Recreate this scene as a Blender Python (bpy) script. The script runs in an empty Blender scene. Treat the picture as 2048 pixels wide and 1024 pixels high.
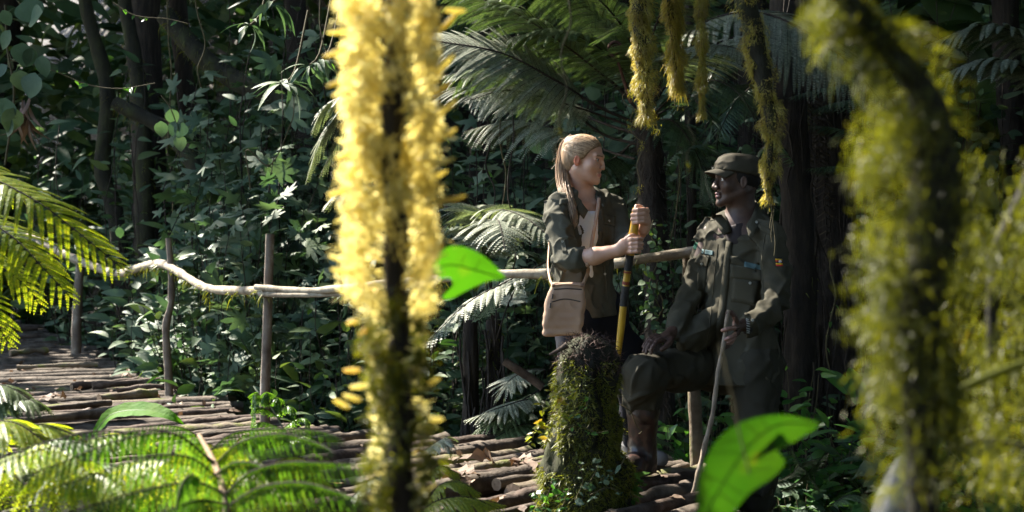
import bpy, math, random
import numpy as np
from mathutils import Vector, Matrix
from mathutils.bvhtree import BVHTree

C = bpy.context.scene.collection
SC = bpy.context.scene

# ---------------------------------------------------------------- camera, world, sun, exposure
CAM_H = 0.95
F = 2844.4
def W(px, py, d):
    """world point seen at photo position (px,py) at distance d in front of the camera"""
    return np.array(((px - 1024) / F * d, d, CAM_H - (py - 532) / F * d))

cam_d = bpy.data.cameras.new('camera')
cam = bpy.data.objects.new('camera', cam_d); C.objects.link(cam)
cam.location = (0, 0, CAM_H); cam.rotation_euler = (math.radians(90), 0, 0)
cam_d.lens = 50; cam_d.sensor_width = 36; cam_d.shift_y = 20 / 2048
cam_d.clip_start = 0.05; cam_d.clip_end = 500
cam_d.dof.use_dof = True; cam_d.dof.focus_distance = 6.9; cam_d.dof.aperture_fstop = 3.9
SC.camera = cam

SUN_DIR = np.array((-0.62, 0.52, 0.80)); SUN_DIR /= np.linalg.norm(SUN_DIR)   # towards the sun
sun_el = math.asin(SUN_DIR[2]); sun_az = math.atan2(SUN_DIR[0], SUN_DIR[1])
world = bpy.data.worlds.new("World"); SC.world = world; world.use_nodes = True
nt = world.node_tree; bg = nt.nodes['Background']
sky = nt.nodes.new('ShaderNodeTexSky'); sky.sky_type = 'NISHITA'; sky.sun_disc = False
sky.sun_elevation = sun_el; sky.sun_rotation = sun_az
nt.links.new(sky.outputs[0], bg.inputs[0]); bg.inputs[1].default_value = 0.15
sl = bpy.data.lights.new('sun', 'SUN'); sl.energy = 4.3; sl.angle = math.radians(0.5); sl.color = (1.0, 0.92, 0.80)
so = bpy.data.objects.new('sun', sl); C.objects.link(so)
so.rotation_euler = Vector(SUN_DIR).to_track_quat('Z', 'Y').to_euler(); so.location = (-6, 5, 12)
SC.view_settings.view_transform = 'Standard'; SC.view_settings.look = 'None'
SC.view_settings.exposure = 2.5; SC.view_settings.gamma = 1.0; SC.view_settings.use_curve_mapping = False
SC.cycles.max_bounces = 6; SC.cycles.diffuse_bounces = 3; SC.cycles.glossy_bounces = 2
SC.cycles.transmission_bounces = 4; SC.cycles.transparent_max_bounces = 4
SC.cycles.caustics_reflective = False; SC.cycles.caustics_refractive = False
SC.cycles.sample_clamp_indirect = 2.0
SC.cycles.use_denoising = True

# ---------------------------------------------------------------- object helpers
def tag(o, label=None, cat=None, group=None, kind=None):
    if label: o['label'] = label
    if cat: o['category'] = cat
    if group: o['group'] = group
    if kind: o['kind'] = kind
    return o
def thing(name, label, cat, loc=(0, 0, 0), group=None):
    o = bpy.data.objects.new(name, None); C.objects.link(o); o.location = loc
    o.empty_display_size = 0.1
    return tag(o, label, cat, group)
def mesh_obj(name, geo, mat, parent=None, smooth=True):
    """geo: list of (verts Nx3, faces Mx3/Mx4[, matindex]) in world space"""
    if isinstance(geo, tuple): geo = [geo]
    vs, tot, starts, lidx, mi = [], 0, [], [], []
    off = 0; sizes = []
    for g in geo:
        v = np.asarray(g[0], dtype=np.float64).reshape(-1, 3); f = np.asarray(g[1], dtype=np.int64)
        if len(v) == 0 or len(f) == 0: continue
        vs.append(v); lidx.append((f + off).ravel()); sizes.append(np.full(len(f), f.shape[1]))
        m = g[2] if len(g) > 2 else 0
        mi.append(np.full(len(f), m) if np.isscalar(m) else np.asarray(m))
        off += len(v)
    me = bpy.data.meshes.new(name)
    v = np.concatenate(vs); li = np.concatenate(lidx); sz = np.concatenate(sizes); mi = np.concatenate(mi)
    o = bpy.data.objects.new(name, me); C.objects.link(o)
    if parent is not None:
        o.parent = parent; base = np.array(parent_loc(parent)); v = v - base
    me.vertices.add(len(v)); me.vertices.foreach_set('co', v.ravel().astype(np.float32))
    me.loops.add(len(li)); me.loops.foreach_set('vertex_index', li.astype(np.int32))
    me.polygons.add(len(sz))
    st = np.concatenate(([0], np.cumsum(sz)[:-1]))
    me.polygons.foreach_set('loop_start', st.astype(np.int32))
    for mm in (mat if isinstance(mat, (list, tuple)) else [mat]): me.materials.append(mm)
    me.polygons.foreach_set('material_index', mi.astype(np.int32))
    me.polygons.foreach_set('use_smooth', np.full(len(sz), bool(smooth)))
    me.update(calc_edges=True)
    return o
def parent_loc(p):
    l = np.zeros(3)
    while p is not None:
        l = l + np.array(p.location); p = p.parent
    return l
def dup(root, loc, rotz=0.0, scale=1.0, label=None):
    r = root.copy(); C.objects.link(r); r.location = loc; r.rotation_euler = (0, 0, rotz); r.scale = (scale,) * 3
    if label: r['label'] = label
    for ch in list(root.children):
        c = ch.copy(); C.objects.link(c); c.parent = r
        for g in ch.children:
            d = g.copy(); C.objects.link(d); d.parent = c
    return r

def nrm(v):
    v = np.asarray(v, dtype=float); return v / np.maximum(np.linalg.norm(v, axis=-1, keepdims=True), 1e-9)
def spline(P, n):
    """Catmull-Rom through rows of P, n samples evenly in parameter by length"""
    P = np.asarray(P, dtype=float)
    if len(P) == 2: P = np.array([P[0], (P[0] + P[1]) / 2, P[1]])
    Q = np.vstack([2 * P[0] - P[1], P, 2 * P[-1] - P[-2]])
    out = []
    for i in range(1, len(Q) - 2):
        t = np.linspace(0, 1, 24, endpoint=False)[:, None]
        a, b, c, d = Q[i - 1], Q[i], Q[i + 1], Q[i + 2]
        out.append(0.5 * ((2 * b) + (-a + c) * t + (2 * a - 5 * b + 4 * c - d) * t ** 2 + (-a + 3 * b - 3 * c + d) * t ** 3))
    out = np.vstack(out + [P[-1:]])
    L = np.concatenate(([0], np.cumsum(np.linalg.norm(np.diff(out[:, :3], axis=0), axis=1))))
    s = np.linspace(0, L[-1], n)
    return np.stack([np.interp(s, L, out[:, k]) for k in range(out.shape[1])], axis=1)
def frames(P, up=(0.13, 0.2, 1)):
    T = nrm(np.gradient(P, axis=0)); n = len(P)
    up = np.asarray(up, float)
    N = np.zeros_like(P); a = up - T[0] * np.dot(up, T[0])
    if np.linalg.norm(a) < 0.05: a = np.array((1., 0, 0)) - T[0] * T[0][0]
    N[0] = nrm(a)
    for i in range(1, n):
        v = N[i - 1] - T[i] * np.dot(N[i - 1], T[i]); N[i] = v / max(np.linalg.norm(v), 1e-9)
    return T, N, np.cross(T, N)
def vnoise(p, s=1.0, seed=0):
    """cheap smooth pseudo-noise in [-1,1] from warped sines"""
    p = np.asarray(p, float) * s; x, y, z = p[..., 0], p[..., 1], p[..., 2]
    a = seed * 1.7
    q = np.sin(x * 1.7 + 1.3 * np.sin(y * 1.1 + a) + a) + np.sin(y * 1.9 + 1.2 * np.sin(z * 1.3 + 2 * a) + 2 + a) + np.sin(z * 1.6 + 1.4 * np.sin(x * 1.2 - a) + 4)
    q = q + 0.5 * (np.sin(x * 3.7 + y * 2.1 + a) * np.sin(z * 3.1 - y * 2.7 + 1) + np.sin(z * 4.3 + x * 1.3) * np.sin(y * 3.9 - x * 2.3))
    return q / 4
def tube(P, R, k=8, rough=0.0, fr=18.0, seed=0, cap=True, sq=1.0):
    P = np.asarray(P, float); n = len(P); R = np.broadcast_to(np.asarray(R, float), (n,)).copy()
    T, N, B = frames(P)
    a = np.linspace(0, 2 * math.pi, k, endpoint=False)
    ring = N[:, None, :] * np.cos(a)[None, :, None] + sq * B[:, None, :] * np.sin(a)[None, :, None]
    rr = R[:, None] * np.ones((n, k))
    V = P[:, None, :] + ring * rr[:, :, None]
    if rough:
        V = V + ring * (rr * rough * vnoise(V, fr, seed))[:, :, None]
    V = V.reshape(-1, 3)
    i = np.arange(n - 1)[:, None] * k; j = np.arange(k)[None, :]; j2 = (j + 1) % k
    Fq = np.stack([i + j, i + j2, i + k + j2, i + k + j], axis=-1).reshape(-1, 4)
    out = [(V, Fq)]
    if cap:
        for e, rev in ((0, True), (n - 1, False)):
            r = V[e * k:(e + 1) * k]; c = r.mean(axis=0, keepdims=True)
            f = np.stack([np.full(k, k), np.arange(k), (np.arange(k) + 1) % k], axis=1)
            if rev: f = f[:, ::-1]
            out.append((np.vstack([r, c]), f))
    return out
def scatter(TV, TF, R, P):
    """instances of a template: R (N,3,3) columns are local axes already scaled, P (N,3)"""
    TV = np.asarray(TV, float); TF = np.asarray(TF); R = np.asarray(R); P = np.asarray(P); n = len(P)
    V = np.einsum('nij,vj->nvi', R, TV) + P[:, None, :]
    Fc = TF[None] + (np.arange(n) * len(TV))[:, None, None]
    return V.reshape(-1, 3), Fc.reshape(-1, TF.shape[1])
def basis(xd, nd):
    """rotation matrices with x along xd and z close to nd"""
    x = nrm(xd); y = nrm(np.cross(nd, x)); z = np.cross(x, y)
    return np.stack([x, y, z], axis=-1)
def blades(P, D, L, w, droop, rng, bend=0.0):
    """curved moss or grass blades: roots P, directions D, lengths L, widths w, droop vector added quadratically"""
    n = len(P); D = nrm(D); L = np.broadcast_to(L, (n,)); w = np.broadcast_to(w, (n,))
    side = nrm(np.cross(D, rng.normal(size=(n, 3))))
    dr = np.asarray(droop, float).reshape(-1, 3)
    m = P + D * (L * .5)[:, None] + dr * (L * .28)[:, None]
    t = P + D * (L * .8)[:, None] + dr * (L * 1.0)[:, None] + side * (L * bend * rng.normal(size=n))[:, None]
    s = side * w[:, None] * .5
    V = np.stack([P - s, P + s, m - s * .9, m + s * .9, t - s * .25, t + s * .25], axis=1).reshape(-1, 3)
    o = (np.arange(n) * 6)[:, None]
    Fq = np.vstack([o + np.array([[0, 1, 3, 2]]), o + np.array([[2, 3, 5, 4]])])
    return V, Fq
def box(c, X, Y, Z):
    c = np.asarray(c, float); X, Y, Z = map(lambda q: np.asarray(q, float), (X, Y, Z))
    V = np.array([c + sx * X + sy * Y + sz * Z for sx in (-1, 1) for sy in (-1, 1) for sz in (-1, 1)])
    Fq = np.array([[0, 1, 3, 2], [4, 6, 7, 5], [0, 4, 5, 1], [2, 3, 7, 6], [0, 2, 6, 4], [1, 5, 7, 3]])
    return V, Fq

# ---------------------------------------------------------------- materials
def new_mat(name):
    m = bpy.data.materials.new(name); m.use_nodes = True
    n = m.node_tree; p = n.nodes['Principled BSDF']; return m, n, p
def ramp(n, fac, stops):
    r = n.nodes.new('ShaderNodeValToRGB'); e = r.color_ramp.elements
    e[0].position = stops[0][0]; e[0].color = (*stops[0][1], 1)
    e[1].position = stops[-1][0]; e[1].color = (*stops[-1][1], 1)
    for p, c in stops[1:-1]:
        q = e.new(p); q.color = (*c, 1)
    n.links.new(fac, r.inputs[0]); return r.outputs[0]
def noise(n, scale, detail=4, rough=.55, vec=None, stretch=None):
    t = n.nodes.new('ShaderNodeTexNoise'); t.inputs['Scale'].default_value = scale
    t.inputs['Detail'].default_value = detail; t.inputs['Roughness'].default_value = rough
    g = n.nodes.new('ShaderNodeNewGeometry') if vec is None else None
    v = g.outputs['Position'] if vec is None else vec
    if stretch:
        mp = n.nodes.new('ShaderNodeMapping'); mp.inputs['Scale'].default_value = stretch
        n.links.new(v, mp.inputs[0]); v = mp.outputs[0]
    n.links.new(v, t.inputs['Vector']); return t.outputs['Fac']
def bump(n, p, h, strength, dist):
    b = n.nodes.new('ShaderNodeBump'); b.inputs['Strength'].default_value = strength; b.inputs['Distance'].default_value = dist
    n.links.new(h, b.inputs['Height']); n.links.new(b.outputs[0], p.inputs['Normal']); return b
def leaf_mat(name, stops, rough=.4, trans=.35, tcol=None, spec=.5, holes=False):
    """leaf: per-leaf colour, glossy coat, light let through"""
    m, n, p = new_mat(name)
    g = n.nodes.new('ShaderNodeNewGeometry')
    ma = n.nodes.new('ShaderNodeMath'); ma.operation = 'MULTIPLY_ADD'
    nz = noise(n, 9, 3); n.links.new(nz, ma.inputs[0]); ma.inputs[1].default_value = .7
    mb = n.nodes.new('ShaderNodeMath'); mb.operation = 'MULTIPLY_ADD'; n.links.new(g.outputs['Random Per Island'], mb.inputs[0])
    mb.inputs[1].default_value = .75; mb.inputs[2].default_value = -.25; n.links.new(mb.outputs[0], ma.inputs[2])
    col = ramp(n, ma.outputs[0], stops)
    n.links.new(col, p.inputs['Base Color']); p.inputs['Roughness'].default_value = rough
    p.inputs['Specular IOR Level'].default_value = spec
    bump(n, p, noise(n, 60, 3), .35, .01)
    t = n.nodes.new('ShaderNodeBsdfTranslucent')
    hs = n.nodes.new('ShaderNodeMix'); hs.data_type = 'RGBA'; hs.blend_type = 'MULTIPLY'; hs.inputs['Factor'].default_value = 1
    n.links.new(col, hs.inputs['A']); hs.inputs['B'].default_value = (*(tcol or (2.2, 2.2, .8)), 1)
    n.links.new(hs.outputs['Result'], t.inputs[0])
    mx = n.nodes.new('ShaderNodeMixShader'); mx.inputs[0].default_value = trans
    n.links.new(p.outputs[0], mx.inputs[1]); n.links.new(t.outputs[0], mx.inputs[2])
    n.links.new(mx.outputs[0], n.nodes['Material Output'].inputs[0])
    return m
def rough_mat(name, stops, scale, rough=.85, bs=.6, bd=.01, stretch=None, bscale=None, spec=.3, detail=6):
    m, n, p = new_mat(name)
    f = noise(n, scale, detail, .62, stretch=stretch)
    n.links.new(ramp(n, f, stops), p.inputs['Base Color']); p.inputs['Roughness'].default_value = rough
    p.inputs['Specular IOR Level'].default_value = spec
    bump(n, p, noise(n, bscale or scale * 2, 6, .65, stretch=stretch), bs, bd)
    return m

M = {}
M['leaf_dark'] = leaf_mat('leaf_dark', [(.1, (.018, .046, .018)), (.5, (.038, .078, .032)), (.85, (.080, .12, .045))], .6, .2, spec=.3)
M['leaf_blue'] = leaf_mat('leaf_blue', [(.1, (.040, .074, .044)), (.5, (.074, .120, .070)), (.9, (.145, .19, .105))], .6, .2, (1.6, 2, 1), spec=.3)
M['leaf_fresh'] = leaf_mat('leaf_fresh', [(.1, (.03, .09, .02)), (.5, (.05, .14, .03)), (.9, (.10, .20, .04))], .35, .4)
M['leaf_bright'] = leaf_mat('leaf_bright', [(.1, (.045, .16, .008)), (.5, (.07, .22, .010)), (.9, (.14, .24, .015))], .65, .5, (1.6, 1.6, .5), spec=.15)
M['leaf_blur'] = leaf_mat('leaf_blur', [(.15, (.014, .050, .004)), (.5, (.022, .075, .006)), (.8, (.04, .088, .008)), (.95, (.15, .11, .01))], .6, .45, (1.5, 1.6, .5), spec=.2)
M['leaf_yellow'] = leaf_mat('leaf_yellow', [(.1, (.18, .22, .02)), (.5, (.25, .28, .03)), (.9, (.35, .22, .05))], .4, .5, (1.6, 1.5, .6))
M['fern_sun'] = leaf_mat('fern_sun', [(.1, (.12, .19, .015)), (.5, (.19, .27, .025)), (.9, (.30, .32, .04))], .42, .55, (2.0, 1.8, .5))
M['fern_green'] = leaf_mat('fern_green', [(.1, (.045, .080, .03)), (.5, (.070, .115, .042)), (.9, (.12, .16, .07))], .5, .22, (1.8, 1.9, .9))
M['fern_grey'] = leaf_mat('fern_grey', [(.1, (.12, .145, .10)), (.5, (.19, .22, .155)), (.9, (.30, .31, .235))], .62, .18, (1.3, 1.5, .6))
M['fern_gloss'] = leaf_mat('fern_gloss', [(.1, (.05, .12, .02)), (.5, (.075, .17, .025)), (.9, (.13, .22, .035))], .30, .42, (1.8, 1.9, .6), .8)
M['fern_dark'] = leaf_mat('fern_dark', [(.1, (.02, .045, .025)), (.5, (.04, .075, .045)), (.9, (.07, .11, .07))], .4, .25)
M['leaf_dead'] = leaf_mat('leaf_dead', [(.1, (.07, .04, .025)), (.5, (.14, .085, .05)), (.9, (.24, .16, .10))], .7, .15, (1.3, 1.1, .8))
M['canopy_leaf'] = leaf_mat('canopy_leaf', [(.1, (.02, .045, .012)), (.9, (.05, .09, .02))], .5, .12)
def moss_mat(name, stops, trans, tcol):
    m, n, p = new_mat(name)
    g = n.nodes.new('ShaderNodeNewGeometry')
    ma = n.nodes.new('ShaderNodeMath'); ma.operation = 'MULTIPLY_ADD'; n.links.new(g.outputs['Random Per Island'], ma.inputs[0]); ma.inputs[1].default_value = .5
    nz = noise(n, 7, 3); mb = n.nodes.new('ShaderNodeMath'); mb.operation = 'MULTIPLY_ADD'; n.links.new(nz, mb.inputs[0]); mb.inputs[1].default_value = 1.0; mb.inputs[2].default_value = -.25
    n.links.new(mb.outputs[0], ma.inputs[2])
    col = ramp(n, ma.outputs[0], stops); n.links.new(col, p.inputs['Base Color']); p.inputs['Roughness'].default_value = .45; p.inputs['Specular IOR Level'].default_value = .4
    t = n.nodes.new('ShaderNodeBsdfTranslucent'); hs = n.nodes.new('ShaderNodeMix'); hs.data_type = 'RGBA'; hs.blend_type = 'MULTIPLY'; hs.inputs['Factor'].default_value = 1
    n.links.new(col, hs.inputs['A']); hs.inputs['B'].default_value = (*tcol, 1); n.links.new(hs.outputs['Result'], t.inputs[0])
    mx = n.nodes.new('ShaderNodeMixShader'); mx.inputs[0].default_value = trans
    n.links.new(p.outputs[0], mx.inputs[1]); n.links.new(t.outputs[0], mx.inputs[2]); n.links.new(mx.outputs[0], n.nodes['Material Output'].inputs[0])
    return m
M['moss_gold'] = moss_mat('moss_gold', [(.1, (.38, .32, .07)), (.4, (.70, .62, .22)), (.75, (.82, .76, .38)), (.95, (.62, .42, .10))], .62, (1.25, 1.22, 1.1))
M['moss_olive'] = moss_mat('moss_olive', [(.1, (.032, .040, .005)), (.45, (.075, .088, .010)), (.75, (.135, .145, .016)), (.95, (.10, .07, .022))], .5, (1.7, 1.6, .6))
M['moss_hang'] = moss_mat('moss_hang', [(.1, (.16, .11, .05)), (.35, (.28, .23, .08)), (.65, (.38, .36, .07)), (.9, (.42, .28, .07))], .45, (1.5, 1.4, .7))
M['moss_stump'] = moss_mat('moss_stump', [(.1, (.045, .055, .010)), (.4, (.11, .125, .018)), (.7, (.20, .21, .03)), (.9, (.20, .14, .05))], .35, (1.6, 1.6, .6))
M['bark'] = rough_mat('bark', [(.25, (.008, .006, .005)), (.5, (.022, .016, .012)), (.75, (.05, .038, .026))], 22, stretch=(1, 1, .22), bs=.9, bd=.02)
M['bark_moss'] = rough_mat('bark_moss', [(.3, (.008, .007, .005)), (.5, (.020, .019, .009)), (.7, (.038, .044, .012))], 8, stretch=(1, 1, .4), bs=.9, bd=.02)
M['root'] = rough_mat('root', [(.25, (.01, .008, .006)), (.7, (.045, .033, .025))], 30, bs=.5)
M['vine'] = rough_mat('vine', [(.3, (.05, .042, .02)), (.7, (.12, .10, .05))], 30, bs=.4)
M['log'] = rough_mat('log', [(.28, (.025, .017, .013)), (.42, (.058, .044, .032)), (.58, (.115, .092, .070)), (.8, (.20, .165, .132))], 9, bs=1, bd=.012, detail=9, bscale=28, stretch=(1, 1, 1))
M['log_dark'] = rough_mat('log_dark', [(.3, (.022, .015, .011)), (.5, (.07, .048, .036)), (.75, (.15, .112, .088))], 11, bs=1, bd=.012, detail=9, bscale=30)
M['log_moss'] = rough_mat('log_moss', [(.35, (.10, .075, .05)), (.5, (.16, .13, .09)), (.6, (.11, .12, .03)), (.8, (.15, .17, .03))], 8, bs=1, bd=.012, detail=9, bscale=30)
M['log_end'] = rough_mat('log_end', [(.3, (.10, .065, .04)), (.7, (.26, .18, .12))], 40, bs=.5)
M['pole'] = rough_mat('pole', [(.3, (.06, .045, .035)), (.5, (.15, .12, .095)), (.62, (.20, .165, .13)), (.72, (.42, .40, .36))], 10, bs=.8, bd=.008, detail=8, bscale=40, stretch=(1, 1, .6))
M['rail'] = rough_mat('rail', [(.28, (.11, .085, .06)), (.48, (.27, .23, .17)), (.62, (.36, .32, .25)), (.75, (.50, .48, .42))], 12, bs=.8, bd=.006, detail=8, bscale=45)
M['soil'] = rough_mat('soil', [(.3, (.008, .007, .005)), (.5, (.020, .016, .010)), (.7, (.028, .030, .012))], 5, bs=1, bd=.06, detail=8)
# ---------------------------------------------------------------- ground
def smooth01(t): t = np.clip(t, 0, 1); return t * t * (3 - 2 * t)
def gh(x, y):
    x = np.asarray(x, float); y = np.asarray(y, float)
    base = -0.36 + 0.05 * np.sin(x * 1.3 + 1) * np.sin(y * 1.1)
    gully = -0.55 * smooth01((y - 5.2 - 0.2 * x) / 2.5) * smooth01((1.4 - x) / 2.0)
    near = -0.25 * smooth01((5.0 - y) / 2.5)
    y0 = 14.0 + np.maximum(0, -x - 1.5) * 1.45
    hill = np.maximum(0, y - y0) * 0.75
    right = 0.10 * np.maximum(0, y - 9) * smooth01((x - 1) / 3)
    return base + gully + near + hill + right + 0.04 * np.sin(x * 4.1) * np.cos(y * 3.7)
xs = np.concatenate([np.linspace(-60, -14, 24), np.linspace(-13.5, 13.5, 110), np.linspace(14, 60, 24)])
ys = np.concatenate([np.linspace(-20, 1.5, 16), np.linspace(2, 26, 110), np.linspace(27, 70, 24)])
X, Y = np.meshgrid(xs, ys); GZ = np.minimum(gh(X, Y), 26)
nx, ny = len(xs), len(ys)
idx = (np.arange(ny - 1)[:, None] * nx + np.arange(nx - 1)[None, :])
gf = np.stack([idx, idx + 1, idx + nx + 1, idx + nx], -1).reshape(-1, 4)
tag(mesh_obj('ground', (np.stack([X, Y, GZ], -1).reshape(-1, 3), gf), M['soil']), kind='structure')

# ---------------------------------------------------------------- log bridge
rng = np.random.default_rng(5)
ctrl = np.array([  # edge x, y, z, log direction x, y
    (0.80, 4.9, 0, .62, .78), (0.86, 6.0, 0, .62, .78), (0.87, 6.8, 0, .62, .78), (-.30, 7.75, 0, .62, .78), (-1.5, 8.63, 0, .75, .66),
    (-2.56, 10.6, 0, .87, .5), (-3.5, 12.6, .0, .90, .43), (-4.45, 14.6, .03, .91, .40), (-6.5, 18.0, .27, .88, .47), (-9.5, 20.6, .42, .7, .7), (-13, 22, .5, .6, .8)])
S = spline(ctrl, 3000)
STUMP = np.array((0.30, 5.72))
bridge = thing('log_bridge', 'weathered footbridge decked with loose round logs, curving away to the left', 'bridge', (0, 6.5, 0))
logs = []; i = 0
while i < len(S) - 1:
    r = rng.uniform(.026, .056) if rng.random() < .8 else rng.uniform(.05, .068)
    q = S[i]; d = nrm(q[3:5]); 
    logs.append((q[:3].copy(), d, r))
    adv = 0
    while i < len(S) - 1 and adv < r * rng.uniform(1.5, 1.9):
        st = S[i + 1][:2] - S[i][:2]; adv += abs(st[0] * -d[1] + st[1] * d[0]); i += 1
def log_geo(e, d, r, seed):
    rg = np.random.default_rng(seed)
    L = rg.uniform(1.85, 2.3) if e[1] < 9 else rg.uniform(2.4, 3.2)
    over = rg.uniform(0, .22) if rg.random() < .75 else rg.uniform(.1, .4)
    if e[1] < 7.0: over = rg.uniform(0, .06)
    if rg.random() < .22: L *= .45
    a = e[:2] + d * over; b = e[:2] - d * L
    # logs beside the stump stop short of it
    w = STUMP - a; t = -np.dot(w, d); perp = abs(w[0] * d[1] - w[1] * d[0])
    u = np.dot(STUMP - a, -d)
    if perp < .20 + r and 0 < u < L + over:
        b = a - d * max(.12, (u - .22))
    skew = rg.normal(0, .055)
    d2 = np.array((-d[1], d[0])); b = b + d2 * skew * L
    n = 9 if e[1] < 12 else 6
    t = np.linspace(0, 1, n)[:, None]
    xy = a * (1 - t) + b * t
    xy = xy + d2 * (np.sin(t * rg.uniform(2, 5) + rg.uniform(0, 6)) * rg.uniform(0, .022))
    z = e[2] - r + rg.uniform(-.03, .022) + np.sin(t * rg.uniform(3, 7) + rg.uniform(0, 6)) * rg.uniform(.0, .014)
    P = np.hstack([xy, z])
    R = r * (1 + .12 * np.sin(t[:, 0] * rg.uniform(4, 9) + rg.uniform(0, 6))) * (1 - .15 * t[:, 0] * rg.uniform(-1, 1))
    P = spline(P, n * 3)
    R = np.interp(np.linspace(0, 1, n * 3), t[:, 0], R)
    g = tube(P, R, 9, rough=.22, fr=24, seed=seed)
    # end grain on the caps
    return [(g[0][0], g[0][1], 0), (g[1][0], g[1][1], 1), (g[2][0], g[2][1], 1)]
logs.sort(key=lambda l: l[0][1])
far = []
for k, (e, d, r) in enumerate(logs):
    g = log_geo(e, d, r, 100 + k)
    mt = M[('log', 'log', 'log_dark', 'log_moss', 'log')[k % 5]]
    if k < 99: mesh_obj('log', g, [mt, M['log_end']], bridge)
    else: far += g
for k in range(16):   # loose broken lengths lying on top near the edges
    rg = np.random.default_rng(900 + k); i = int(rg.uniform(500, 2300)); e = S[i, :3]; d = nrm(S[i, 3:5]); r = rg.uniform(.018, .034)
    o_ = rg.uniform(-.1, .9) if k % 3 else rg.uniform(.9, 1.8); a = e[:2] + d * (.15 - o_ * .5); an = rg.normal(0, .22); d3 = np.array((d[0] * math.cos(an) - d[1] * math.sin(an), d[0] * math.sin(an) + d[1] * math.cos(an)))
    b = a - d3 * rg.uniform(.35, .9); P = spline([(*a, e[2] + r * 1.1 + .01), (*((a + b) / 2), e[2] + r + rg.uniform(.005, .02)), (*b, e[2] + r * .9)], 14)
    g = tube(P, r * (1 + .2 * np.sin(np.arange(14) * rg.uniform(.5, 1.2))), 8, rough=.35, fr=30, seed=k); mesh_obj('loose_log', [(g[0][0], g[0][1], 0), (g[1][0], g[1][1], 1), (g[2][0], g[2][1], 1)], [M[('log', 'log_dark', 'log_moss')[k % 3]], M['log_end']], bridge)
o = mesh_obj('decking', far, [M['log'], M['log_end']], bridge); o['kind'] = 'stuff'
# beams under the deck
for off in (.25, 1.5):
    P = S[::120, :3].copy(); P[:, :2] -= nrm(S[::120, 3:5]) * off; P[:, 2] -= .16
    mesh_obj('beam', tube(P, .075, 8, rough=.15), M['log_dark'], bridge)

# ---------------------------------------------------------------- handrail
rail_t = thing('handrail', 'crooked pole handrail on rough posts along the far edge of the log bridge', 'handrail', W(530, 845, 8.63))
def pole(name, pts, r0, r1, mat, parent, n=26, rough=.16, fr=20, seed=0, k=10, sq=1.0):
    P = spline(pts, n); return mesh_obj(name, tube(P, np.linspace(r0, r1, n), k, rough=rough, fr=fr, seed=seed, sq=sq), mat, parent)
pole('post', [W(153, 725, 14.6) - (0, 0, .3), W(152, 690, 14.6), W(155, 600, 14.6), W(163, 505, 14.6)], .055, .043, M['pole'], rail_t, seed=1)
pole('post', [W(338, 800, 10.6) - (0, 0, .3), W(338, 770, 10.6), W(334, 700, 10.6), W(332, 660, 10.6), W(335, 635, 10.6), W(343, 600, 10.6), W(341, 530, 10.6), W(337, 476, 10.6)], .036, .022, M['pole'], rail_t, seed=2, rough=.25)
pole('post', [W(530, 860, 8.63) - (0, 0, .3), W(530, 800, 8.63), W(533, 700, 8.63), W(537, 560, 8.63), W(540, 468, 8.63)], .034, .0265, M['pole'], rail_t, seed=3, rough=.08)
pole('post', [W(1395, 940, 6.85) - (0, 0, .3), W(1393, 900, 6.85), W(1388, 780, 6.85), W(1380, 640, 6.9), W(1376, 508, 6.95)], .036, .03, M['log_moss'], rail_t, seed=4, rough=.12)
pole('rail', [W(-60, 440, 17.5), W(0, 452, 16.5), W(75, 482, 15.5), W(155, 520, 14.5), W(230, 546, 13), W(270, 538, 12), W(315, 527, 11.0), W(345, 538, 10.5), W(375, 555, 10.1), W(400, 570, 9.8), W(425, 578, 9.5), W(470, 581, 9.1), W(532, 580, 8.56)], .05, .026, M['rail'], rail_t, n=110, rough=.22, fr=14, seed=5)
pole('rail', [W(512, 574, 8.62), W(560, 579, 8.45), W(620, 582, 8.25), W(700, 575, 8.0), W(850, 560, 7.7), W(1000, 548, 7.4), W(1100, 547, 7.25), W(1230, 527, 7.05), W(1320, 513, 6.93), W(1410, 500, 6.85)], .020, .027, M['rail'], rail_t, n=110, rough=.2, fr=16, seed=6)
pole('rail', [W(520, 588, 8.6), W(600, 590, 8.3), W(680, 588, 8.1), W(760, 582, 7.95)], .018, .014, M['rail'], rail_t, n=40, rough=.2, fr=16, seed=7)
# rail moss and twig stubs
def moss_on(P, R, n, L, w, rng, down=.6, spread=1.0, name='moss', mat=None, parent=None, side=None, tmin=0, tmax=1, vol=0.0):
    P = np.asarray(P); m = len(P); T, N, B = frames(P); R = np.broadcast_to(R, (m,))
    t = rng.uniform(tmin, tmax, n) * (m - 1); i = np.minimum(t.astype(int), m - 2); f = (t - i)[:, None]
    c = P[i] * (1 - f) + P[i + 1] * f; a = rng.uniform(0, 2 * math.pi, n)
    nn = N[i] * np.cos(a)[:, None] + B[i] * np.sin(a)[:, None]
    root = c + nn * (R[i] * .92)[:, None]
    if vol:
        cl = np.clip(.35 + 1.3 * vnoise(root, 22, 3) + .6 * vnoise(root, 60, 9), 0, 1.4); root = root + nn * (cl * vol * rng.random(n) ** .6)[:, None] - np.array((0, 0, 1.)) * (cl * vol * rng.random(n) * down)[:, None]
    D = nn * spread + rng.normal(0, .35, (n, 3)); dr = np.array((0, 0, -down)) + rng.normal(0, .15, (n, 3))
    Ls = L * rng.uniform(.4, 1.3, n) * np.clip(.75 + 1.5 * vnoise(root, 28, 3) + .8 * vnoise(root, 70, 5), .15, 1.9)
    return blades(root, D, Ls, w * rng.uniform(.6, 1.3, n), dr, rng, .15)
g = []
rg = np.random.default_rng(9)
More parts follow.
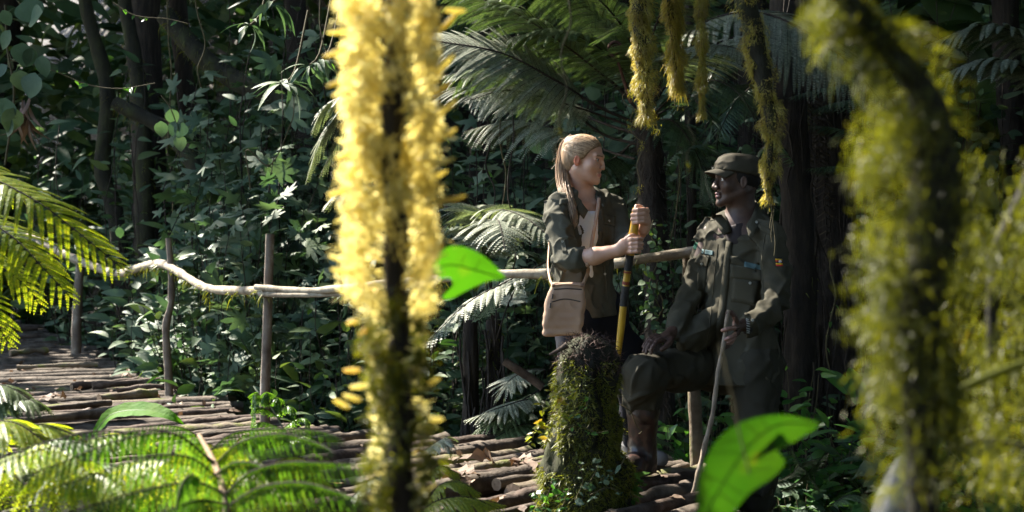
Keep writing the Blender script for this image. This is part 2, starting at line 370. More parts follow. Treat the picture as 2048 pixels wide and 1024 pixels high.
for pts, r, nb in (([W(250, 541, 12.5), W(315, 529, 11.0), W(345, 540, 10.5), W(400, 572, 9.8), W(440, 582, 9.4), W(532, 584, 8.56)], .03, 900),
                   ([W(850, 560, 7.7), W(1000, 548, 7.4), W(1100, 547, 7.25), W(1230, 527, 7.05), W(1390, 503, 6.87)], .024, 500)):
    P = spline(pts, 60); keep = blades
    v, f = moss_on(P, r, nb, .035, .006, rg, down=.9)
    sel = vnoise(v.reshape(-1, 6, 3)[:, 0], 7, 3) > .05
    v = v.reshape(-1, 6, 3)[sel].reshape(-1, 3); n = sel.sum(); oo = (np.arange(n) * 6)[:, None]
    g.append((v, np.vstack([oo + np.array([[0, 1, 3, 2]]), oo + np.array([[2, 3, 5, 4]])])))
mesh_obj('rail_moss', g, M['moss_stump'], rail_t)
# ---------------------------------------------------------------- plant builders
def leaf_template(wmax=.36, tip=.9, fold=.12, droop=.25, n=6, base=.05, wav=0.0, peak=.38):
    t = np.linspace(0, 1, n + 1); w = np.sin(np.pi * t ** (math.log(.5) / math.log(peak))) ** .8 * wmax * .5
    w[0] = base * .2; w[-1] = .004
    V = []
    for k in range(n + 1):
        z = -droop * t[k] ** 2; ww = w[k] * (1 + wav * math.sin(k * 2.3))
        V += [(t[k], -ww, z + fold * ww * 2 + wav * .12 * math.sin(k * 3.1)), (t[k], 0, z), (t[k], ww, z + fold * ww * 2 - wav * .12 * math.sin(k * 2.1 + 1))]
    Fq = []
    for k in range(n):
        a = 3 * k; Fq += [(a, a + 3, a + 4, a + 1), (a + 1, a + 4, a + 5, a + 2)]
    return np.array(V), np.array(Fq)
def lobed_template(lobes=5):
    """palmate leaf: strips from the stalk to every lobe tip"""
    V = [(0, 0, 0)]; Fq = []
    angs = np.linspace(-2.1, 2.1, lobes)
    L = [1 - .32 * abs(a) / 2.1 * 1.2 for a in angs]
    def add(x, y): V.append((x + .12, y, -.22 * (x * x + y * y) + .03 * math.sin(9 * x + 5 * y))); return len(V) - 1
    prev = None; half = (angs[1] - angs[0]) / 2
    for k, a in enumerate(angs):
        l = L[k] * .75
        sl = add(.40 * l * math.cos(a - half), .40 * l * math.sin(a - half)) if prev is None else prev
        m1 = add(.66 * l * math.cos(a - .24), .66 * l * math.sin(a - .24)); tp = add(l * math.cos(a), l * math.sin(a))
        m2 = add(.66 * l * math.cos(a + .24), .66 * l * math.sin(a + .24)); sr = add(.40 * l * math.cos(a + half), .40 * l * math.sin(a + half))
        c = add(.45 * l * math.cos(a), .45 * l * math.sin(a))
        Fq += [(0, sl, m1, c), (c, m1, tp, m2), (0, c, m2, sr)]
        prev = sr
    return np.array(V, float), np.array(Fq)
TL = {'ovate': leaf_template(), 'wavy': leaf_template(.5, wav=.5, fold=.05, droop=.3), 'round': leaf_template(.85, droop=.18, peak=.42, fold=.06),
      'long': leaf_template(.24, droop=.5, n=8, peak=.45), 'strap': leaf_template(.16, droop=.7, n=8), 'small': leaf_template(.45, n=3, droop=.15),
      'lobed': lobed_template(5), 'lobed7': lobed_template(7)}
def leaf_set(kind, P, D, Nn, size, rng, wvar=.15):
    P = np.asarray(P); n = len(P); R = basis(D, Nn)
    s = np.broadcast_to(size, (n,)); wv = 1 + wvar * rng.normal(size=n)
    R = R * s[:, None, None]; R[:, :, 1] *= wv[:, None]; R[:, :, 2] *= rng.uniform(.4, 1.6, n)[:, None]
    return scatter(*TL[kind], R, P)
def rand_dirs(n, rng, up=.0, spread=1.0):
    a = rng.uniform(0, 2 * math.pi, n); d = np.stack([np.cos(a), np.sin(a), rng.normal(0, .35, n) + up], -1); return nrm(d)

def shrub_geo(rng, h=1.2, r=.6, stems=10, per=22, size=.13, kind='ovate', lean=0.0, face=(0, -.55, .8), whorl=False):
    """arching stems with leaves in pairs, blades turned up and towards the light"""
    st, P, D, Nn, sz = [], [], [], [], []
    face = np.array(face)
    for s in range(stems):
        a = rng.uniform(0, 2 * math.pi); rr = r * math.sqrt(rng.random())
        b = np.array((math.cos(a) * rr * .25, math.sin(a) * rr * .25, 0)); hh = h * rng.uniform(.45, 1.05)
        t = np.array((math.cos(a) * rr, math.sin(a) * rr, hh)); m = (b + t) / 2 + np.array((math.cos(a), math.sin(a), .6)) * rng.uniform(-.02, .12) * h
        Pk = spline([b, m, t], 12); Pk = Pk + vnoise(Pk + s * 3.1, 2.6, s)[:, None] * np.array((.10, .08, 0)) * np.linspace(0, 1, 12)[:, None]; st += tube(Pk, np.linspace(.0048, .002, 12) * (.6 + h * .4), 4, cap=False)
        T = nrm(np.gradient(Pk, axis=0)); u = np.linspace(.12, 1, per) * 11; i = np.minimum(u.astype(int), 10); f = (u - i)[:, None]
        c = Pk[i] * (1 - f) + Pk[i + 1] * f; phi = np.arange(per) * (2.4 if not whorl else 1.3) + rng.uniform(0, 6)
        d = np.stack([np.cos(phi), np.sin(phi), rng.normal(.05, .25, per)], -1) + T[i] * .25
        P.append(c + nrm(d) * size * .25); D.append(d + rng.normal(0, .2, d.shape)); Nn.append(face + rng.normal(0, .38, d.shape)); sz.append(size * rng.uniform(.4, 1.55, per))
    lf = leaf_set(kind, np.vstack(P), np.vstack(D), np.vstack(Nn), np.concatenate(sz), rng)
    return st, lf

def frond_geo(pts, Lmax, npin=26, up=(0, 0, 1), pinnule=.035, pw=.55, droop=.25, tstart=.14, lean=.35, hang=0.0, r0=.008, seed=0, fold=.25, lobes=True, sp=None, peak=.35, tipL=.06):
    """pinnate frond: rachis tube, side pinnae, each edged with pinnules"""
    rng = np.random.default_rng(seed)
    n = 40; P = spline(pts, n); up = np.asarray(up, float)
    T = nrm(np.gradient(P, axis=0)); N = nrm(up - T * (T @ up)[:, None]); B = np.cross(T, N)
    rach = tube(P, np.linspace(r0, r0 * .25, n), 6, cap=False)
    t = np.linspace(tstart, .995, npin); u = t * (n - 1); i = np.minimum(u.astype(int), n - 2); f = (u - i)[:, None]
    base = P[i] * (1 - f) + P[i + 1] * f; Tt, Nt, Bt = T[i], N[i], B[i]
    q = (t - tstart) / (1 - tstart)
    prof = np.where(q < peak, .55 + .45 * np.sin(np.pi * .5 * q / peak), np.cos(np.pi * .5 * (q - peak) / (1 - peak)) ** .75) + tipL
    VV, FF = [], []; off = 0; ribs = []
    for sgn in (-1, 1):
        for k in range(npin):
            L = Lmax * prof[k] * rng.uniform(.92, 1.06)
            d = nrm(Bt[k] * sgn + Tt[k] * (lean + .5 * q[k]) - Nt[k] * hang + rng.normal(0, .05, 3))
            s = sp or pinnule * .36
            m = max(3, int(L / s)); uu = np.linspace(.04, 1, m)
            dr = droop * rng.uniform(.7, 1.3)
            pos = base[k] + d * (uu * L)[:, None] - up * (dr * L * uu ** 2)[:, None]
            tp = nrm(d - up * (2 * dr * uu)[:, None]); pn = nrm(Nt[k] * (1 - hang) + Bt[k] * sgn * hang - tp * (tp @ Nt[k])[:, None] + rng.normal(0, .05, 3))
            ps = np.cross(tp, pn)
            lq = pinnule * (1 - uu) ** .55 * min(1, L / Lmax + .25) + .0025
            for s2 in (-1, 1):
                dd = nrm(ps * s2 + tp * .45 - pn * fold)
                w = (s * pw)
                a = pos - tp * w * .8; b = pos + tp * w
                tip = pos + dd * lq[:, None]; mid = pos + dd * (lq * .5)[:, None]
                V = np.stack([a, mid - tp * w * .9, tip, mid + tp * w * .9, b], 1).reshape(-1, 3)
                o = off + (np.arange(m) * 5)[:, None]
                FF.append(np.vstack([o + np.array([[0, 1, 3, 4]]), o + np.array([[1, 2, 3, 3]])[:, [0, 1, 2, 2]]]))
                VV.append(V); off += len(V)
            ribs.append((np.vstack([base[k:k + 1], pos[::max(1, m // 4)]])))
    V = np.vstack(VV); Fq = np.vstack(FF)
    deg = Fq[:, 2] == Fq[:, 3]
    rb = []
    for p in ribs:
        if len(p) > 2: rb += tube(p, np.linspace(r0 * .22, r0 * .1, len(p)), 3, cap=False)
    return rach + rb, [(V, Fq[~deg]), (V * 1.0, Fq[deg][:, :3])]
def weld(lst):
    """first geometry's vertices shared by a second one (tris)"""
    return lst
def add_frond(parent, name, mat, stem_mat, *a, **k):
    st, lf = frond_geo(*a, **k)
    o = mesh_obj(name, [(g[0], g[1], 0) for g in lf] + [(g[0], g[1], 1) for g in st], [mat, stem_mat], parent)
    return o
def once_frond(pts, leaf_len, n, width, up=(0, 0, 1), hang=.3, droop=.3, seed=0, r0=.004, tstart=.02, lean=.25, taper=True, fold=.2, serr=0):
    """frond with simple leaflets (each a folded strip, optionally toothed)"""
    rng = np.random.default_rng(seed); m = 50; P = spline(pts, m); up = np.asarray(up, float)
    T = nrm(np.gradient(P, axis=0)); N = nrm(up - T * (T @ up)[:, None]); B = np.cross(T, N)
    t = np.linspace(tstart, .99, n); u = t * (m - 1); i = np.minimum(u.astype(int), m - 2); f = (u - i)[:, None]
    c = P[i] * (1 - f) + P[i + 1] * f
    prof = (np.clip(np.sin(np.pi * (.12 + .88 * t)) ** .5, .12, 1) if taper else np.ones(n))
    Vs = []
    for sg in (-1, 1):
        d = B[i] * sg * (1 - hang * .5) + T[i] * (lean + .4 * t[:, None]) - up * hang + rng.normal(0, .06, (n, 3))
        nn = N[i] + B[i] * sg * hang * .8 + rng.normal(0, .08, (n, 3))
        R = basis(d, nn) * (leaf_len * prof * rng.uniform(.9, 1.1, n))[:, None, None]
        R[:, :, 1] *= width; R[:, :, 2] *= droop * 3
        Vs.append(scatter(*TL['leaflet'], R, c))
    return tube(P, np.linspace(r0, r0 * .3, m), 6, cap=False), Vs
def toothed(n=9, wb=.5):
    V, Fq = [], []
    for k in range(n + 1):
        t = k / n; w = wb * (1 - t ** 1.6) * (1.0 if k % 2 == 0 else .62) + .01; z = -.33 * t * t
        x = t + (.05 if k % 2 == 0 and k else 0)
        V += [(x, -w, z - .18 * w), (t, 0, z), (x, w, z - .18 * w)]
    for k in range(n): a = 3 * k; Fq += [(a, a + 3, a + 4, a + 1), (a + 1, a + 4, a + 5, a + 2)]
    return np.array(V), np.array(Fq)
TL['leaflet'] = toothed()
def noisy_path(a, b, n, amp, rng, z=.4):
    a, b = np.asarray(a, float), np.asarray(b, float); t = np.linspace(0, 1, n)[:, None]
    P = a * (1 - t) + b * t; k = rng.uniform(2, 5, 3); ph = rng.uniform(0, 6, 3)
    return P + amp * np.sin(t * math.pi * k + ph) * np.array((1, .7, z)) * np.sin(np.pi * t) ** .5
# ---------------------------------------------------------------- unseen leafy canopy, added to shade the scene, gaps cut where sun should fall
GAPS = [(W(px, py, d), r) for px, py, d, r in (
    (120, 480, 4.4, .34), (30, 420, 4.4, .34), (60, 600, 4.4, .25),            # fern at the left
    (790, -40, 2.0, .20), (790, 80, 2.0, .20), (790, 200, 2.0, .20), (790, 330, 2.0, .20), (790, 460, 2.0, .20), (800, 590, 2.0, .16), (800, 690, 2.0, .08),
    (0, 940, 3.2, .25), (200, 880, 3.3, .25), (400, 960, 2.9, .25), (640, 960, 3.0, .22), (120, 1000, 3.2, .22), (230, 845, 5.2, .22), (340, 835, 5.2, .2), (30, 860, 4.3, .3), (520, 840, 5.6, .2), (60, 520, 4.8, .4), (180, 520, 4.8, .3), (120, 930, 3.2, .20), (300, 930, 3.1, .26), (470, 930, 3.1, .26), (620, 900, 3.2, .2), (560, 1000, 3.1, .22), (560, 850, 5.4, .2),
    (300, 690, 11, .35), (60, 690, 12.5, .7), (120, 770, 9.8, .55), (300, 800, 9.2, .45), (420, 850, 8.2, .35), (290, 845, 5.2, .2), (30, 830, 7.5, .5),
    (540, 500, 8.6, .16), (540, 620, 8.6, .12), (340, 560, 10.5, .28), (240, 540, 12.5, .35), (100, 480, 15.5, .5), (420, 575, 9.5, .22), (640, 580, 8.2, .2), (1050, 545, 7.2, .22), (1330, 515, 6.9, .14), (950, 550, 7.4, .15),
    (1105, 430, 6.6, .15), (1125, 330, 6.7, .11), (1140, 400, 6.6, .10), (1160, 262, 6.7, .06), (1100, 480, 6.5, .11), (1220, 420, 6.75, .07),
    (1265, 455, 6.4, .10), (1108, 585, 6.5, .03), (1190, 465, 6.58, .05),
    (1420, 460, 6.55, .06), (1480, 312, 6.5, .05), (1457, 640, 6.1, .07), (1395, 560, 6.5, .06), (1320, 680, 6.3, .06), (1530, 450, 6.4, .05), (1450, 900, 6.0, .06),
    (950, 960, 6.6, .30), (1050, 950, 6.5, .22), (900, 1000, 6.0, .22), (1120, 790, 5.6, .12), (1110, 880, 5.6, .12), (1160, 690, 5.7, .10), (1100, 980, 5.5, .1), (1330, 950, 6.5, .14), (1040, 880, 7.9, .22), (960, 890, 8.0, .15),
    (1080, 20, 7.9, .28), (980, 30, 7.85, .30), (1180, 30, 7.9, .2), (1010, 130, 7.9, .2), (920, 20, 7.9, .25), (1400, 60, 6.2, .09), (1400, 170, 6.2, .09), (1345, 130, 6.2, .06), (1280, 60, 6.3, .07), (1500, 100, 6.0, .07), (1540, 260, 6.0, .06),
    (1290, 500, 4, .01), (1000, 440, 8.2, .25), (930, 600, 8.0, .16), (650, 280, 8.5, .15), (1480, 930, 1.8, .22), (1570, 850, 1.8, .1), (930, 550, 2.2, .12), (855, 600, 2.2, .08),
    (1830, 260, 1.6, .05), (1800, 330, 1.6, .04), (1980, 500, 1.8, .03), (1790, 960, 2.6, .06), (1610, 920, 7.0, .12), (1710, 760, 8.5, .10), (1700, 100, 7.8, .2), (520, 180, 9, .2), (600, 350, 11, .2), (500, 250, 11, .2))]
GP = np.array([g[0] for g in GAPS]); GR = np.array([g[1] for g in GAPS])
def in_gap(Q, grow=0.0):
    Q = np.asarray(Q); hit = np.zeros(len(Q), bool)
    for p, r in zip(GP, GR):
        d = Q - p; t = d @ SUN_DIR; e = np.linalg.norm(d - t[:, None] * SUN_DIR, axis=1)
        hit |= (e < r + grow) & (t > 0)
    return hit
rg = np.random.default_rng(2)
n = 95000
Q = np.stack([rg.uniform(-36, 11, n), rg.uniform(2.2, 46, n), 0 * np.zeros(n)], -1)
hgt = gh(Q[:, 0], Q[:, 1]); Q[:, 2] = np.maximum(7.4, hgt + 3.0) + rg.uniform(0, 1.6, n)
Q = Q[(~in_gap(Q, .26))]; Q = Q[~((Q[:, 0] < -3.2) & (Q[:, 1] < 7.0) & (Q[:, 0] > -18))]   # opening cut on the left to let in side light
n = len(Q)
canopy = mesh_obj('shade_canopy', leaf_set('small', Q, rand_dirs(n, rg), np.array((0, 0, 1)) + rg.normal(0, .35, (n, 3)) + SUN_DIR * .6, .62 * rg.uniform(.6, 1.2, n), rg), M['canopy_leaf'])
canopy['kind'] = 'stuff'; canopy['label'] = 'unseen leafy forest canopy overhead, shaped to shade and dapple the scene'

# unseen forest leaves around the viewpoint, added so sky light enters from upper left
n = 22000
A_ = rg.uniform(-.5 * math.pi - 1.25, .5 * math.pi - .2, n)   # right-hand and rear arc
r_ = rg.uniform(8.5, 11, n); Q = np.stack([1.5 + np.cos(A_) * r_, 2.5 + np.sin(A_) * r_ * 1.0, rg.uniform(-.3, 10.5, n)], -1)
Q = Q[(Q[:, 0] > -2.5) | (Q[:, 2] < 3.2) | (Q[:, 1] < -.5)]
Q2 = np.stack([rg.uniform(-3.5, 12, n // 2), rg.uniform(-8, 2.6, n // 2), rg.uniform(7.6, 9.2, n // 2)], -1)
Q = np.vstack([Q, Q2]); Q = Q[~in_gap(Q, .2)]; n = len(Q)
fw_ = mesh_obj('forest_light_screen', leaf_set('ovate', Q, rand_dirs(n, rg), rg.normal(0, .6, (n, 3)) + (0, .3, .6), .62 * rg.uniform(.6, 1.3, n), rg), M['canopy_leaf'])
fw_['kind'] = 'stuff'; fw_['label'] = 'unseen dense forest leaves behind the viewpoint, added to shape the sky light'
# ---------------------------------------------------------------- dense forest behind
rng = np.random.default_rng(11)
def gz(x, y): return float(gh(x, y))
# far wood: one mass on the rising slope, closes the view
def mass(name, n, xr, yr, hr, size, kind, mat, seed, fn=None, label=None, norm=(0, -.7, .6)):
    rg = np.random.default_rng(seed); x = rg.uniform(*xr, n); y = rg.uniform(*yr, n)
    h = rg.uniform(0, 1, n) ** 1.0 * (hr[1] - hr[0]) + hr[0]
    z = gh(x, y) + h; P = np.stack([x, y, z], -1)
    if fn is not None:
        k = fn(P); P = P[k]
    # clumps: keep where the noise is high
    k = vnoise(P, 1.6, seed) + .5 * vnoise(P, 4, seed + 1) > -.12; P = P[k]; n = len(P)
    g = leaf_set(kind, P, rand_dirs(n, rg, -.15), np.array(norm) + rg.normal(0, .5, (n, 3)), size * rg.uniform(.5, 1.4, n), rg)
    o = mesh_obj(name, g, mat); o['kind'] = 'stuff'
    if label: o['label'] = label
    return o
mass('distant_forest_leaves', 26000, (-16, 15), (16.5, 30), (0, 6), .42, 'ovate', M['leaf_dark'], 3, label='dense dark rainforest leaves far behind')
mass('undergrowth', 12000, (-9.5, 8), (13.2, 16.8), (0, 3.6), .16, 'ovate', M['leaf_dark'], 4, fn=lambda P: P[:, 0] > -2.3 - (P[:, 1] - 10.6) * .5 + .5, label='tangled dark undergrowth on the slope behind the bridge')
mass('forest_edge_leaves', 5000, (-10.5, -2.5), (17.0, 21), (0, 4.6), .2, 'round', M['leaf_dark'], 8, fn=lambda P: (P[:, 2] > .9) | (P[:, 1] > 20), label='dark leaves beyond the far end of the bridge')
# trees: trunk > moss strip
def tree(name, label, pts, r0, r1, mat, seed, cat='tree', roots=0, moss=0, mossmat='moss_olive', rough=.2, mL=.03, tmax=1, group=None, crown=None):
    t = thing(name, label, cat, np.asarray(pts[0], float), group)
    P = spline(pts, 44); rg = np.random.default_rng(seed)
    R = np.linspace(r0, r1, 44)
    mesh_obj('trunk', tube(P, R, 14, rough=rough, fr=9, seed=seed), mat, t)
    if moss:
        v, f = moss_on(P, R, moss, mL, .005, rg, down=.8, tmax=tmax)
        a = v.reshape(-1, 6, 3); s = vnoise(a[:, 0], 3.5, seed) > -.05; a = a[s]; n = len(a); o = (np.arange(n) * 6)[:, None]
        mesh_obj('moss', (a.reshape(-1, 3), np.vstack([o + np.array([[0, 1, 3, 2]]), o + np.array([[2, 3, 5, 4]])])), M[mossmat], t)
    if roots:
        g = []
        for k in range(roots):
            u = rg.uniform(.1, .95); a = P[int(u * 43)] + rg.normal(0, 1, 3) * np.array((r0 * 1.1, r0 * .6, 0)) - np.array((0, r0 * .8, 0))
            g += tube(noisy_path(a, a + np.array((rg.normal(0, .08), -rg.uniform(0, .1), -rg.uniform(.5, 1.6))), 10, .02, rg), np.linspace(.009, .003, 10), 4, cap=False)
        mesh_obj('hanging_roots', g, M['root'], t)
    if crown is not None:
        n = crown[1]; c = P[-1] + np.array((0, 0, .8)); q = rg.normal(0, 1, (n, 3)); q = nrm(q) * (rg.random(n) ** .4)[:, None] * np.array((crown[0], crown[0], crown[0] * .6)) + c; q = q[~in_gap(q, .1)]; n = len(q)
        mesh_obj('crown', leaf_set('ovate', q, rand_dirs(n, rg, -.2), rg.normal(0, .5, (n, 3)) + (0, 0, 1), .28 * rg.uniform(.6, 1.3, n), rg), M['canopy_leaf'], t)
    return t
def up_pts(px0, px1, d, top=6.5, lean=0):
    x0 = (px0 - 1024) / F * d; x1 = (px1 - 1024) / F * d; zb = gz(x0, d) - .1
    ztop = CAM_H + 532 / F * d
    k = (x1 - x0) / (ztop - zb)
    return [(x0, d, zb), (x0 + k * (ztop - zb) * .5 + .04, d, (zb + ztop) / 2), (x1, d, ztop), (x1 + k * (top - ztop), d + lean, top)]
tree('forest_tree', 'dark slim trunk leaning behind the bridge, far left of the picture edge', up_pts(-30, 12, 23), .34, .2, M['bark'], 21, crown=(1.8, 260))
tree('forest_tree', 'mossy crooked trunk rising behind the left end post of the handrail', [W(255, 560, 15.5) - (0, 0, .6), W(232, 430, 15.5), W(205, 340, 15.5), W(215, 180, 15.5), W(170, 0, 15.5), W(150, -250, 15.5)], .10, .06, M['bark_moss'], 22, moss=1500)
tree('forest_tree', 'thick dark trunk in deep shade, in the gap above the two crooked handrail posts', up_pts(300, 285, 14.8), .19, .15, M['bark'], 23, moss=600, crown=(1.9, 260))
tree('forest_tree', 'short mossy trunk in the shade above the bend of the handrail', [W(292, 560, 14.2) - (0, 0, .6), W(292, 430, 14.2), W(290, 345, 14.2), W(282, 200, 14.2), W(240, -60, 14.2), W(230, -260, 14.2)], .11, .05, M['bark_moss'], 24, moss=2600, tmax=.6)
tree('forest_tree', 'black slender trunk directly left of the middle handrail post', up_pts(420, 355, 15.2), .12, .08, M['bark'], 25)
tree('leaning_tree', 'dark mossy branch slanting down to the right through the shaded upper left', [W(330, 30, 13.0), W(400, 110, 12.9), W(470, 160, 12.8), W(545, 190, 12.6), W(640, 240, 12.4), W(730, 330, 12.2), W(770, 420, 12.2), W(775, 800, 12.2) - (0, 0, .3)], .09, .10, M['bark_moss'], 26, moss=2500, mL=.06, roots=14)
tree('leaning_tree', 'second dark slanting bough below, running to the shrubs behind the middle post', [W(230, 205, 13.6), W(330, 260, 13.5), W(400, 350, 13.3), W(440, 460, 13.2), W(430, 560, 13.2), W(430, 700, 13.2) - (0, 0, .5)], .07, .09, M['bark_moss'], 27, moss=1600, mL=.05)
tree('forest_tree', 'dark trunk half hidden behind the sunlit mossy stem', up_pts(640, 590, 16), .16, .11, M['bark'], 28, crown=(1.8, 240))
tree('forest_tree', 'slim dark trunk in shade just right of the sunlit mossy stem', up_pts(930, 960, 14.5), .10, .08, M['bark'], 29)
tree('forest_tree', 'thin trunk in the dark gap above the blonde woman', up_pts(1110, 1085, 13), .06, .045, M['bark'], 30)
tree('forest_tree', 'root hung trunk standing in the shade right behind the man in the cap', up_pts(1600, 1572, 8.6), .10, .085, M['bark'], 31, roots=40, moss=1200, mossmat='moss_stump')
tree('forest_tree', 'broad dark trunk draped with hanging roots, between the man and the blurred moss', [(W(1672, 0, 9.4)[0], 9.4, gz(2.1, 9.4) - .1), W(1670, 640, 9.4), W(1665, 420, 9.4), W(1650, 200, 9.4), W(1640, 0, 9.4), W(1630, -250, 9.4)], .16, .12, M['bark'], 32, roots=90, moss=3500, mossmat='moss_stump', crown=(1.6, 200))
tree('forest_tree', 'slim dark trunk between man and blurred moss, further back than the broad one', up_pts(1735, 1715, 11.5), .10, .08, M['bark'], 33, roots=16)
tree('forest_tree', 'mossy trunk at the top right corner behind the blurred moss', up_pts(1960, 1890, 12), .13, .15, M['bark_moss'], 34, moss=1500)
tree('forest_tree', 'dark trunk at the far right edge', up_pts(2040, 2010, 10.5), .10, .085, M['bark'], 35, moss=500)
tree('forest_tree', 'thin dark trunk between the two walkers, seen beyond the man\'s cap brim', up_pts(1365, 1378, 9.6), .035, .03, M['bark'], 36, moss=300)
tree('forest_tree', 'dark trunk in the gap behind the man\'s cap', up_pts(1480, 1500, 12.5), .12, .09, M['bark'], 37, roots=20)

# bank of shrubs behind the rail: (label, px, depth, base height offset, kind, material, h, r, leaf size)
SH = [
 ('broad leaved dark shrub behind the left end post of the handrail', 215, 13.0, 'ovate', 'leaf_blue', 1.9, .8, .19),
 ('dark shrub with drooping oval leaves between the two left handrail posts', 265, 11.6, 'ovate', 'leaf_blue', 1.7, .7, .17),
 ('oval leaved shrub directly behind the knobbly handrail post', 350, 11.6, 'ovate', 'leaf_dark', 1.8, .7, .15),
 ('leafy shrub filling the gap between the knobbly post and the straight post', 430, 11.0, 'ovate', 'leaf_blue', 1.9, .7, .13),
 ('shrub of small mixed leaves behind the straight handrail post', 520, 11.2, 'lobed', 'leaf_blue', 2.2, .7, .15),
 ('maple-like lobed shrub just left of the sunlit mossy stem at rail height', 620, 10.7, 'lobed7', 'leaf_blue', 2.0, .75, .16),
 ('dark low shrub under the lobed one, left of the sunlit mossy stem', 640, 10.0, 'ovate', 'leaf_dark', 1.0, .7, .13),
 ('low dark shrub at the foot of the straight handrail post', 520, 9.9, 'ovate', 'leaf_dark', .9, .6, .13),
 ('low shrub tucked behind the deck edge between the posts', 420, 10.9, 'ovate', 'leaf_dark', 1.0, .6, .14),
 ('tall lobed shrub catching light, above the straight handrail post', 500, 12.2, 'lobed', 'leaf_blue', 3.3, .8, .17),
 ('tall lobed shrub catching light, between straight post and sunlit moss', 600, 12.0, 'lobed7', 'leaf_blue', 3.4, .8, .18),
 ('tall thin leaved shrub behind the upper part of the sunlit mossy stem', 700, 12.4, 'ovate', 'leaf_blue', 4.0, .9, .17),
 ('dark shrub behind the lower part of the sunlit mossy stem', 760, 9.9, 'ovate', 'leaf_dark', 1.7, .8, .14),
 ('dark shrub showing just right of the sunlit mossy stem below the rail', 880, 9.6, 'ovate', 'leaf_dark', 1.6, .7, .12),
 ('dark shrub under the rail below the drooping fern', 980, 9.6, 'ovate', 'leaf_dark', 1.4, .7, .11),
 ('wall of pale leaves between sunlit moss and the woman', 950, 11.5, 'ovate', 'leaf_blue', 3.0, .9, .13),
 ('leafy shrub immediately left of the woman\'s shoulder', 1060, 10.6, 'lobed', 'leaf_blue', 2.6, .8, .13),
 ('pale leaved shrub behind the woman\'s head', 1160, 10.9, 'round', 'leaf_blue', 2.9, .8, .12),
 ('grey green leafy shrub between the woman\'s face and the tree fern trunk', 1245, 10.2, 'round', 'leaf_blue', 2.4, .6, .12),
 ('shrub seen between the two walkers under the rail', 1330, 9.2, 'ovate', 'leaf_dark', 1.5, .6, .10),
 ('leafy shrub beyond the man\'s raised arm', 1400, 9.8, 'ovate', 'leaf_blue', 2.3, .6, .10),
 ('dark tall shrub behind the man\'s head', 1500, 10.6, 'ovate', 'leaf_dark', 2.6, .8, .13),
 ('pale leaved shrub beside the broad root hung trunk', 1620, 10.6, 'round', 'leaf_blue', 1.9, .6, .12),
 ('grey leaved shrub between the root hung trunk and the blurred moss', 1740, 10.4, 'ovate', 'leaf_blue', 1.8, .7, .14),
 ('shrub behind the blurred moss trunk', 1850, 10.6, 'ovate', 'leaf_dark', 2.6, .9, .15),
 ('tall shrub at the right edge behind the blurred moss', 1990, 10.8, 'round', 'leaf_blue', 3.2, .9, .15),
 ('tall dark shrub at the left edge above the sunlit fern', 60, 19.5, 'ovate', 'leaf_dark', 3.6, 1.1, .18),
 ('dark tall shrub behind the mossy crooked trunk', 180, 16.2, 'ovate', 'leaf_blue', 3.2, .9, .16),
 ('shaded tall shrub left of the lobed bushes', 400, 14.3, 'ovate', 'leaf_dark', 3.6, .9, .15),
 ('leafy tall shrub in shade behind the tree fern', 1250, 13, 'ovate', 'leaf_dark', 4.0, 1.1, .16),
]
protos = {}
for k, (lab, px, d, kind, mt, h, r, ls) in enumerate(SH):
    rg = np.random.default_rng(300 + k)
    x = (px - 1024) / F * d
    if x < 0: x = max(x, float(np.interp(d, S[::-1, 1][np.argsort(S[::-1, 1])], S[::-1, 0][np.argsort(S[::-1, 1])])) + r * .75 + .12)
    z = gz(x, d) - .05
    low = h < 2.4
    st, lf = shrub_geo(rg, h=h + .3, r=r, stems=int(15 + 7 * h), per=int(15 + 5.5 * h), size=ls, kind=kind)
    t = thing('shrub', lab, 'shrub', (x, d, z), 'shrubs growing along the far side of the bridge')
    off = np.array((x, d, z))
    mesh_obj('foliage', (lf[0] + off, lf[1]), M[mt], t)
    mesh_obj('stem', [(g[0] + off, g[1]) for g in st], M['root'], t)

# ---------------------------------------------------------------- vines and lianas
def vine(label, pts, r, mat='vine', leaves=0, kind='ovate', size=.05, lm='leaf_fresh', seed=0, name='hanging_vine'):
    rg = np.random.default_rng(seed); P = spline(pts, 50); P = P + vnoise(P, 6, seed)[:, None] * np.array((.012, .01, .004))
    t = thing(name, label, 'vine', P[0], 'vines and aerial roots')
    mesh_obj('stem', tube(P, np.linspace(r, r * .6, 50), 6, rough=.2), M[mat], t)
    if leaves:
        i = rg.integers(3, 50, leaves) if leaves > 0 else []
        d = rand_dirs(leaves, rg, -.5); mesh_obj('foliage', leaf_set(kind, P[i], d, np.array((0, -.6, .6)) + rg.normal(0, .3, (leaves, 3)), size * rg.uniform(.6, 1.2, leaves), rg), M[lm], t)
    return t
vine('thin pale vine tendril arching across the upper left with small paired leaves', [W(20, 120, 8), W(90, 135, 8), W(170, 168, 8), W(240, 177, 8), W(312, 166, 8)], .004, leaves=14, size=.055, seed=1)
vine('thin pale tendril curving along the top edge left of centre', [W(225, 5, 8), W(270, 32, 8), W(330, 38, 8), W(375, 48, 8)], .004, leaves=8, size=.05, seed=2)
vine('thin twisting vine hanging below the top edge near the upper left', [W(385, -40, 9), W(395, 30, 9), W(410, 90, 9), W(398, 135, 9), W(406, 175, 9)], .006, seed=3)
vine('pale vine stem hanging beside the sunlit mossy stem at the top', [W(640, -20, 7), W(645, 60, 7), W(660, 120, 7), W(685, 170, 7)], .004, seed=4, leaves=5)
vine('upright thin climbing stem through the lobed leaves', [W(500, 380, 10.4), W(492, 300, 10.4), W(540, 330, 10.4), W(585, 240, 10.4), W(590, 190, 10.4)], .006, seed=5)
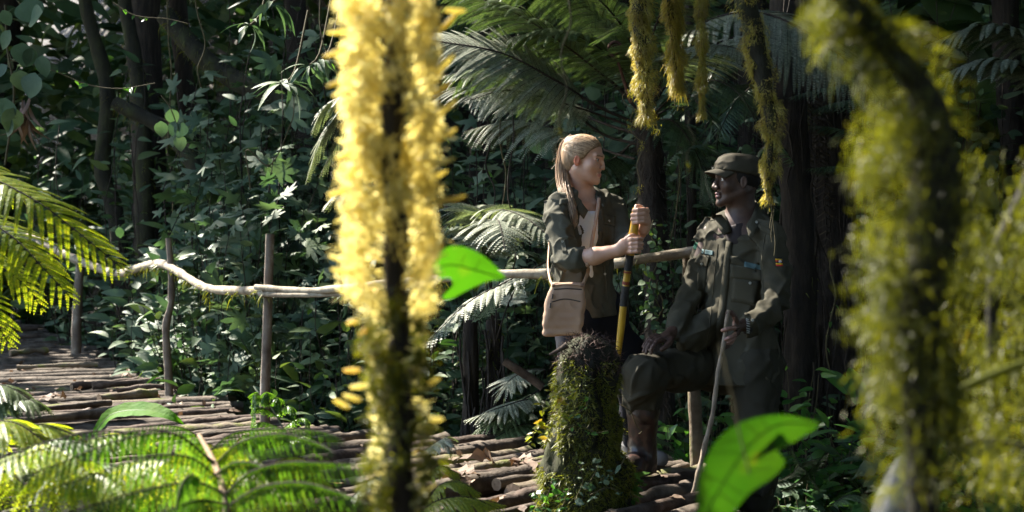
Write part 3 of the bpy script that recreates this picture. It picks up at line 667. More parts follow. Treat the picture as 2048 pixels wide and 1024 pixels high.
for k, (px, d, y0, y1, lab) in enumerate([(1013, 8.6, 190, 460, 'long bare vine hanging left of the woman\'s shoulder'), (1022, 8.5, 200, 640, 'yellowish bare vine crossing behind the rail left of the woman'),
        (1110, 9, 160, 330, 'bare vine hanging just behind the woman\'s ponytail'), (975, 9, 240, 430, 'curved bare vine hanging near the blurred green leaf'),
        (1345, 8.4, 300, 640, 'thin bare stem standing between the two walkers'), (1690, 8.7, 60, 420, 'reddish bare vine hanging in front of the root hung trunk'),
        (1655, 8.3, 500, 740, 'stiff upright stem in front of the root hung trunk'), (120, 13, 250, 640, 'dark vine hanging at the left beyond the sunlit fern'),
        (335, 12.6, 0, 520, 'dark straight vine hanging left of the thick shaded trunk'), (455, 12.4, -20, 340, 'thin dark vine hanging over the lobed shrub')]):
    rg = np.random.default_rng(60 + k)
    vine(lab, noisy_path(W(px + rg.uniform(-10, 10), y0, d), W(px + rg.uniform(-12, 12), y1, d), 8, .03, rg), rg.uniform(.005, .009), mat=('vine', 'root')[k % 2], seed=70 + k, leaves=(0, 6, 0, 3, 8)[k % 5], lm='leaf_fresh', size=.05)
# large round leaves on a climber at the upper left
rg = np.random.default_rng(77)
t = thing('climbing_plant', 'climber with large rounded leaves at the upper left edge', 'climbing plant', W(20, 300, 8))
Pv = spline([W(10, 10, 8), W(15, 100, 8), W(28, 190, 8), W(10, 330, 8)], 30); mesh_obj('stem', tube(Pv, .007, 6), M['vine'], t)
pp = np.array([W(a, b, 7.9) for a, b in ((60, 40), (20, 60), (45, 85), (15, 130), (40, 140), (65, 95), (85, 110), (70, 145), (30, 215), (12, 195), (50, 0), (5, 20), (25, 240))]); n = len(pp)
mesh_obj('foliage', leaf_set('round', pp, rg.normal(0, .4, (n, 3)) + (0, 0, -1), np.array((0, -1, .3)) + rg.normal(0, .25, (n, 3)), .13 * rg.uniform(.7, 1.2, n), rg), M['leaf_blue'], t)
t = thing('climbing_plant', 'cluster of five rounded leaves hanging in the dark left of centre', 'climbing plant', W(345, 230, 9.5))
pp = np.array([W(a, b, 9.5) for a, b in ((340, 218), (322, 242), (350, 242), (368, 246), (360, 270))])
mesh_obj('foliage', leaf_set('round', pp, rg.normal(0, .3, (5, 3)) + (0, 0, -1), np.array((0, -1, .4)) + rg.normal(0, .15, (5, 3)), .11, rg), M['leaf_blue'], t)
mesh_obj('stem', tube(spline([W(322, 190, 9.5), W(340, 215, 9.5), W(358, 262, 9.5)], 14), .004, 5), M['vine'], t)
# dead brown leaf bundle
t = thing('dead_leaf_bundle', 'withered brown leaf cluster hanging at the left above the sunlit fern', 'dead leaves', W(48, 190, 8.2))
n = 16; pp = np.array([W(rg.uniform(36, 62), rg.uniform(185, 250), 8.2) for _ in range(n)])
mesh_obj('leaves', leaf_set('strap', pp, rg.normal(0, .15, (n, 3)) + (0, 0, -1), rg.normal(0, 1, (n, 3)) + (0, -.6, 0), .15, rg), M['leaf_dead'], t)
# glossy rosettes in the upper centre-left
for lab, cx, cy, d, nl, s in (('glossy drooping leaf rosette at the top, left of the sunlit moss', 545, 5, 8.2, 9, .16), ('glossy long leaved rosette in the shade above the lobed shrubs', 570, 165, 8.8, 14, .17),
        ('small pale leaf whorl right of the upper rosette', 620, 130, 8.8, 10, .13), ('pale leaf whorl beneath the top edge left of the sunlit moss', 500, 50, 8.8, 8, .15), ('drooping leaf cluster hanging beside the sunlit moss at mid height', 640, 120, 8, 8, .12)):
    t = thing('rosette_plant', lab, 'plant', W(cx, cy, d), 'epiphyte rosettes'); c = W(cx, cy, d)
    dd = rand_dirs(nl, rg, -.3); dd[:, 1] -= .2
    mesh_obj('foliage', leaf_set('long', c + dd * .03, dd, np.array((0, -.5, .9)) + rg.normal(0, .25, (nl, 3)), s * rg.uniform(.8, 1.2, nl), rg), M['leaf_blue'], t)
    mesh_obj('stem', tube(spline([c, c + (.05, .1, .1), c + (.1, .3, .5)], 10), .007, 5), M['vine'], t)
# ---------------------------------------------------------------- implicit-surface modeller (smooth unions -> one continuous skin)
class Sdf:
    def __init__(s): s.pr = []; s.mods = []
    def cone(s, a, b, ra, rb=None, k=.02, sq=None, op='add'):
        s.pr.append(('c', np.asarray(a, float), np.asarray(b, float), ra, ra if rb is None else rb, k, sq, op)); return s
    def ball(s, c, r, k=.02, op='add', ax=None):
        """ellipsoid: r scalar or 3 radii along the rows of ax"""
        s.pr.append(('e', np.asarray(c, float), np.broadcast_to(np.asarray(r, float), (3,)), np.eye(3) if ax is None else np.asarray(ax, float), 0, k, None, op)); return s
    def chain(s, pts, rad, k=.02, sq=None, op='add'):
        for i in range(len(pts) - 1): s.cone(pts[i], pts[i + 1], rad[i], rad[i + 1], k, sq, op)
        return s
    def plane(s, p, n): s.mods.append(('p', np.asarray(p, float), nrm(n))); return s       # keeps the side n points away from
    def disp(s, fn): s.mods.append(('d', fn)); return s
    def mesh(s, lo, hi, h):
        lo = np.asarray(lo, float); hi = np.asarray(hi, float); n = np.ceil((hi - lo) / h).astype(int) + 1
        ax = [lo[i] + np.arange(n[i]) * h for i in range(3)]
        D = np.full(n, .08, np.float32)
        for kind, a, b, c, d, k, sq, op in s.pr:
            if kind == 'c': mn = np.minimum(a - c, b - d); mx = np.maximum(a + c, b + d); pad = .03 + k
            else: R = b.max(); mn = a - R; mx = a + R; pad = .03 + k
            i0 = np.clip(np.floor((mn - pad - lo) / h).astype(int), 0, n); i1 = np.clip(np.ceil((mx + pad - lo) / h).astype(int) + 1, 0, n)
            if np.any(i1 <= i0): continue
            sl_ = tuple(slice(i0[i], i1[i]) for i in range(3))
            P = np.stack(np.meshgrid(*[ax[i][sl_[i]] for i in range(3)], indexing='ij'), -1)
            if kind == 'c':
                A, B_ = a, b
                if sq is not None:
                    v = nrm(sq[0]); f = sq[1] - 1
                    P = P + ((P - A) @ v)[..., None] * v * f; B_ = b + np.dot(b - A, v) * v * f
                ab = B_ - A; t = np.clip(((P - A) @ ab) / max(ab @ ab, 1e-12), 0, 1)
                ds = np.linalg.norm(P - A - t[..., None] * ab, axis=-1) - (c + (d - c) * t)
                if sq is not None: ds = ds / (1 + (sq[1] - 1) * .5)
            else:
                q = (P - a) @ c.T; q1 = q / b; l = np.linalg.norm(q1, axis=-1); l2 = np.linalg.norm(q1 / b, axis=-1)
                ds = l * (l - 1) / np.maximum(l2, 1e-6)
            ds = ds.astype(np.float32); cur = D[sl_]
            if op == 'add': hh = np.maximum(k - np.abs(cur - ds), 0) / max(k, 1e-6); D[sl_] = np.minimum(cur, ds) - hh * hh * k * .25
            else: hh = np.maximum(k - np.abs(cur + ds), 0) / max(k, 1e-6); D[sl_] = np.maximum(cur, -ds) + hh * hh * k * .25
        near = np.abs(D) < .03
        P = None
        if s.mods:
            I = np.argwhere(near); P = lo + I * h; v = D[near]
            for m in s.mods:
                if m[0] == 'd': v = v + m[1](P).astype(np.float32)
            D[near] = v
            for m in s.mods:
                if m[0] == 'p':
                    G = ((ax[0] - m[1][0]) * m[2][0])[:, None, None] + ((ax[1] - m[1][1]) * m[2][1])[None, :, None] + ((ax[2] - m[1][2]) * m[2][2])[None, None, :]
                    D = np.maximum(D, G.astype(np.float32))
        neg = D < 0; nc = [x - 1 for x in n]
        cnt = np.zeros(nc, np.int8); off8 = [(i, j, k) for i in (0, 1) for j in (0, 1) for k in (0, 1)]
        for i, j, k in off8: cnt += neg[i:i + nc[0], j:j + nc[1], k:k + nc[2]]
        act = (cnt > 0) & (cnt < 8); I = np.argwhere(act); idx = np.full(nc, -1, np.int64); idx[act] = np.arange(len(I))
        val = np.stack([D[I[:, 0] + i, I[:, 1] + j, I[:, 2] + k] for i, j, k in off8], 1)
        acc = np.zeros((len(I), 3)); c_ = np.zeros(len(I)); o8 = np.array(off8, float)
        for e in range(8):
            for f in range(e + 1, 8):
                if np.abs(o8[e] - o8[f]).sum() != 1: continue
                x = (val[:, e] < 0) != (val[:, f] < 0); den = val[:, e] - val[:, f]
                t = np.where(x, val[:, e] / np.where(np.abs(den) < 1e-9, 1, den), 0)
                acc += np.where(x[:, None], o8[e] + (o8[f] - o8[e]) * t[:, None], 0); c_ += x
        V = lo + (I + acc / c_[:, None]) * h
        Fs = []
        for a_ in range(3):
            b_, c2 = (a_ + 1) % 3, (a_ + 2) % 3
            s0 = [slice(None)] * 3; s1 = [slice(None)] * 3; s0[a_] = slice(0, -1); s1[a_] = slice(1, None)
            n0, n1 = neg[tuple(s0)], neg[tuple(s1)]
            E = np.argwhere(n0 != n1)
            ok = (E[:, b_] > 0) & (E[:, c2] > 0) & (E[:, b_] < n[b_] - 1) & (E[:, c2] < n[c2] - 1); E = E[ok]
            inside = n0[tuple(E.T)]
            def at(db, dc):
                Q = E.copy(); Q[:, b_] -= db; Q[:, c2] -= dc; return idx[tuple(Q.T)]
            q = np.stack([at(1, 1), at(0, 1), at(0, 0), at(1, 0)], 1); q[~inside] = q[~inside][:, ::-1]
            Fs.append(q)
        Fq = np.vstack(Fs); Fq = Fq[(Fq >= 0).all(1)]
        return V, Fq
def relax(V, Fq, it=2, lam=.5):
    e = np.vstack([Fq[:, [i, (i + 1) % 4]] for i in range(4)])
    for _ in range(it):
        A = np.zeros_like(V); c = np.zeros(len(V))
        for k in range(3):
            A[:, k] = np.bincount(e[:, 0], V[e[:, 1], k], len(V)) + np.bincount(e[:, 1], V[e[:, 0], k], len(V))
        c = np.bincount(e[:, 0], minlength=len(V)) + np.bincount(e[:, 1], minlength=len(V))
        V = V * (1 - lam) + lam * A / np.maximum(c, 1)[:, None]
    return V
def bvh_of(*geos):
    V = np.vstack([g[0] for g in geos]); Fl = []; o = 0
    for g in geos: Fl += (np.asarray(g[1]) + o).tolist(); o += len(g[0])
    return BVHTree.FromPolygons([Vector(v) for v in V], Fl)
EYE = np.array((0, 0, CAM_H))
def patch_geo(bvh, corners, nu=8, nv=6, th=.004, sink=.003, dflt=6.5, edge=None):
    """thin sewn-on piece lying on a surface; corners: 4 photo positions (tl,tr,br,bl) or two edge curves"""
    tl, tr, br, bl = [np.array(c, float) for c in corners]
    U, Vv = np.meshgrid(np.linspace(0, 1, nu), np.linspace(0, 1, nv))
    p = (tl * (1 - U[..., None]) * (1 - Vv[..., None]) + tr * U[..., None] * (1 - Vv[..., None]) + br * U[..., None] * Vv[..., None] + bl * (1 - U[..., None]) * Vv[..., None])
    front = np.zeros((nv, nu, 3)); last = dflt
    for i in range(nv):
        for j in range(nu):
            d = W(p[i, j, 0], p[i, j, 1], 1.0) - EYE; d = d / np.linalg.norm(d)
            hit = bvh.ray_cast(Vector(EYE), Vector(d))
            if hit[0] is not None and abs(hit[3] - dflt) < .5: last = hit[3]
            front[i, j] = EYE + d * (last - th)
            d0 = d
    back = front + nrm(front - EYE) * (th + sink)
    V = np.vstack([front.reshape(-1, 3), back.reshape(-1, 3)]); n = nu * nv; Fq = []
    for i in range(nv - 1):
        for j in range(nu - 1):
            a = i * nu + j; Fq.append((a, a + nu, a + nu + 1, a + 1)); Fq.append((n + a, n + a + 1, n + a + nu + 1, n + a + nu))
    bd = [j for j in range(nu)] + [i * nu + nu - 1 for i in range(1, nv)] + [(nv - 1) * nu + j for j in range(nu - 2, -1, -1)] + [i * nu for i in range(nv - 2, 0, -1)]
    for q in range(len(bd)):
        a, b = bd[q], bd[(q + 1) % len(bd)]; Fq.append((a, b, n + b, n + a))
    return V, np.array(Fq)
def line_on(bvh, pts, r, n=24, dflt=6.5, out=.0):
    """thin cord/seam laid on a surface along photo positions"""
    P = spline(np.array(pts, float), n); W_ = []; last = dflt
    for x, y in P[:, :2]:
        d = W(x, y, 1.0) - EYE; d = d / np.linalg.norm(d); hit = bvh.ray_cast(Vector(EYE), Vector(d))
        if hit[0] is not None and abs(hit[3] - dflt) < .5: last = hit[3]
        W_.append(EYE + d * (last - out))
    return np.array(W_)

def skin_mat(name, base, dark, spec=.45, rough=.45, sss=.08, sssc=(1, .3, .15)):
    m, n, p = new_mat(name); f = noise(n, 35, 5)
    n.links.new(ramp(n, f, [(.3, dark), (.65, base)]), p.inputs['Base Color']); p.inputs['Roughness'].default_value = rough
    p.inputs['Specular IOR Level'].default_value = spec; p.inputs['Subsurface Weight'].default_value = sss
    p.inputs['Subsurface Radius'].default_value = sssc; p.inputs['Subsurface Scale'].default_value = .012
    bump(n, p, noise(n, 320, 3), .12, .002); return m
def flat_mat(name, col, rough=.6, spec=.4, metal=0):
    m, n, p = new_mat(name); p.inputs['Base Color'].default_value = (*col, 1); p.inputs['Roughness'].default_value = rough
    p.inputs['Specular IOR Level'].default_value = spec; p.inputs['Metallic'].default_value = metal; 
    bump(n, p, noise(n, 150, 3), .15, .002); return m
def cloth_mat(name, a, b, rough=.8, fold=.8, scale=1.0, sheen=.1):
    m, n, p = new_mat(name)
    f = noise(n, 5, 5); n.links.new(ramp(n, f, [(.3, a), (.7, b)]), p.inputs['Base Color'])
    p.inputs['Roughness'].default_value = rough; p.inputs['Specular IOR Level'].default_value = .12; p.inputs['Sheen Weight'].default_value = 0
    # folds (large) and weave (fine)
    h1 = noise(n, 7 * scale, 3, .5, stretch=(1, 1, .6)); h1.node.noise_type = 'RIDGED_MULTIFRACTAL'; h1.node.inputs['Distortion'].default_value = .6; h2 = noise(n, 900, 2)
    ad = n.nodes.new('ShaderNodeMath'); ad.operation = 'MULTIPLY_ADD'; n.links.new(h2, ad.inputs[0]); ad.inputs[1].default_value = .03; n.links.new(h1, ad.inputs[2])
    bump(n, p, ad.outputs[0], fold, .020); return m
M['skin_fair'] = skin_mat('skin_fair', (.56, .33, .235), (.50, .285, .20), sss=.12)
M['skin_dark'] = skin_mat('skin_dark', (.080, .042, .029), (.055, .030, .021), spec=.4, rough=.52, sss=.0)
M['palm_dark'] = skin_mat('palm_dark', (.30, .16, .12), (.20, .11, .08), sss=.03)
M['lip_fair'] = flat_mat('lip_fair', (.50, .22, .18), .45)
M['lip_dark'] = flat_mat('lip_dark', (.13, .055, .055), .35, .6)
M['eye_white'] = flat_mat('eye_white', (.55, .52, .5), .2, .6)
M['iris'] = flat_mat('iris', (.02, .018, .015), .1, .8)
M['brow_fair'] = flat_mat('brow_fair', (.20, .12, .07), .7)
M['brow_dark'] = flat_mat('brow_dark', (.01, .008, .007), .8)
M['ear_backlit'] = skin_mat('ear_backlit', (.62, .22, .13), (.55, .2, .12), sss=.35)  # sunlight glowing through the ear is put into the orange-red colour
M['shirt'] = cloth_mat('shirt', (.062, .060, .044), (.095, .092, .070), scale=1.3, sheen=.15)
M['jacket'] = cloth_mat('jacket', (.048, .044, .030), (.074, .067, .046), scale=.9)
M['trousers'] = cloth_mat('trousers', (.030, .027, .018), (.044, .040, .028), scale=.8)
M['leggings'] = cloth_mat('leggings', (.012, .013, .019), (.018, .02, .028), fold=.2, sheen=0)
M['white_top'] = cloth_mat('white_top', (.72, .74, .78), (.82, .84, .88), fold=.5)
M['tan_canvas'] = cloth_mat('tan_canvas', (.38, .245, .17), (.50, .34, .24), fold=.5, scale=1.5)
M['bag_trim'] = flat_mat('bag_trim', (.22, .13, .09), .5)
M['zip'] = flat_mat('zip', (.06, .045, .04), .5)
M['button'] = flat_mat('button', (.30, .30, .27), .3, .7)
def hair_mat():
    m, n, p = new_mat('hair_blonde'); g = n.nodes.new('ShaderNodeNewGeometry')
    f = noise(n, 60, 5, .6, stretch=(1.2, 1.2, .12)); a = n.nodes.new('ShaderNodeMath'); a.operation = 'MULTIPLY_ADD'
    n.links.new(g.outputs['Random Per Island'], a.inputs[0]); a.inputs[1].default_value = .6; 
    b = n.nodes.new('ShaderNodeMath'); b.operation = 'SUBTRACT'; n.links.new(f, b.inputs[0]); b.inputs[1].default_value = .28; n.links.new(b.outputs[0], a.inputs[2])
    n.links.new(ramp(n, a.outputs[0], [(.2, (.17, .10, .05)), (.45, (.36, .23, .13)), (.78, (.58, .41, .26))]), p.inputs['Base Color'])
    p.inputs['Roughness'].default_value = .42; p.inputs['Specular IOR Level'].default_value = .6
    bump(n, p, f, .6, .006); return m
M['hair'] = hair_mat()

def head(s, O, f, u, sc=1.0, female=True, bear=0.0):
    """adds a head to Sdf s; returns local->world mapper and axes. O at eye height, mid head"""
    f = nrm(f); u = nrm(u - f * np.dot(u, f)); r = np.cross(f, u)
    L = lambda a, b, c: O + (f * a + r * b + u * c) * sc
    ax = np.stack([f, r, u])
    s.ball(L(-.012, 0, .030), np.array((.098, .075, .083)) * sc, .02, ax=ax)
    s.ball(L(.022, 0, -.040), np.array((.066, .056, .072)) * sc, .02, ax=ax)
    for b in (-1, 1):
        s.cone(L(-.012, .050 * b, -.052), L(.058, .022 * b, -.092), .018 * sc, .014 * sc, .03)       # jaw
        s.ball(L(.056, .040 * b, -.028), .024 * sc, .025)                                           # cheek
        s.cone(L(.076, .040 * b, .021), L(.090, .008 * b, .020), .0085 * sc, .009 * sc, .018)       # brow
        s.ball(L(.096, .031 * b, .001), np.array((.013, .016, .009)) * sc, .014, op='sub', ax=ax)   # socket
        s.ball(L(.0735, .031 * b, .000), .0128 * sc, .002)                                          # eyeball
        s.cone(L(.076, .046 * b, .003), L(.083, .020 * b, .0065), .0042 * sc, .0042 * sc, .003)      # upper lid
        s.cone(L(.074, .045 * b, -.008), L(.079, .021 * b, -.0095), .0032 * sc, .0032 * sc, .005)
        s.ball(L(.098, (.012 if female else .016) * b, -.038), (.0075 if female else .010) * sc, .008)
        # ear
        e = L(-.006, .078 * b, -.012); ea = np.stack([nrm(f - r * b * .5), nrm(r * b + f * .5), u])
        s.ball(e, np.array((.0155, .007, .0275)) * sc, .006, ax=ea); s.ball(e + r * b * .010 * sc + f * .002, np.array((.009, .007, .018)) * sc, .006, op='sub', ax=ea)
    if female:
        s.chain([L(.086, 0, .010), L(.0945, 0, -.010), L(.1035, 0, -.029)], np.array((.0066, .0066, .0074)) * sc, .014)
        s.cone(L(.084, -.018, -.0655), L(.084, .018, -.0655), .0045 * sc, k=.008); s.ball(L(.0865, 0, -.064), np.array((.006, .012, .0045)) * sc, .006, ax=ax)
        s.cone(L(.083, -.012, -.0735), L(.083, .012, -.0735), .0055 * sc, k=.008); s.ball(L(.0845, 0, -.073), np.array((.006, .011, .0048)) * sc, .006, ax=ax)
        s.ball(L(.074, 0, -.101), .017 * sc, .02)
    else:
        s.chain([L(.086, 0, .008), L(.097, 0, -.014), L(.108, 0, -.033)], np.array((.008, .0085, .0105)) * sc, .014)
        s.cone(L(.087, -.020, -.0640), L(.087, .020, -.0640), .0060 * sc, k=.007); s.ball(L(.094, 0, -.063), np.array((.008, .016, .0062)) * sc, .005, ax=ax)
        s.cone(L(.085, -.016, -.0765), L(.085, .016, -.0765), .0070 * sc, k=.007); s.ball(L(.091, 0, -.0765), np.array((.0085, .015, .0068)) * sc, .005, ax=ax)
        s.ball(L(.078, 0, -.106), .019 * sc, .02)
    return L, np.stack([f, r, u])
def finger(s, pts, r0, r1, k=.0035): 
    P = spline(np.array(pts, float), 6); s.chain(P, np.linspace(r0, r1, 6), k)

# ================================================================ the woman
fW = nrm((.64, -.77, 0)); rW = np.array((-.77, -.64, 0)); uZ = np.array((0, 0, 1.))
DW = 6.75
s = Sdf(); hf = nrm((.90, -.42, -.10)); hu = nrm((.06, .0, 1))
HO = W(1169, 319, 6.72); Lh, Hax = head(s, HO, hf, hu, .97, True)
nb = W(1167, 398, 6.78)
s.chain([Lh(-.022, 0, -.055), W(1163, 372, 6.76), nb, W(1168, 425, 6.78)], (.050, .048, .056, .075), .03)
wR = [W(1116, 414, 6.63), W(1135, 518, 6.50), W(1190, 512, 6.44), W(1238, 500, 6.395)]
wL = [W(1222, 410, 6.86), W(1248, 490, 6.68), W(1268, 478, 6.55), W(1287, 458, 6.425)]
SQ = (fW, 1.4)
s.cone(W(1168, 425, 6.78), wR[0], .055, .05, .05, None); s.cone(W(1168, 425, 6.78), wL[0], .055, .048, .05)
s.chain([W(1166, 440, 6.78), W(1168, 540, 6.78), W(1174, 640, 6.78)], (.120, .100, .095), .05, SQ)
s.chain(wR, (.048, .040, .038, .0265), .02); s.chain(wL, (.046, .040, .036, .0265), .02)
# collar bones
s.cone(W(1175, 408, 6.70), W(1130, 404, 6.63), .011, .010, .02); s.cone(W(1188, 408, 6.71), W(1216, 402, 6.79), .011, .010, .02)
# right hand on the stick
s.ball(W(1253, 492, 6.385), (.040, .022, .036), .015, ax=np.stack([nrm((1, 0, .12)), (0, 1, 0), (0, 0, 1)]))
s.cone(wR[3], W(1250, 493, 6.385), .0265, .026, .015)
for k, (y, x1) in enumerate(((478, 1283), (487, 1284), (495, 1283), (503, 1279))):
    finger(s, [W(1256, y + 3 - k, 6.375), W(1264, y + .5, 6.352), W(1274, y, 6.346), W(x1 - 1, y, 6.362), W(x1, y + 1, 6.39), W(x1 - 8, y + 1, 6.41)], .0108 - .0005 * k, .0085 - .0005 * k, .004)
finger(s, [W(1250, 482, 6.385), W(1259, 474, 6.375), W(1267, 471, 6.385), W(1275, 472, 6.41)], .012, .009, .006)
# left hand on top
s.ball(W(1291, 437, 6.408), (.020, .022, .038), .012); s.cone(wL[3], W(1290, 444, 6.41), .0255, .025, .015)
for k, (y, x0) in enumerate(((420, 1268), (429, 1264.5), (437.5, 1264), (444.5, 1266))):
    finger(s, [W(1295, y + 2, 6.395), W(1293, y, 6.365), W(1284, y - 1, 6.348), W(1274, y, 6.346), W(x0, y + 1, 6.362), W(x0 + 1, y + 1, 6.385)], .0108 - .0004 * k, .0088 - .0004 * k, .004)
finger(s, [W(1290, 425, 6.41), W(1283, 416, 6.40), W(1274, 413, 6.385), W(1272, 418, 6.375)], .0115, .0095, .006)
# legs under the leggings, feet inside the boots
hipR, hipL = W(1148, 650, 6.68), W(1208, 650, 6.84)
kneeR, kneeL = W(1150, 775, 6.60), W(1264, 775, 6.74); anR, anL = W(1152, 905, 6.75), W(1264, 900, 6.86)
s.chain([hipR, kneeR, anR], (.070, .045, .030), .02); s.chain([hipL, W(1250, 705, 6.80), kneeL, anL], (.070, .066, .045, .030), .02)
head_g = s.mesh(W(1168, 315, 6.74) + (-.17, -.16, -.30), W(1168, 315, 6.74) + (.17, .17, .16), .0023)
hand_g = s.mesh(W(1185, 500, 6.42) + (-.03, -.13, -.12), W(1300, 440, 6.42) + (.03, .30, .12), .0028)
low_g = s.mesh((.05, 6.4, .04), (.75, 7.05, 1.27), .009)
def hl(C, O=HO, ax=Hax): return (C - O) @ ax.T
def face_mats(V, Fq, O, ax, female):
    C = V[Fq].mean(1); q = (C - O) @ ax.T; m = np.zeros(len(Fq), int)
    for b in (-1, 1):
        e = q - np.array((.0735, .031 * b, 0)); de = np.linalg.norm(e, axis=1)
        on = (de < .0132) & (q[:, 0] > .079) & (np.abs(q[:, 2] + .001) < .0062); m[on] = 1
        lash = (np.abs(de - .0135) < .003) & (q[:, 0] > .074) & (np.abs(q[:, 2] - .0065) < .0019); m[lash] = 4
        iris = on & (np.hypot(q[:, 1] - .031 * b - (0), q[:, 2] - .0) < .0058); m[iris] = 2
        br = (q[:, 0] > .06) & (np.abs(q[:, 2] - (.0205 - .10 * np.abs(np.abs(q[:, 1]) - .030))) < .0028) & (np.abs(q[:, 1]) > .012) & (np.abs(q[:, 1]) < .046); m[br] = 4
        m[(np.abs(q[:, 1]) > .070) & (q[:, 1] * b > 0) & (np.abs(q[:, 0] + .006) < .024) & (np.abs(q[:, 2] + .012) < .036)] = 5
    lp = (q[:, 0] > .080) & (np.abs(q[:, 1]) < (.0215 if female else .026)) & (q[:, 2] < (-.0600 if female else -.0575)) & (q[:, 2] > (-.0775 if female else -.083)) & (np.abs(q[:, 1]) < .025 - np.abs(q[:, 2] + .0695) * 1.2); m[lp] = 3
    return m
woman = thing('person', 'blonde woman with a ponytail in grey green shirt, both hands on a yellow stick', 'person', (W(1200, 935, 6.78)[0], 6.78, 0))
fm = face_mats(*head_g, HO, Hax, True)
hs_ = mesh_obj('body', [(head_g[0], head_g[1], fm), (*hand_g, 0), (*low_g, 0)], [M['skin_fair'], M['eye_white'], M['iris'], M['lip_fair'], M['brow_fair'], M['ear_backlit']], woman)

# hair: cap and ponytail with loose strands
s = Sdf(); s.ball(Lh(-.016, 0, .033), (.1015, .080, .0865), .01, ax=Hax); s.ball(Lh(-.055, 0, -.015), (.055, .062, .06), .03, ax=Hax)
s.ball(Lh(.114, 0, -.036), (.105, .13, .103), .012, op='sub', ax=Hax)            # face
s.ball(Lh(.030, .085, -.058), (.05, .035, .062), .01, op='sub', ax=Hax); s.ball(Lh(.030, -.085, -.058), (.05, .035, .062), .01, op='sub', ax=Hax)
s.ball(Lh(-.03, 0, -.13), (.09, .09, .055), .02, op='sub', ax=Hax)
tie = W(1139, 283, 6.75)
tail = [tie, W(1130, 290, 6.76), W(1125, 318, 6.755), W(1124, 345, 6.74), W(1128, 372, 6.70), W(1138, 402, 6.62), W(1147, 430, 6.57), W(1148, 446, 6.565)]
s.chain([Lh(-.085, 0, .03), tie], (.03, .020), .03); TP0 = spline(tail, 16); s.chain(TP0, np.interp(np.linspace(0, 1, 16), np.linspace(0, 1, 8), (.016, .020, .024, .025, .025, .022, .014, .006)), .004)
hh = s
hh.disp(lambda P: .0012 * vnoise(P * np.array((1, 1, .25)), 90, 1))
hair_g = s.mesh(HO + (-.24, -.24, -.34), HO + (.14, .16, .15), .003)
M['hair_root'] = rough_mat('hair_root', [(.3, (.13, .08, .042)), (.7, (.34, .22, .13))], 70, rough=.5, bs=.4, bd=.004, stretch=(1.2, 1.2, .12))
ho = mesh_obj('hair', hair_g, M['hair_root'], woman)
rg = np.random.default_rng(4); g = []
TP = spline(tail, 30); TT, TN, TB = frames(TP); tr = np.interp(np.linspace(0, 1, 30), np.linspace(0, 1, 8), (.018, .023, .027, .028, .028, .026, .020, .014))
for k in range(260):
    a0 = rg.uniform(0, 6.28); ln = rg.uniform(.7, 1.04); m = int(29 * min(ln, 1)) + 1; st0 = rg.integers(0, 8)
    aa = a0 + np.linspace(0, rg.normal(0, .9), 30); rr = tr * rg.uniform(.85, 1.12) + .002 * np.sin(np.linspace(0, 9, 30) + k)
    Pk = TP + TN * (np.cos(aa) * rr)[:, None] + TB * (np.sin(aa) * rr)[:, None]; Pk = Pk[st0:m]
    if ln > 1: Pk = np.vstack([Pk, Pk[-1] + (rg.normal(0, .006), rg.normal(0, .004), -rg.uniform(.005, .03))])
    g += tube(Pk, np.linspace(.0017, .0006, len(Pk)), 4, cap=False)
# strands combed back over the skull
for k in range(950):
    th = rg.uniform(-1.55, 1.55); q_ = abs(th) / 1.4
    a = (.070 - .066 * q_ ** 1.5, .080 * math.sin(th), .096 - .108 * q_ ** 1.3) if k % 4 else (-.03 - .02 * rg.random(), .078 * math.copysign(1, th), -.02 - .05 * rg.random())
    a = np.array(a); b = np.array((-.100, .012 * math.sin(th), .045)); t = np.linspace(rg.uniform(0, .25) if rg.random() < .3 else 0, 1, 16)[:, None]
    q = a * (1 - t) + b * t + np.array((.016, 0, -.033)) + rg.normal(0, .002, 3); l = np.linalg.norm(q / np.array((.1032, .0817, .0882)), axis=1)
    P = Lh(-.016, 0, .033) + ((q / l[:, None]) @ Hax) * .97 * rg.uniform(1.0, 1.022)
    g += tube(P, rg.uniform(.0008, .0016), 3, cap=False)
for k in range(70):    # flyaway hairs
    a = TP[rg.integers(0, 22)] + rg.normal(0, .012, 3) if k % 2 else Lh(rg.uniform(-.1, .05), rg.uniform(-.06, .06), .115); b = a + np.array((rg.normal(-.01, .025), rg.normal(0, .02), rg.uniform(-.06, .01)))
    g += tube(spline([a, (a + b) / 2 + rg.normal(0, .008, 3), b], 7), .0005, 3, cap=False)
mesh_obj('hair_strands', g, M['hair'], ho)
mesh_obj('hair_tie', tube([tie + (.010, 0, .002), tie, tie + (-.010, 0, -.003)], .0215, 10), M['iris'], ho)

# white top
s = Sdf(); s.chain([W(1168, 445, 6.765), W(1169, 540, 6.77), W(1174, 600, 6.77)], (.144, .128, .138), .05, (fW, 1.38))
for b in (-1, 1): s.ball(W(1172, 475, 6.77) + fW * .062 - rW * .055 * b, .054, .05)
s.cone(W(1186, 395, 6.66), W(1184, 432, 6.66), .052, .008, .01, op='sub'); s.plane(W(1168, 424, 6.8), (0, 0, 1))
mesh_obj('white_top', s.mesh((.05, 6.4, .6), (.7, 7.05, 1.32), .006), M['white_top'], woman)
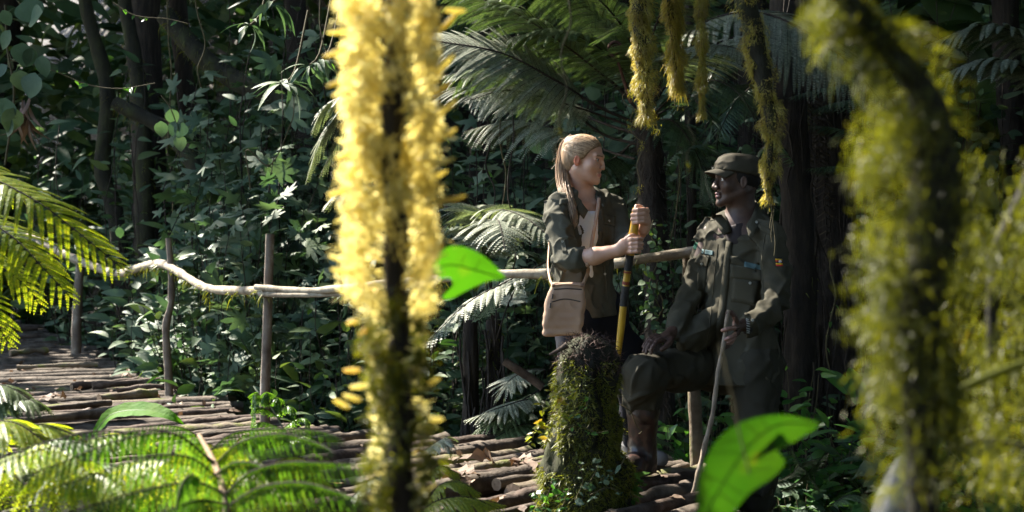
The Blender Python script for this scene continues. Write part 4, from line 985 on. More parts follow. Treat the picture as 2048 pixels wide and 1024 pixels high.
# shirt
def folds(seed, amp, f=1.0, zs=1.0):
    return lambda P: -amp * (1 - 2.2 * np.abs(vnoise(P * np.array((1, 1, zs)), 13 * f, seed))) * .6 - amp * .5 * vnoise(P, 30 * f, seed + 3)
def creases(seed, amp, fq, direc, w=.16, st=.28):
    """narrow raised creases running roughly along direc"""
    dz = nrm(direc); a = nrm(np.cross(dz, (0.1, 1, .05))); b = np.cross(dz, a)
    def fn(P):
        q = np.stack([P @ a, P @ b, (P @ dz) * st], -1); n = vnoise(q, fq, seed); m = np.clip(.5 + 1.2 * vnoise(P, 5.5, seed + 5), 0, 1)
        return -amp * m * (np.exp(-(n / w) ** 2) - .35)
    return fn
s = Sdf()
s.chain([W(1166, 432, 6.77), W(1168, 480, 6.77), W(1168, 555, 6.77), W(1174, 628, 6.77)], (.150, .156, .140, .176), .05, (fW, 1.38))
for b in (-1, 1): s.ball(W(1172, 472, 6.77) + fW * .066 - rW * .062 * b, .062, .05)
s.cone(W(1160, 408, 6.78), wR[0], .060, .058, .04); s.cone(W(1175, 406, 6.79), wL[0], .058, .055, .04)
s.chain([wR[0], W(1117, 460, 6.56), wR[1]], (.060, .060, .054), .015); s.chain([wL[0], W(1238, 450, 6.77), wL[1]], (.056, .053, .050), .015)
s.cone(wR[1], W(1151, 517, 6.475), .056, .053, .015); s.cone(W(1144, 518, 6.48), W(1154, 516.5, 6.47), .056, .054, .004)       # rolled cuff
s.cone(wL[1], W(1257, 487, 6.62), .052, .048, .012)
s.chain([W(1186, 385, 6.66), W(1190, 420, 6.64), W(1193, 470, 6.60), W(1196, 515, 6.60), W(1204, 562, 6.62)], (.056, .052, .048, .036, .010), .008, (fW, .3), op='sub')
s.chain([W(1207, 590, 6.62), W(1222, 650, 6.62)], (.002, .030), .008, (fW, .3), op='sub')
s.cone(W(1164, 375, 6.76), W(1167, 405, 6.77), .062, .060, .01, op='sub')
s.plane(W(1170, 636, 6.77), (.10, 0, -1)); s.disp(folds(2, .009, .9)); s.disp(creases(31, .015, 17, (.35, 0, 1))); s.disp(creases(32, .015, 17, (-.7, .2, .8))); s.disp(creases(33, .010, 24, (1, .3, .35)))
shirt_g = s.mesh((.02, 6.30, .55), (.72, 7.08, 1.36), .005)
shirt = mesh_obj('shirt', shirt_g, M['shirt'], woman)
bv = bvh_of(shirt_g)
def flap(name, rows, th, mat, parent, n=6):
    """curved cloth piece from rows of world points"""
    R = np.array([spline(r, n) for r in rows]); m = len(R)
    Rr = np.array([spline(R[:, j], m * 2) for j in range(n)]).transpose(1, 0, 2); m = len(Rr)
    du = np.gradient(Rr, axis=1); dv = np.gradient(Rr, axis=0); N = nrm(np.cross(du, dv)); V = np.vstack([(Rr + N * th).reshape(-1, 3), (Rr - N * th).reshape(-1, 3)])
    Fq = []; o = m * n
    for i in range(m - 1):
        for j in range(n - 1):
            a = i * n + j; Fq += [(a, a + 1, a + n + 1, a + n), (o + a, o + a + n, o + a + n + 1, o + a + 1)]
    bd = list(range(n)) + [i * n + n - 1 for i in range(1, m)] + [(m - 1) * n + j for j in range(n - 2, -1, -1)] + [i * n for i in range(m - 2, 0, -1)]
    for q in range(len(bd)): a, b = bd[q], bd[(q + 1) % len(bd)]; Fq.append((a, o + a, o + b, b))
    return mesh_obj(name, (V, np.array(Fq)), mat, parent)
col = flap('collar', [[W(1143, 382, 6.83), W(1140, 388, 6.74), W(1152, 396, 6.66), W(1166, 408, 6.63), W(1176, 422, 6.615)], [W(1136, 396, 6.85), W(1132, 404, 6.72), W(1146, 414, 6.62), W(1160, 424, 6.60), W(1168, 438, 6.59)]], .0035, M['shirt'], shirt)
col = flap('collar', [[W(1180, 380, 6.86), W(1192, 378, 6.82), W(1198, 390, 6.74), W(1197, 405, 6.69)], [W(1186, 386, 6.88), W(1205, 384, 6.82), W(1212, 400, 6.74), W(1208, 416, 6.66)]], .0035, M['shirt'], shirt)
mesh_obj('pocket_flap', patch_geo(bv, [(1206, 428), (1231, 432), (1230, 452), (1206, 447)], th=.006, dflt=6.65), M['shirt'], shirt)
mesh_obj('pocket', patch_geo(bv, [(1207, 447), (1230, 451), (1228, 490), (1208, 487)], th=.003, dflt=6.65), M['shirt'], shirt)
mesh_obj('shoulder_strap', patch_geo(bv, [(1120, 398), (1150, 394), (1150, 404), (1118, 410)], th=.005, dflt=6.65), M['shirt'], shirt)
mesh_obj('sleeve_tab', patch_geo(bv, [(1121, 478), (1130, 478), (1134, 505), (1125, 505)], th=.006, dflt=6.5), M['shirt'], shirt)
mesh_obj('placket', tube(line_on(bv, [(1202, 418), (1206, 470), (1208, 520), (1212, 570), (1214, 600)], .004, 30, 6.6), .0045, 6, sq=1.5), M['shirt'], shirt)
for x, y in ((1210, 548), (1208, 500), (1218, 442), (1125, 483)):
    P = line_on(bv, [(x, y), (x + .1, y)], 0, 2, 6.6, out=.004)[0]; mesh_obj('button', tube([P, P + (.0, -.004, 0)], .006, 8), M['button'], shirt)
# leggings and walking shoes
s = Sdf(); s.cone(W(1150, 625, 6.74), W(1205, 625, 6.84), .125, .125, .05, (fW, 1.1)); s.chain([hipR, kneeR, anR], (.096, .062, .043), .05)
s.chain([hipL, W(1250, 705, 6.80), kneeL, W(1266, 830, 6.80), anL], (.098, .089, .064, .056, .043), .05); s.disp(folds(6, .002, 1.5))
leg_g = s.mesh((.02, 6.4, .02), (.80, 7.08, .85), .007); mesh_obj('leggings', leg_g, M['leggings'], woman)
M['shoe'] = cloth_mat('shoe', (.10, .10, .10), (.20, .20, .20), fold=.3)
for (an, toe) in ((anL, W(1322, 910, 6.72)), (anR, W(1190, 935, 6.55))):
    s = Sdf(); hz = an * np.array((1, 1, 0)) + (0, 0, .05); tz = toe * np.array((1, 1, 0)) + (0, 0, .038)
    s.cone(an + (0, 0, .02), hz, .05, .046, .03); s.cone(hz, tz, .046, .036, .03); s.plane((0, 0, .008), (0, 0, -1)); s.disp(folds(3, .002, 2))
    mesh_obj('shoe', s.mesh(np.minimum(hz, tz) - (.08, .08, .06), np.maximum(hz, tz) + (.08, .08, .14), .005), M['shoe'], woman)

# bag and strap
bag = thing('shoulder_bag', 'tan canvas shoulder bag with two zips hanging at the woman\'s hip', 'bag', W(1125, 668, 6.52))
s = Sdf(); bd_ = 6.50
s.chain([W(1122, 580, bd_), W(1108, 645, bd_)], (.075, .085), .02, (np.array((.15, 1, 0)), 3.2)); s.chain([W(1146, 580, bd_), W(1140, 642, bd_)], (.055, .070), .02, (np.array((.15, 1, 0)), 3.2))
s = Sdf(); nb_ = nrm((.15, -1, .06)); ex = np.cross(nb_, uZ)
quad = [(1106, 570), (1166, 571), (1160, 662), (1088, 664)]
for t_ in np.linspace(0, 1, 7):
    a = np.array(quad[0]) * (1 - t_) + np.array(quad[3]) * t_; b = np.array(quad[1]) * (1 - t_) + np.array(quad[2]) * t_
    s.cone(W(a[0] + 4, a[1] - 4 * math.sin(t_ * 3) + 2, bd_), W(b[0] - 4, b[1] + 1, bd_), .017 + .012 * math.sin(math.pi * t_), .015 + .010 * math.sin(math.pi * t_), .02)
s.disp(folds(8, .004, 1.6)); bag_g = s.mesh(W(1060, 690, bd_) + (0, -.1, 0), W(1190, 545, bd_) + (0, .1, 0), .0045)
mesh_obj('pouch', bag_g, M['tan_canvas'], bag); bvb = bvh_of(bag_g)
for pts, nm in (([(1108, 579), (1135, 577), (1164, 579)], 'zip'), ([(1103, 604), (1130, 598), (1161, 603)], 'zip')):
    mesh_obj(nm, tube(line_on(bvb, pts, 0, 20, 6.5), .0028, 6), M['zip'], bag)
mesh_obj('top_seam', tube(line_on(bvb, [(1105, 571), (1135, 569), (1167, 571)], 0, 20, 6.5), .005, 6), M['tan_canvas'], bag)
for x, y in ((1102, 588), (1098, 606)):
    P = line_on(bvb, [(x + 3, y), (x + 3.1, y)], 0, 2, 6.5, out=.004)[0]; mesh_obj('zip_pull', tube([P, P + (-.002, -.004, -.022)], .004, 6), M['zip'], bag)
fr_ = line_on(bv, [(1172, 552), (1176, 520), (1182, 480), (1190, 440), (1197, 405), (1197, 392)], 0, 40, 6.6, out=.006)
# strap: from the bag over the chest to the far shoulder
fr_[:, 1] = np.minimum(fr_[:, 1], np.interp(np.linspace(0, 1, 40), [0, .3, .6, 1], [6.50, 6.56, 6.585, 6.70])); fr_ = np.vstack([[W(1164, 574, 6.49)], fr_]); fr_ = spline(fr_[::3], 60)
mesh_obj('strap', tube(fr_, .0085, 6, sq=.35), M['tan_canvas'], bag)
bk = np.array([W(1106, 572, 6.50), W(1099, 556, 6.56), W(1096, 520, 6.72), W(1106, 450, 6.93), W(1140, 395, 6.95), W(1175, 385, 6.90), W(1194, 388, 6.84)])
mesh_obj('strap', tube(spline(bk, 40), .0085, 6, sq=.35), M['tan_canvas'], bag)
for x in (1107, 1164): mesh_obj('strap_ring', tube([W(x - 3, 571, 6.485), W(x + 3, 571, 6.485)], .008, 8), M['bag_trim'], bag)

# her stick
M['bamboo'] = rough_mat('bamboo', [(.3, (.30, .17, .012)), (.6, (.48, .28, .018)), (.8, (.56, .36, .04))], 18, rough=.35, bs=.3, bd=.004, spec=.5, stretch=(1, 1, .2))
M['tape'] = rough_mat('tape', [(.3, (.008, .008, .009)), (.7, (.03, .028, .026))], 60, rough=.5, bs=.8, bd=.004)
M['red_band'] = flat_mat('red_band', (.20, .03, .015), .5)
wst = thing('walking_stick', 'yellow walking stick bound with black tape, held upright by the blonde woman', 'walking stick', W(1232, 715, 6.42))
ax_ = lambda y: W(1273 - (y - 418) * (1273 - 1237) / (690 - 418) + 1.5 * math.sin(y * .02), y, 6.385 + (y - 418) * .0003)
def seg(y0, y1, r0, r1, m, nm): mesh_obj(nm, tube([ax_(y) for y in np.linspace(y0, y1, 8)], np.linspace(r0, r1, 8) * (1 + .06 * np.sin(np.arange(8) * 2)), 12, rough=.05), M[m], wst)
seg(417, 510, .0215, .0195, 'bamboo', 'grip'); seg(509, 541, .0195, .0185, 'tape', 'tape_wrap'); seg(541, 572, .0165, .016, 'bamboo', 'shaft'); seg(563, 569, .0172, .0172, 'red_band', 'red_band')
seg(543, 546, .0180, .0180, 'red_band', 'red_band'); seg(572, 612, .0185, .0180, 'tape', 'tape_wrap'); seg(612, 905, .0165, .013, 'bamboo', 'shaft')

# ================================================================ the man
DM = 6.5
fM = nrm((-.45, -.89, 0)); lM = nrm((.89, -.45, 0)); SQM = (fM, 1.45)
mf = nrm((-.985, -.17, .03)); MO = W(1474, 361, 6.48)
s = Sdf(); Lm, Max = head(s, MO, mf, nrm((.0, 0, 1)), 1.0, False)
s.chain([Lm(-.03, 0, -.045), W(1483, 405, 6.49), W(1483, 440, 6.50), W(1482, 470, 6.52)], (.052, .051, .058, .085), .03)
mL = [W(1538, 478, 6.40), W(1553, 600, 6.32), W(1528, 630, 6.24), W(1490, 650, 6.17)]
mR = [W(1424, 468, 6.62), W(1380, 590, 6.56), W(1362, 630, 6.46), W(1346, 664, 6.37)]
s.cone(W(1483, 470, 6.52), mL[0], .07, .06, .05); s.cone(W(1483, 470, 6.52), mR[0], .07, .06, .05)
s.chain([W(1482, 490, 6.53), W(1482, 600, 6.52), W(1480, 720, 6.52)], (.16, .145, .155), .06, SQM)
s.chain(mL, (.055, .043, .038, .027), .02); s.chain(mR, (.055, .043, .038, .027), .02)
# left hand holding the thin stick
s.cone(mL[3], W(1478, 652, 6.145), .026, .022, .015)
s.ball(W(1473, 655, 6.135), (.017, .020, .036), .012, ax=np.stack([nrm((1, -.2, .25)), nrm((.2, 1, 0)), nrm((-.25, 0, 1))]))
finger(s, [W(1475, 650, 6.13), W(1471, 637, 6.115), W(1464, 626, 6.105), W(1455, 626, 6.10)], .0115, .0095, .006)
finger(s, [W(1475, 655, 6.12), W(1466, 656, 6.095), W(1455, 658, 6.08), W(1445, 661, 6.085)], .0098, .0078, .004)
finger(s, [W(1474, 664, 6.12), W(1468, 671, 6.095), W(1460, 675, 6.08), W(1451, 679, 6.085)], .0098, .0078, .004)
finger(s, [W(1471, 672, 6.125), W(1464, 680, 6.10), W(1457, 684, 6.09), W(1450, 689, 6.095)], .0092, .0072, .004)
finger(s, [W(1468, 677, 6.135), W(1462, 687, 6.115), W(1457, 692, 6.10), W(1452, 696, 6.10)], .0082, .0065, .004)
# right hand resting on the raised knee
s.cone(mR[3], W(1334, 673, 6.335), .028, .026, .015); s.ball(W(1327, 676, 6.315), (.040, .030, .019), .015, ax=np.stack([nrm((-.8, -.25, -.45)), nrm((.3, -.95, .1)), nrm((-.45, 0, .85))]))
finger(s, [W(1324, 678, 6.275), W(1313, 684, 6.25), W(1305, 694, 6.235), W(1302, 706, 6.235)], .0105, .0078, .004)
finger(s, [W(1319, 675, 6.285), W(1306, 681, 6.265), W(1297, 693, 6.25), W(1292, 706, 6.245)], .0105, .0078, .004)
finger(s, [W(1315, 672, 6.31), W(1302, 678, 6.29), W(1293, 690, 6.275), W(1287, 703, 6.265)], .0100, .0075, .004)
finger(s, [W(1313, 670, 6.335), W(1302, 674, 6.32), W(1293, 683, 6.305), W(1286, 694, 6.295)], .0088, .0066, .004)
finger(s, [W(1342, 678, 6.30), W(1337, 688, 6.27), W(1330, 694, 6.25), W(1323, 699, 6.24)], .0135, .0095, .006)
hipRm, hipLm = W(1440, 722, 6.60), W(1512, 725, 6.44); knR, knL = W(1284, 746, 6.30), W(1512, 872, 6.40); anRm, anLm = W(1283, 905, 6.42), W(1515, 1035, 6.50)
s.chain([hipRm, knR + (.01, .03, 0), anRm], (.07, .048, .035), .02); s.chain([hipLm, knL, anLm], (.07, .048, .035), .02)
mh = s.mesh(MO + (-.16, -.16, -.26), MO + (.18, .17, .17), .0024)
mhl = s.mesh(W(1435, 700, 6.15) + (0, -.12, -.02), W(1505, 615, 6.15) + (0, .12, .02), .0026)
mhr = s.mesh(W(1275, 725, 6.32) + (0, -.14, 0), W(1362, 640, 6.32) + (0, .14, 0), .0026)
# keep only skin near the hand in the knee box (the thigh is covered by the trousers)
mlow = s.mesh((.40, 6.1, -.30), (1.35, 6.95, 1.15), .014)
fm = face_mats(*mh, MO, Max, False); fm[fm == 5] = 0
C_ = mhl[0][mhl[1]].mean(1); pm = ((C_ - W(1473, 655, 6.135)) @ nrm((-1, -.1, -.1)) > .010) & (C_[:, 2] < W(0, 634, 6.1)[2]) & (C_[:, 2] > W(0, 690, 6.1)[2]); 
man = thing('person', 'man in an olive uniform and cap, one boot up on the logs', 'person', (W(1512, 1075, 6.5)[0], 6.5, -.31))
mesh_obj('body', [(mh[0], mh[1], fm), (mhl[0], mhl[1], np.where(pm, 5, 0)), (*mhr, 0), (*mlow, 0)], [M['skin_dark'], M['eye_white'], M['iris'], M['lip_dark'], M['brow_dark'], M['palm_dark']], man)
# short hair under the cap
s = Sdf(); s.ball(Lm(-.020, 0, .028), (.099, .0785, .086), .01, ax=Max); s.ball(Lm(.10, 0, -.05), (.10, .12, .13), .01, op='sub', ax=Max); s.ball(Lm(-.02, 0, -.12), (.13, .1, .075), .01, op='sub', ax=Max)
s.disp(lambda P: .0015 * vnoise(P, 160, 2)); mesh_obj('hair', s.mesh(MO - .16, MO + .16, .0035), M['brow_dark'], man)
# cap: soft crown, band and stiff brim
M['cap'] = cloth_mat('cap', (.046, .042, .030), (.070, .062, .045), scale=1.4)
s = Sdf(); s.chain([Lm(-.03, 0, .050), Lm(-.028, 0, .052)], (.04, .04), .01)
s = Sdf(); s.ball(Lm(-.012, 0, .046), (.112, .092, .078), .01, ax=Max); s.ball(Lm(-.060, 0, .055), (.058, .072, .050), .03, ax=Max); s.ball(Lm(.035, 0, .066), (.06, .062, .045), .03, ax=Max)
s.plane(Lm(-.012, 0, .028), -(Max[2] * 1.0 + Max[0] * -.16)); s.disp(folds(12, .005, 1.5, .6)); s.disp(creases(61, .005, 30, (1, 0, .25)))
cap_g = s.mesh(MO + (-.17, -.16, -.02), MO + (.19, .16, .19), .0035); cap = mesh_obj('cap', cap_g, M['cap'], man)
rows = []
for t_ in np.linspace(0, 1, 7):
    row = []
    for q in np.linspace(-1, 1, 9):
        a = q * 1.15; x0, y0 = .094 * math.cos(a) - .012 + .004, .078 * math.sin(a); ext = .066 * max(0, math.cos(a)) ** .55
        row.append(Lm(x0 + ext * t_, y0 * (1 - .06 * t_), .054 - .022 * t_ - .022 * (abs(q)) ** 2 * (1 + t_ * .3)))
    rows.append(row)
flap('brim', rows, .0022, M['cap'], cap, n=17)
# jacket
s = Sdf()
s.chain([W(1482, 488, 6.53), W(1480, 540, 6.52), W(1478, 640, 6.51), W(1478, 765, 6.50)], (.160, .160, .152, .196), .05, (fM, 1.32))
s.cone(W(1480, 462, 6.54), mL[0] + (0, 0, .005), .075, .070, .05); s.cone(W(1486, 462, 6.54), mR[0] + (0, 0, .005), .075, .066, .05)
s.chain([mL[0], W(1552, 540, 6.36), mL[1], W(1535, 627, 6.25), W(1503, 648, 6.19)], (.068, .064, .060, .055, .047), .014)
s.chain([mR[0], W(1405, 530, 6.60), mR[1], W(1364, 628, 6.46), W(1352, 654, 6.40)], (.062, .058, .052, .048, .043), .014)
s.cone(W(1517, 640, 6.215), W(1500, 649, 6.185), .051, .050, .008); s.cone(W(1358, 641, 6.43), W(1351, 657, 6.395), .046, .046, .006)
s.chain([W(1420, 640, 6.44), W(1385, 690, 6.42)], (.050, .045), .04, (fM, 1.3)); s.chain([W(1400, 660, 6.42), W(1366, 690, 6.37)], (.05, .035), .03)  # skirt over the raised thigh
s.chain([W(1478, 410, 6.48), W(1474, 440, 6.44), W(1466, 475, 6.38)], (.064, .050, .014), .012, op='sub')
s.plane(W(1478, 768, 6.5), (.0, 0, -1)); 
def jf(P):
    base = folds(5, .009, .72)(P) + creases(41, .017, 15, (.45, 0, 1))(P) + creases(42, .017, 15, (-.75, .1, .8))(P) + creases(43, .011, 22, (1, .2, .3))(P)
    # diagonal pulls at the left elbow and forearm
    d1 = np.exp(-((P - W(1545, 610, 6.3)) ** 2).sum(1) / .014); base += -.007 * d1 * np.sin((P @ np.array((60, 0, 95.))))
    d2 = np.exp(-((P - W(1376, 600, 6.55)) ** 2).sum(1) / .012); base += -.006 * d2 * np.sin((P @ np.array((70, 0, -80.))))
    return base
s.disp(jf); jk_g = s.mesh((.66, 6.02, .36), (1.34, 6.95, 1.22), .006); jk = mesh_obj('jacket', jk_g, M['jacket'], man); bj = bvh_of(jk_g)
flap('collar', [[W(1500, 398, 6.60), W(1512, 404, 6.50), W(1506, 428, 6.41), W(1492, 450, 6.36)], [W(1508, 410, 6.63), W(1534, 428, 6.50), W(1524, 452, 6.38), W(1500, 478, 6.315)]], .004, M['jacket'], jk)
flap('collar', [[W(1466, 412, 6.56), W(1456, 424, 6.50), W(1456, 440, 6.46), W(1462, 462, 6.42)], [W(1456, 420, 6.60), W(1432, 430, 6.52), W(1432, 448, 6.47), W(1448, 470, 6.41)]], .004, M['jacket'], jk)
mesh_obj('undershirt', Sdf().cone(W(1482, 430, 6.49), W(1478, 480, 6.48), .066, .076, .01).plane(W(1480, 446, 6.5), nrm((-.25, 0, 1))).mesh(W(1400, 520, 6.3), W(1560, 400, 6.7), .006), flat_mat('undershirt', (.026, .018, .018), .8), man)
mesh_obj('shoulder_strap', patch_geo(bj, [(1516, 446), (1540, 458), (1550, 474), (1522, 462)], th=.006, dflt=6.4), M['jacket'], jk)
mesh_obj('shoulder_strap', patch_geo(bj, [(1424, 430), (1452, 428), (1448, 438), (1420, 442)], th=.006, dflt=6.5), M['jacket'], jk)
for c, t_ in (([(1460, 528), (1522, 540), (1523, 562), (1460, 556)], .005), ([(1397, 508), (1420, 512), (1414, 536), (1388, 526)], .006)):
    mesh_obj('pocket_flap', patch_geo(bj, c, th=t_, dflt=6.35), M['jacket'], jk)
for c in ([(1466, 556), (1520, 562), (1512, 612), (1462, 602)], [(1396, 533), (1414, 536), (1408, 582), (1394, 580)]):
    mesh_obj('pocket', patch_geo(bj, c, th=.0045, dflt=6.35), M['jacket'], jk)
mesh_obj('placket', patch_geo(bj, [(1452, 482), (1464, 484), (1436, 768), (1420, 766)], nu=3, nv=24, th=.005, dflt=6.35), M['jacket'], jk)
M['name_tape'] = flat_mat('name_tape', (.085, .145, .15), .8); M['name_tape_text'] = flat_mat('name_tape_text', (.035, .06, .055), .8)
for c in ([(1404, 498), (1427, 502), (1426, 511), (1403, 507)], [(1489, 523), (1524, 531), (1524, 542), (1488, 534)]):
    tp = mesh_obj('name_tape', patch_geo(bj, c, th=.0035, dflt=6.35), M['name_tape'], jk)
# Ugandan style flag badge: black, yellow, red stripes twice with a white disc
fb = None
st_cols = [('badge_black', (.006, .006, .006)), ('badge_yellow', (.60, .36, .01)), ('badge_red', (.42, .015, .01))] * 2
tl, tr, br, bl = [np.array(q, float) for q in ((1550, 514), (1564, 515), (1566, 532), (1552, 532))]
for k, (nm, cc) in enumerate(st_cols):
    if nm not in M: M[nm] = flat_mat(nm, cc, .7)
    a, b = k / 6, (k + 1) / 6
    g = patch_geo(bj, [tl + (bl - tl) * a, tr + (br - tr) * a, tr + (br - tr) * b, tl + (bl - tl) * b], nu=4, nv=3, th=.004, dflt=6.35)
    if fb is None: fb = mesh_obj('flag_badge', g, M[nm], jk)
    else: mesh_obj('flag_stripe', g, M[nm], fb)
M['badge_white'] = flat_mat('badge_white', (.7, .7, .68), .6)
P = line_on(bj, [(1560, 523), (1560.1, 523)], 0, 2, 6.35, out=.0055)[0]; mesh_obj('flag_disc', tube([P, P + (0, -.0015, 0)], .0065, 14), M['badge_white'], fb)
mesh_obj('flag_crest', tube([P + (0, -.0015, 0), P + (0, -.003, 0)], .0022, 8), M['badge_red'], fb)
mesh_obj('arm_badge', patch_geo(bj, [(1389, 484), (1396, 486), (1392, 500), (1386, 496)], th=.003, dflt=6.5), flat_mat('badge_green', (.03, .16, .09), .8), jk)
for x, y in ((1513, 444), (1500, 566), (1403, 528), (1505, 640), (1449, 432)):
    P = line_on(bj, [(x, y), (x + .1, y)], 0, 2, 6.35, out=.010)[0]; mesh_obj('button', tube([P, P + (0, -.004, 0)], .0065, 8), M['button'], jk)
for pts in ([(1436, 488), (1428, 560), (1418, 660), (1402, 760)], [(1530, 470), (1524, 520), (1528, 590)], [(1400, 766), (1478, 770), (1552, 768)]):
    mesh_obj('seam', tube(line_on(bj, pts, 0, 30, 6.4), .0028, 5), M['jacket'], jk)
# trousers
s = Sdf(); s.cone(W(1445, 735, 6.55), W(1505, 735, 6.47), .118, .118, .05, (fM, 1.15))
s.chain([hipRm, W(1370, 736, 6.46), W(1287, 749, 6.315), W(1286, 800, 6.37), W(1286, 815, 6.38)], (.112, .098, .080, .072, .066), .05)
s.chain([hipLm, knL, W(1514, 960, 6.44), W(1514, 1000, 6.45)], (.108, .088, .080, .075), .05); s.disp(folds(9, .006, .8)); s.disp(creases(51, .015, 15, (1, -.3, .15))); s.disp(creases(52, .014, 15, (.4, 0, 1)))
tr_g = s.mesh((.48, 6.12, -.16), (1.32, 6.85, .58), .0065); mesh_obj('trousers', tr_g, M['trousers'], man)
# boots
m, n_, p_ = new_mat('camo_boot'); f1 = noise(n_, 12, 4, .6, stretch=(1, 1, .5)); 
n_.links.new(ramp(n_, f1, [(.30, (.009, .006, .005)), (.44, (.024, .015, .012)), (.52, (.055, .025, .018)), (.57, (.018, .012, .010)), (.70, (.036, .020, .016)), (.8, (.014, .009, .007))]), p_.inputs['Base Color'])
p_.inputs['Roughness'].default_value = .38; p_.inputs['Specular IOR Level'].default_value = .5; bump(n_, p_, noise(n_, 30, 4), .4, .006); M['camo_boot'] = m
def boot(top, an, zs, toe, nm='boot'):
    s = Sdf(); hz = np.array((an[0], an[1], zs + .055)); s.chain([top, an + (0, 0, .02), hz], (.073, .058, .056), .03); s.chain([hz + (.01, .01, -.005), hz * .4 + toe * .6, toe], (.050, .047, .036), .04)
    s.cone(top + (0, 0, .0), top - (0, 0, .02), .076, .076, .004)
    s.cone(hz * np.array((1, 1, 0)) + (.015, .015, zs + .012), toe * np.array((1, 1, 0)) + (0, 0, zs + .012), .052, .046, .006)
    s.plane((0, 0, zs), (0, 0, -1)); s.disp(folds(14, .005, 1.3, 1.6)); lo = np.minimum(np.minimum(top, hz), toe) - .1; hi = np.maximum(np.maximum(top, hz), toe) + .1
    mesh_obj(nm, s.mesh(lo, hi, .0055), M['camo_boot'], man)
boot(W(1287, 812, 6.38), W(1284, 905, 6.43), .012, np.array((W(1248, 945, 6.28)[0], 6.24, .050)))
boot(W(1514, 965, 6.44), W(1516, 1035, 6.5), gz(1.12, 6.45) + .0, np.array((1.02, 6.27, gz(1.12, 6.4) + .045)))
# watch
wt = mesh_obj('watch', tube([W(1499, 651, 6.172), W(1494, 651.5, 6.168), W(1489, 652, 6.165)], .036, 16, sq=.9), flat_mat('watch_black', (.01, .01, .012), .3, .6), man)
c0 = W(1494, 651.5, 6.168)
for k in range(7):
    a = -2.6 + k * .32; q = c0 + np.array((.0, math.cos(a + math.pi) * .036 * .9, -math.sin(a + math.pi) * .036)); q[1] = c0[1] - abs(math.sin(a) * 0) - .034 * abs(math.cos((k - 3) * .3))
    q[2] = c0[2] + .034 * math.sin((3 - k) * .33); mesh_obj('watch_link', box(q, (.0075, 0, -.002), (0, .003, 0), (0, 0, .0028)), M['button'], wt)
# his stick
mst = thing('walking_stick', 'thin crooked bare wooden stick held by the man in uniform', 'walking stick', W(1376, 1030, 5.95))
P = spline([W(1457.5, 620, 6.10), W(1452, 650, 6.095), W(1447, 690, 6.09), W(1440, 722, 6.08), W(1433, 768, 6.06), W(1425, 830, 6.04), W(1410, 890, 6.02), W(1396, 950, 5.98), W(1384, 1000, 5.96), W(1368, 1062, 5.93)], 60)
mesh_obj('shaft', tube(P, np.linspace(.0085, .0125, 60) * (1 + .12 * np.sin(np.arange(60) * .9)), 9, rough=.18, fr=30), rough_mat('stick_wood', [(.3, (.16, .12, .085)), (.6, (.27, .22, .165)), (.8, (.36, .31, .25))], 22, bs=.8, bd=.004), mst)
# ================================================================ mossy stems, stump, ferns and foreground
rng = np.random.default_rng(21)
def mossy(name, label, cat, pts, rad, mat, bark, n, L, w, seed, down=.7, group=None, parts=None, spread=1.0, upshare=0, k=12, rough=.3, sel=-.4, extra=None, vol=0.0):
    rg = np.random.default_rng(seed); t = thing(name, label, cat, np.asarray(pts[0]), group)
    P = spline(pts, 60); R = np.interp(np.linspace(0, 1, 60), np.linspace(0, 1, len(rad)), rad)
    mesh_obj('stem', tube(P, R, k, rough=rough, fr=22, seed=seed), M[bark], t)
    v, f = moss_on(P, R, n, L, w, rg, down=down, spread=spread, vol=vol); a = v.reshape(-1, 6, 3)
    s_ = vnoise(a[:, 0], 12, seed) > sel; a = a[s_]; m = len(a); o = (np.arange(m) * 6)[:, None]
    g = [(a.reshape(-1, 3), np.vstack([o + np.array([[0, 1, 3, 2]]), o + np.array([[2, 3, 5, 4]])]))]
    if extra: g += extra
    mesh_obj('moss', g, M[mat], t); return t, P, R
def fuzz(base, size, n, L, w, rg, drop=.8):
    P = base + rg.normal(0, 1, (n, 3)) * size; return blades(P, rg.normal(0, 1, (n, 3)), L * rg.uniform(.4, 1.2, n), w, np.array((0, 0, -drop)) + rg.normal(0, .3, (n, 3)), rg, .3)

# ---- the big sunlit stem in the foreground (2 m away)
D1 = 2.0
rg = np.random.default_rng(31)
pts = [W(760, -150, D1), W(780, 0, D1), W(796, 110, D1), W(788, 230, D1), W(782, 330, D1), W(793, 450, D1), W(790, 560, D1), W(802, 640, D1), W(796, 760, D1), W(808, 850, D1), W(800, 930, D1), W(816, 1100, D1)]
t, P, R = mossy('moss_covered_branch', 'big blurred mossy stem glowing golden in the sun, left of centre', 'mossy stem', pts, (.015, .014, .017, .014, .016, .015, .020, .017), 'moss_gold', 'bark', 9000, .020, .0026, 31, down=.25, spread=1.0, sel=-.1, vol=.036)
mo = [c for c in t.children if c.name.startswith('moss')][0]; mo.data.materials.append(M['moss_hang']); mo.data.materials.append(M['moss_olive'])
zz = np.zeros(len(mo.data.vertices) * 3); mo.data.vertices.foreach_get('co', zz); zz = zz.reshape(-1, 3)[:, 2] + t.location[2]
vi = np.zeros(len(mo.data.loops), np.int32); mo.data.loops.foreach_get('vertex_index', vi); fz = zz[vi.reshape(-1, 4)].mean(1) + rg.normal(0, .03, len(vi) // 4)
mo.data.polygons.foreach_set('material_index', np.where(fz < W(0, 800, D1)[2], 2, np.where(fz < W(0, 640, D1)[2], 1, 0)).astype(np.int32))  # greener moss lower down, also darkened in colour for its dimmer light
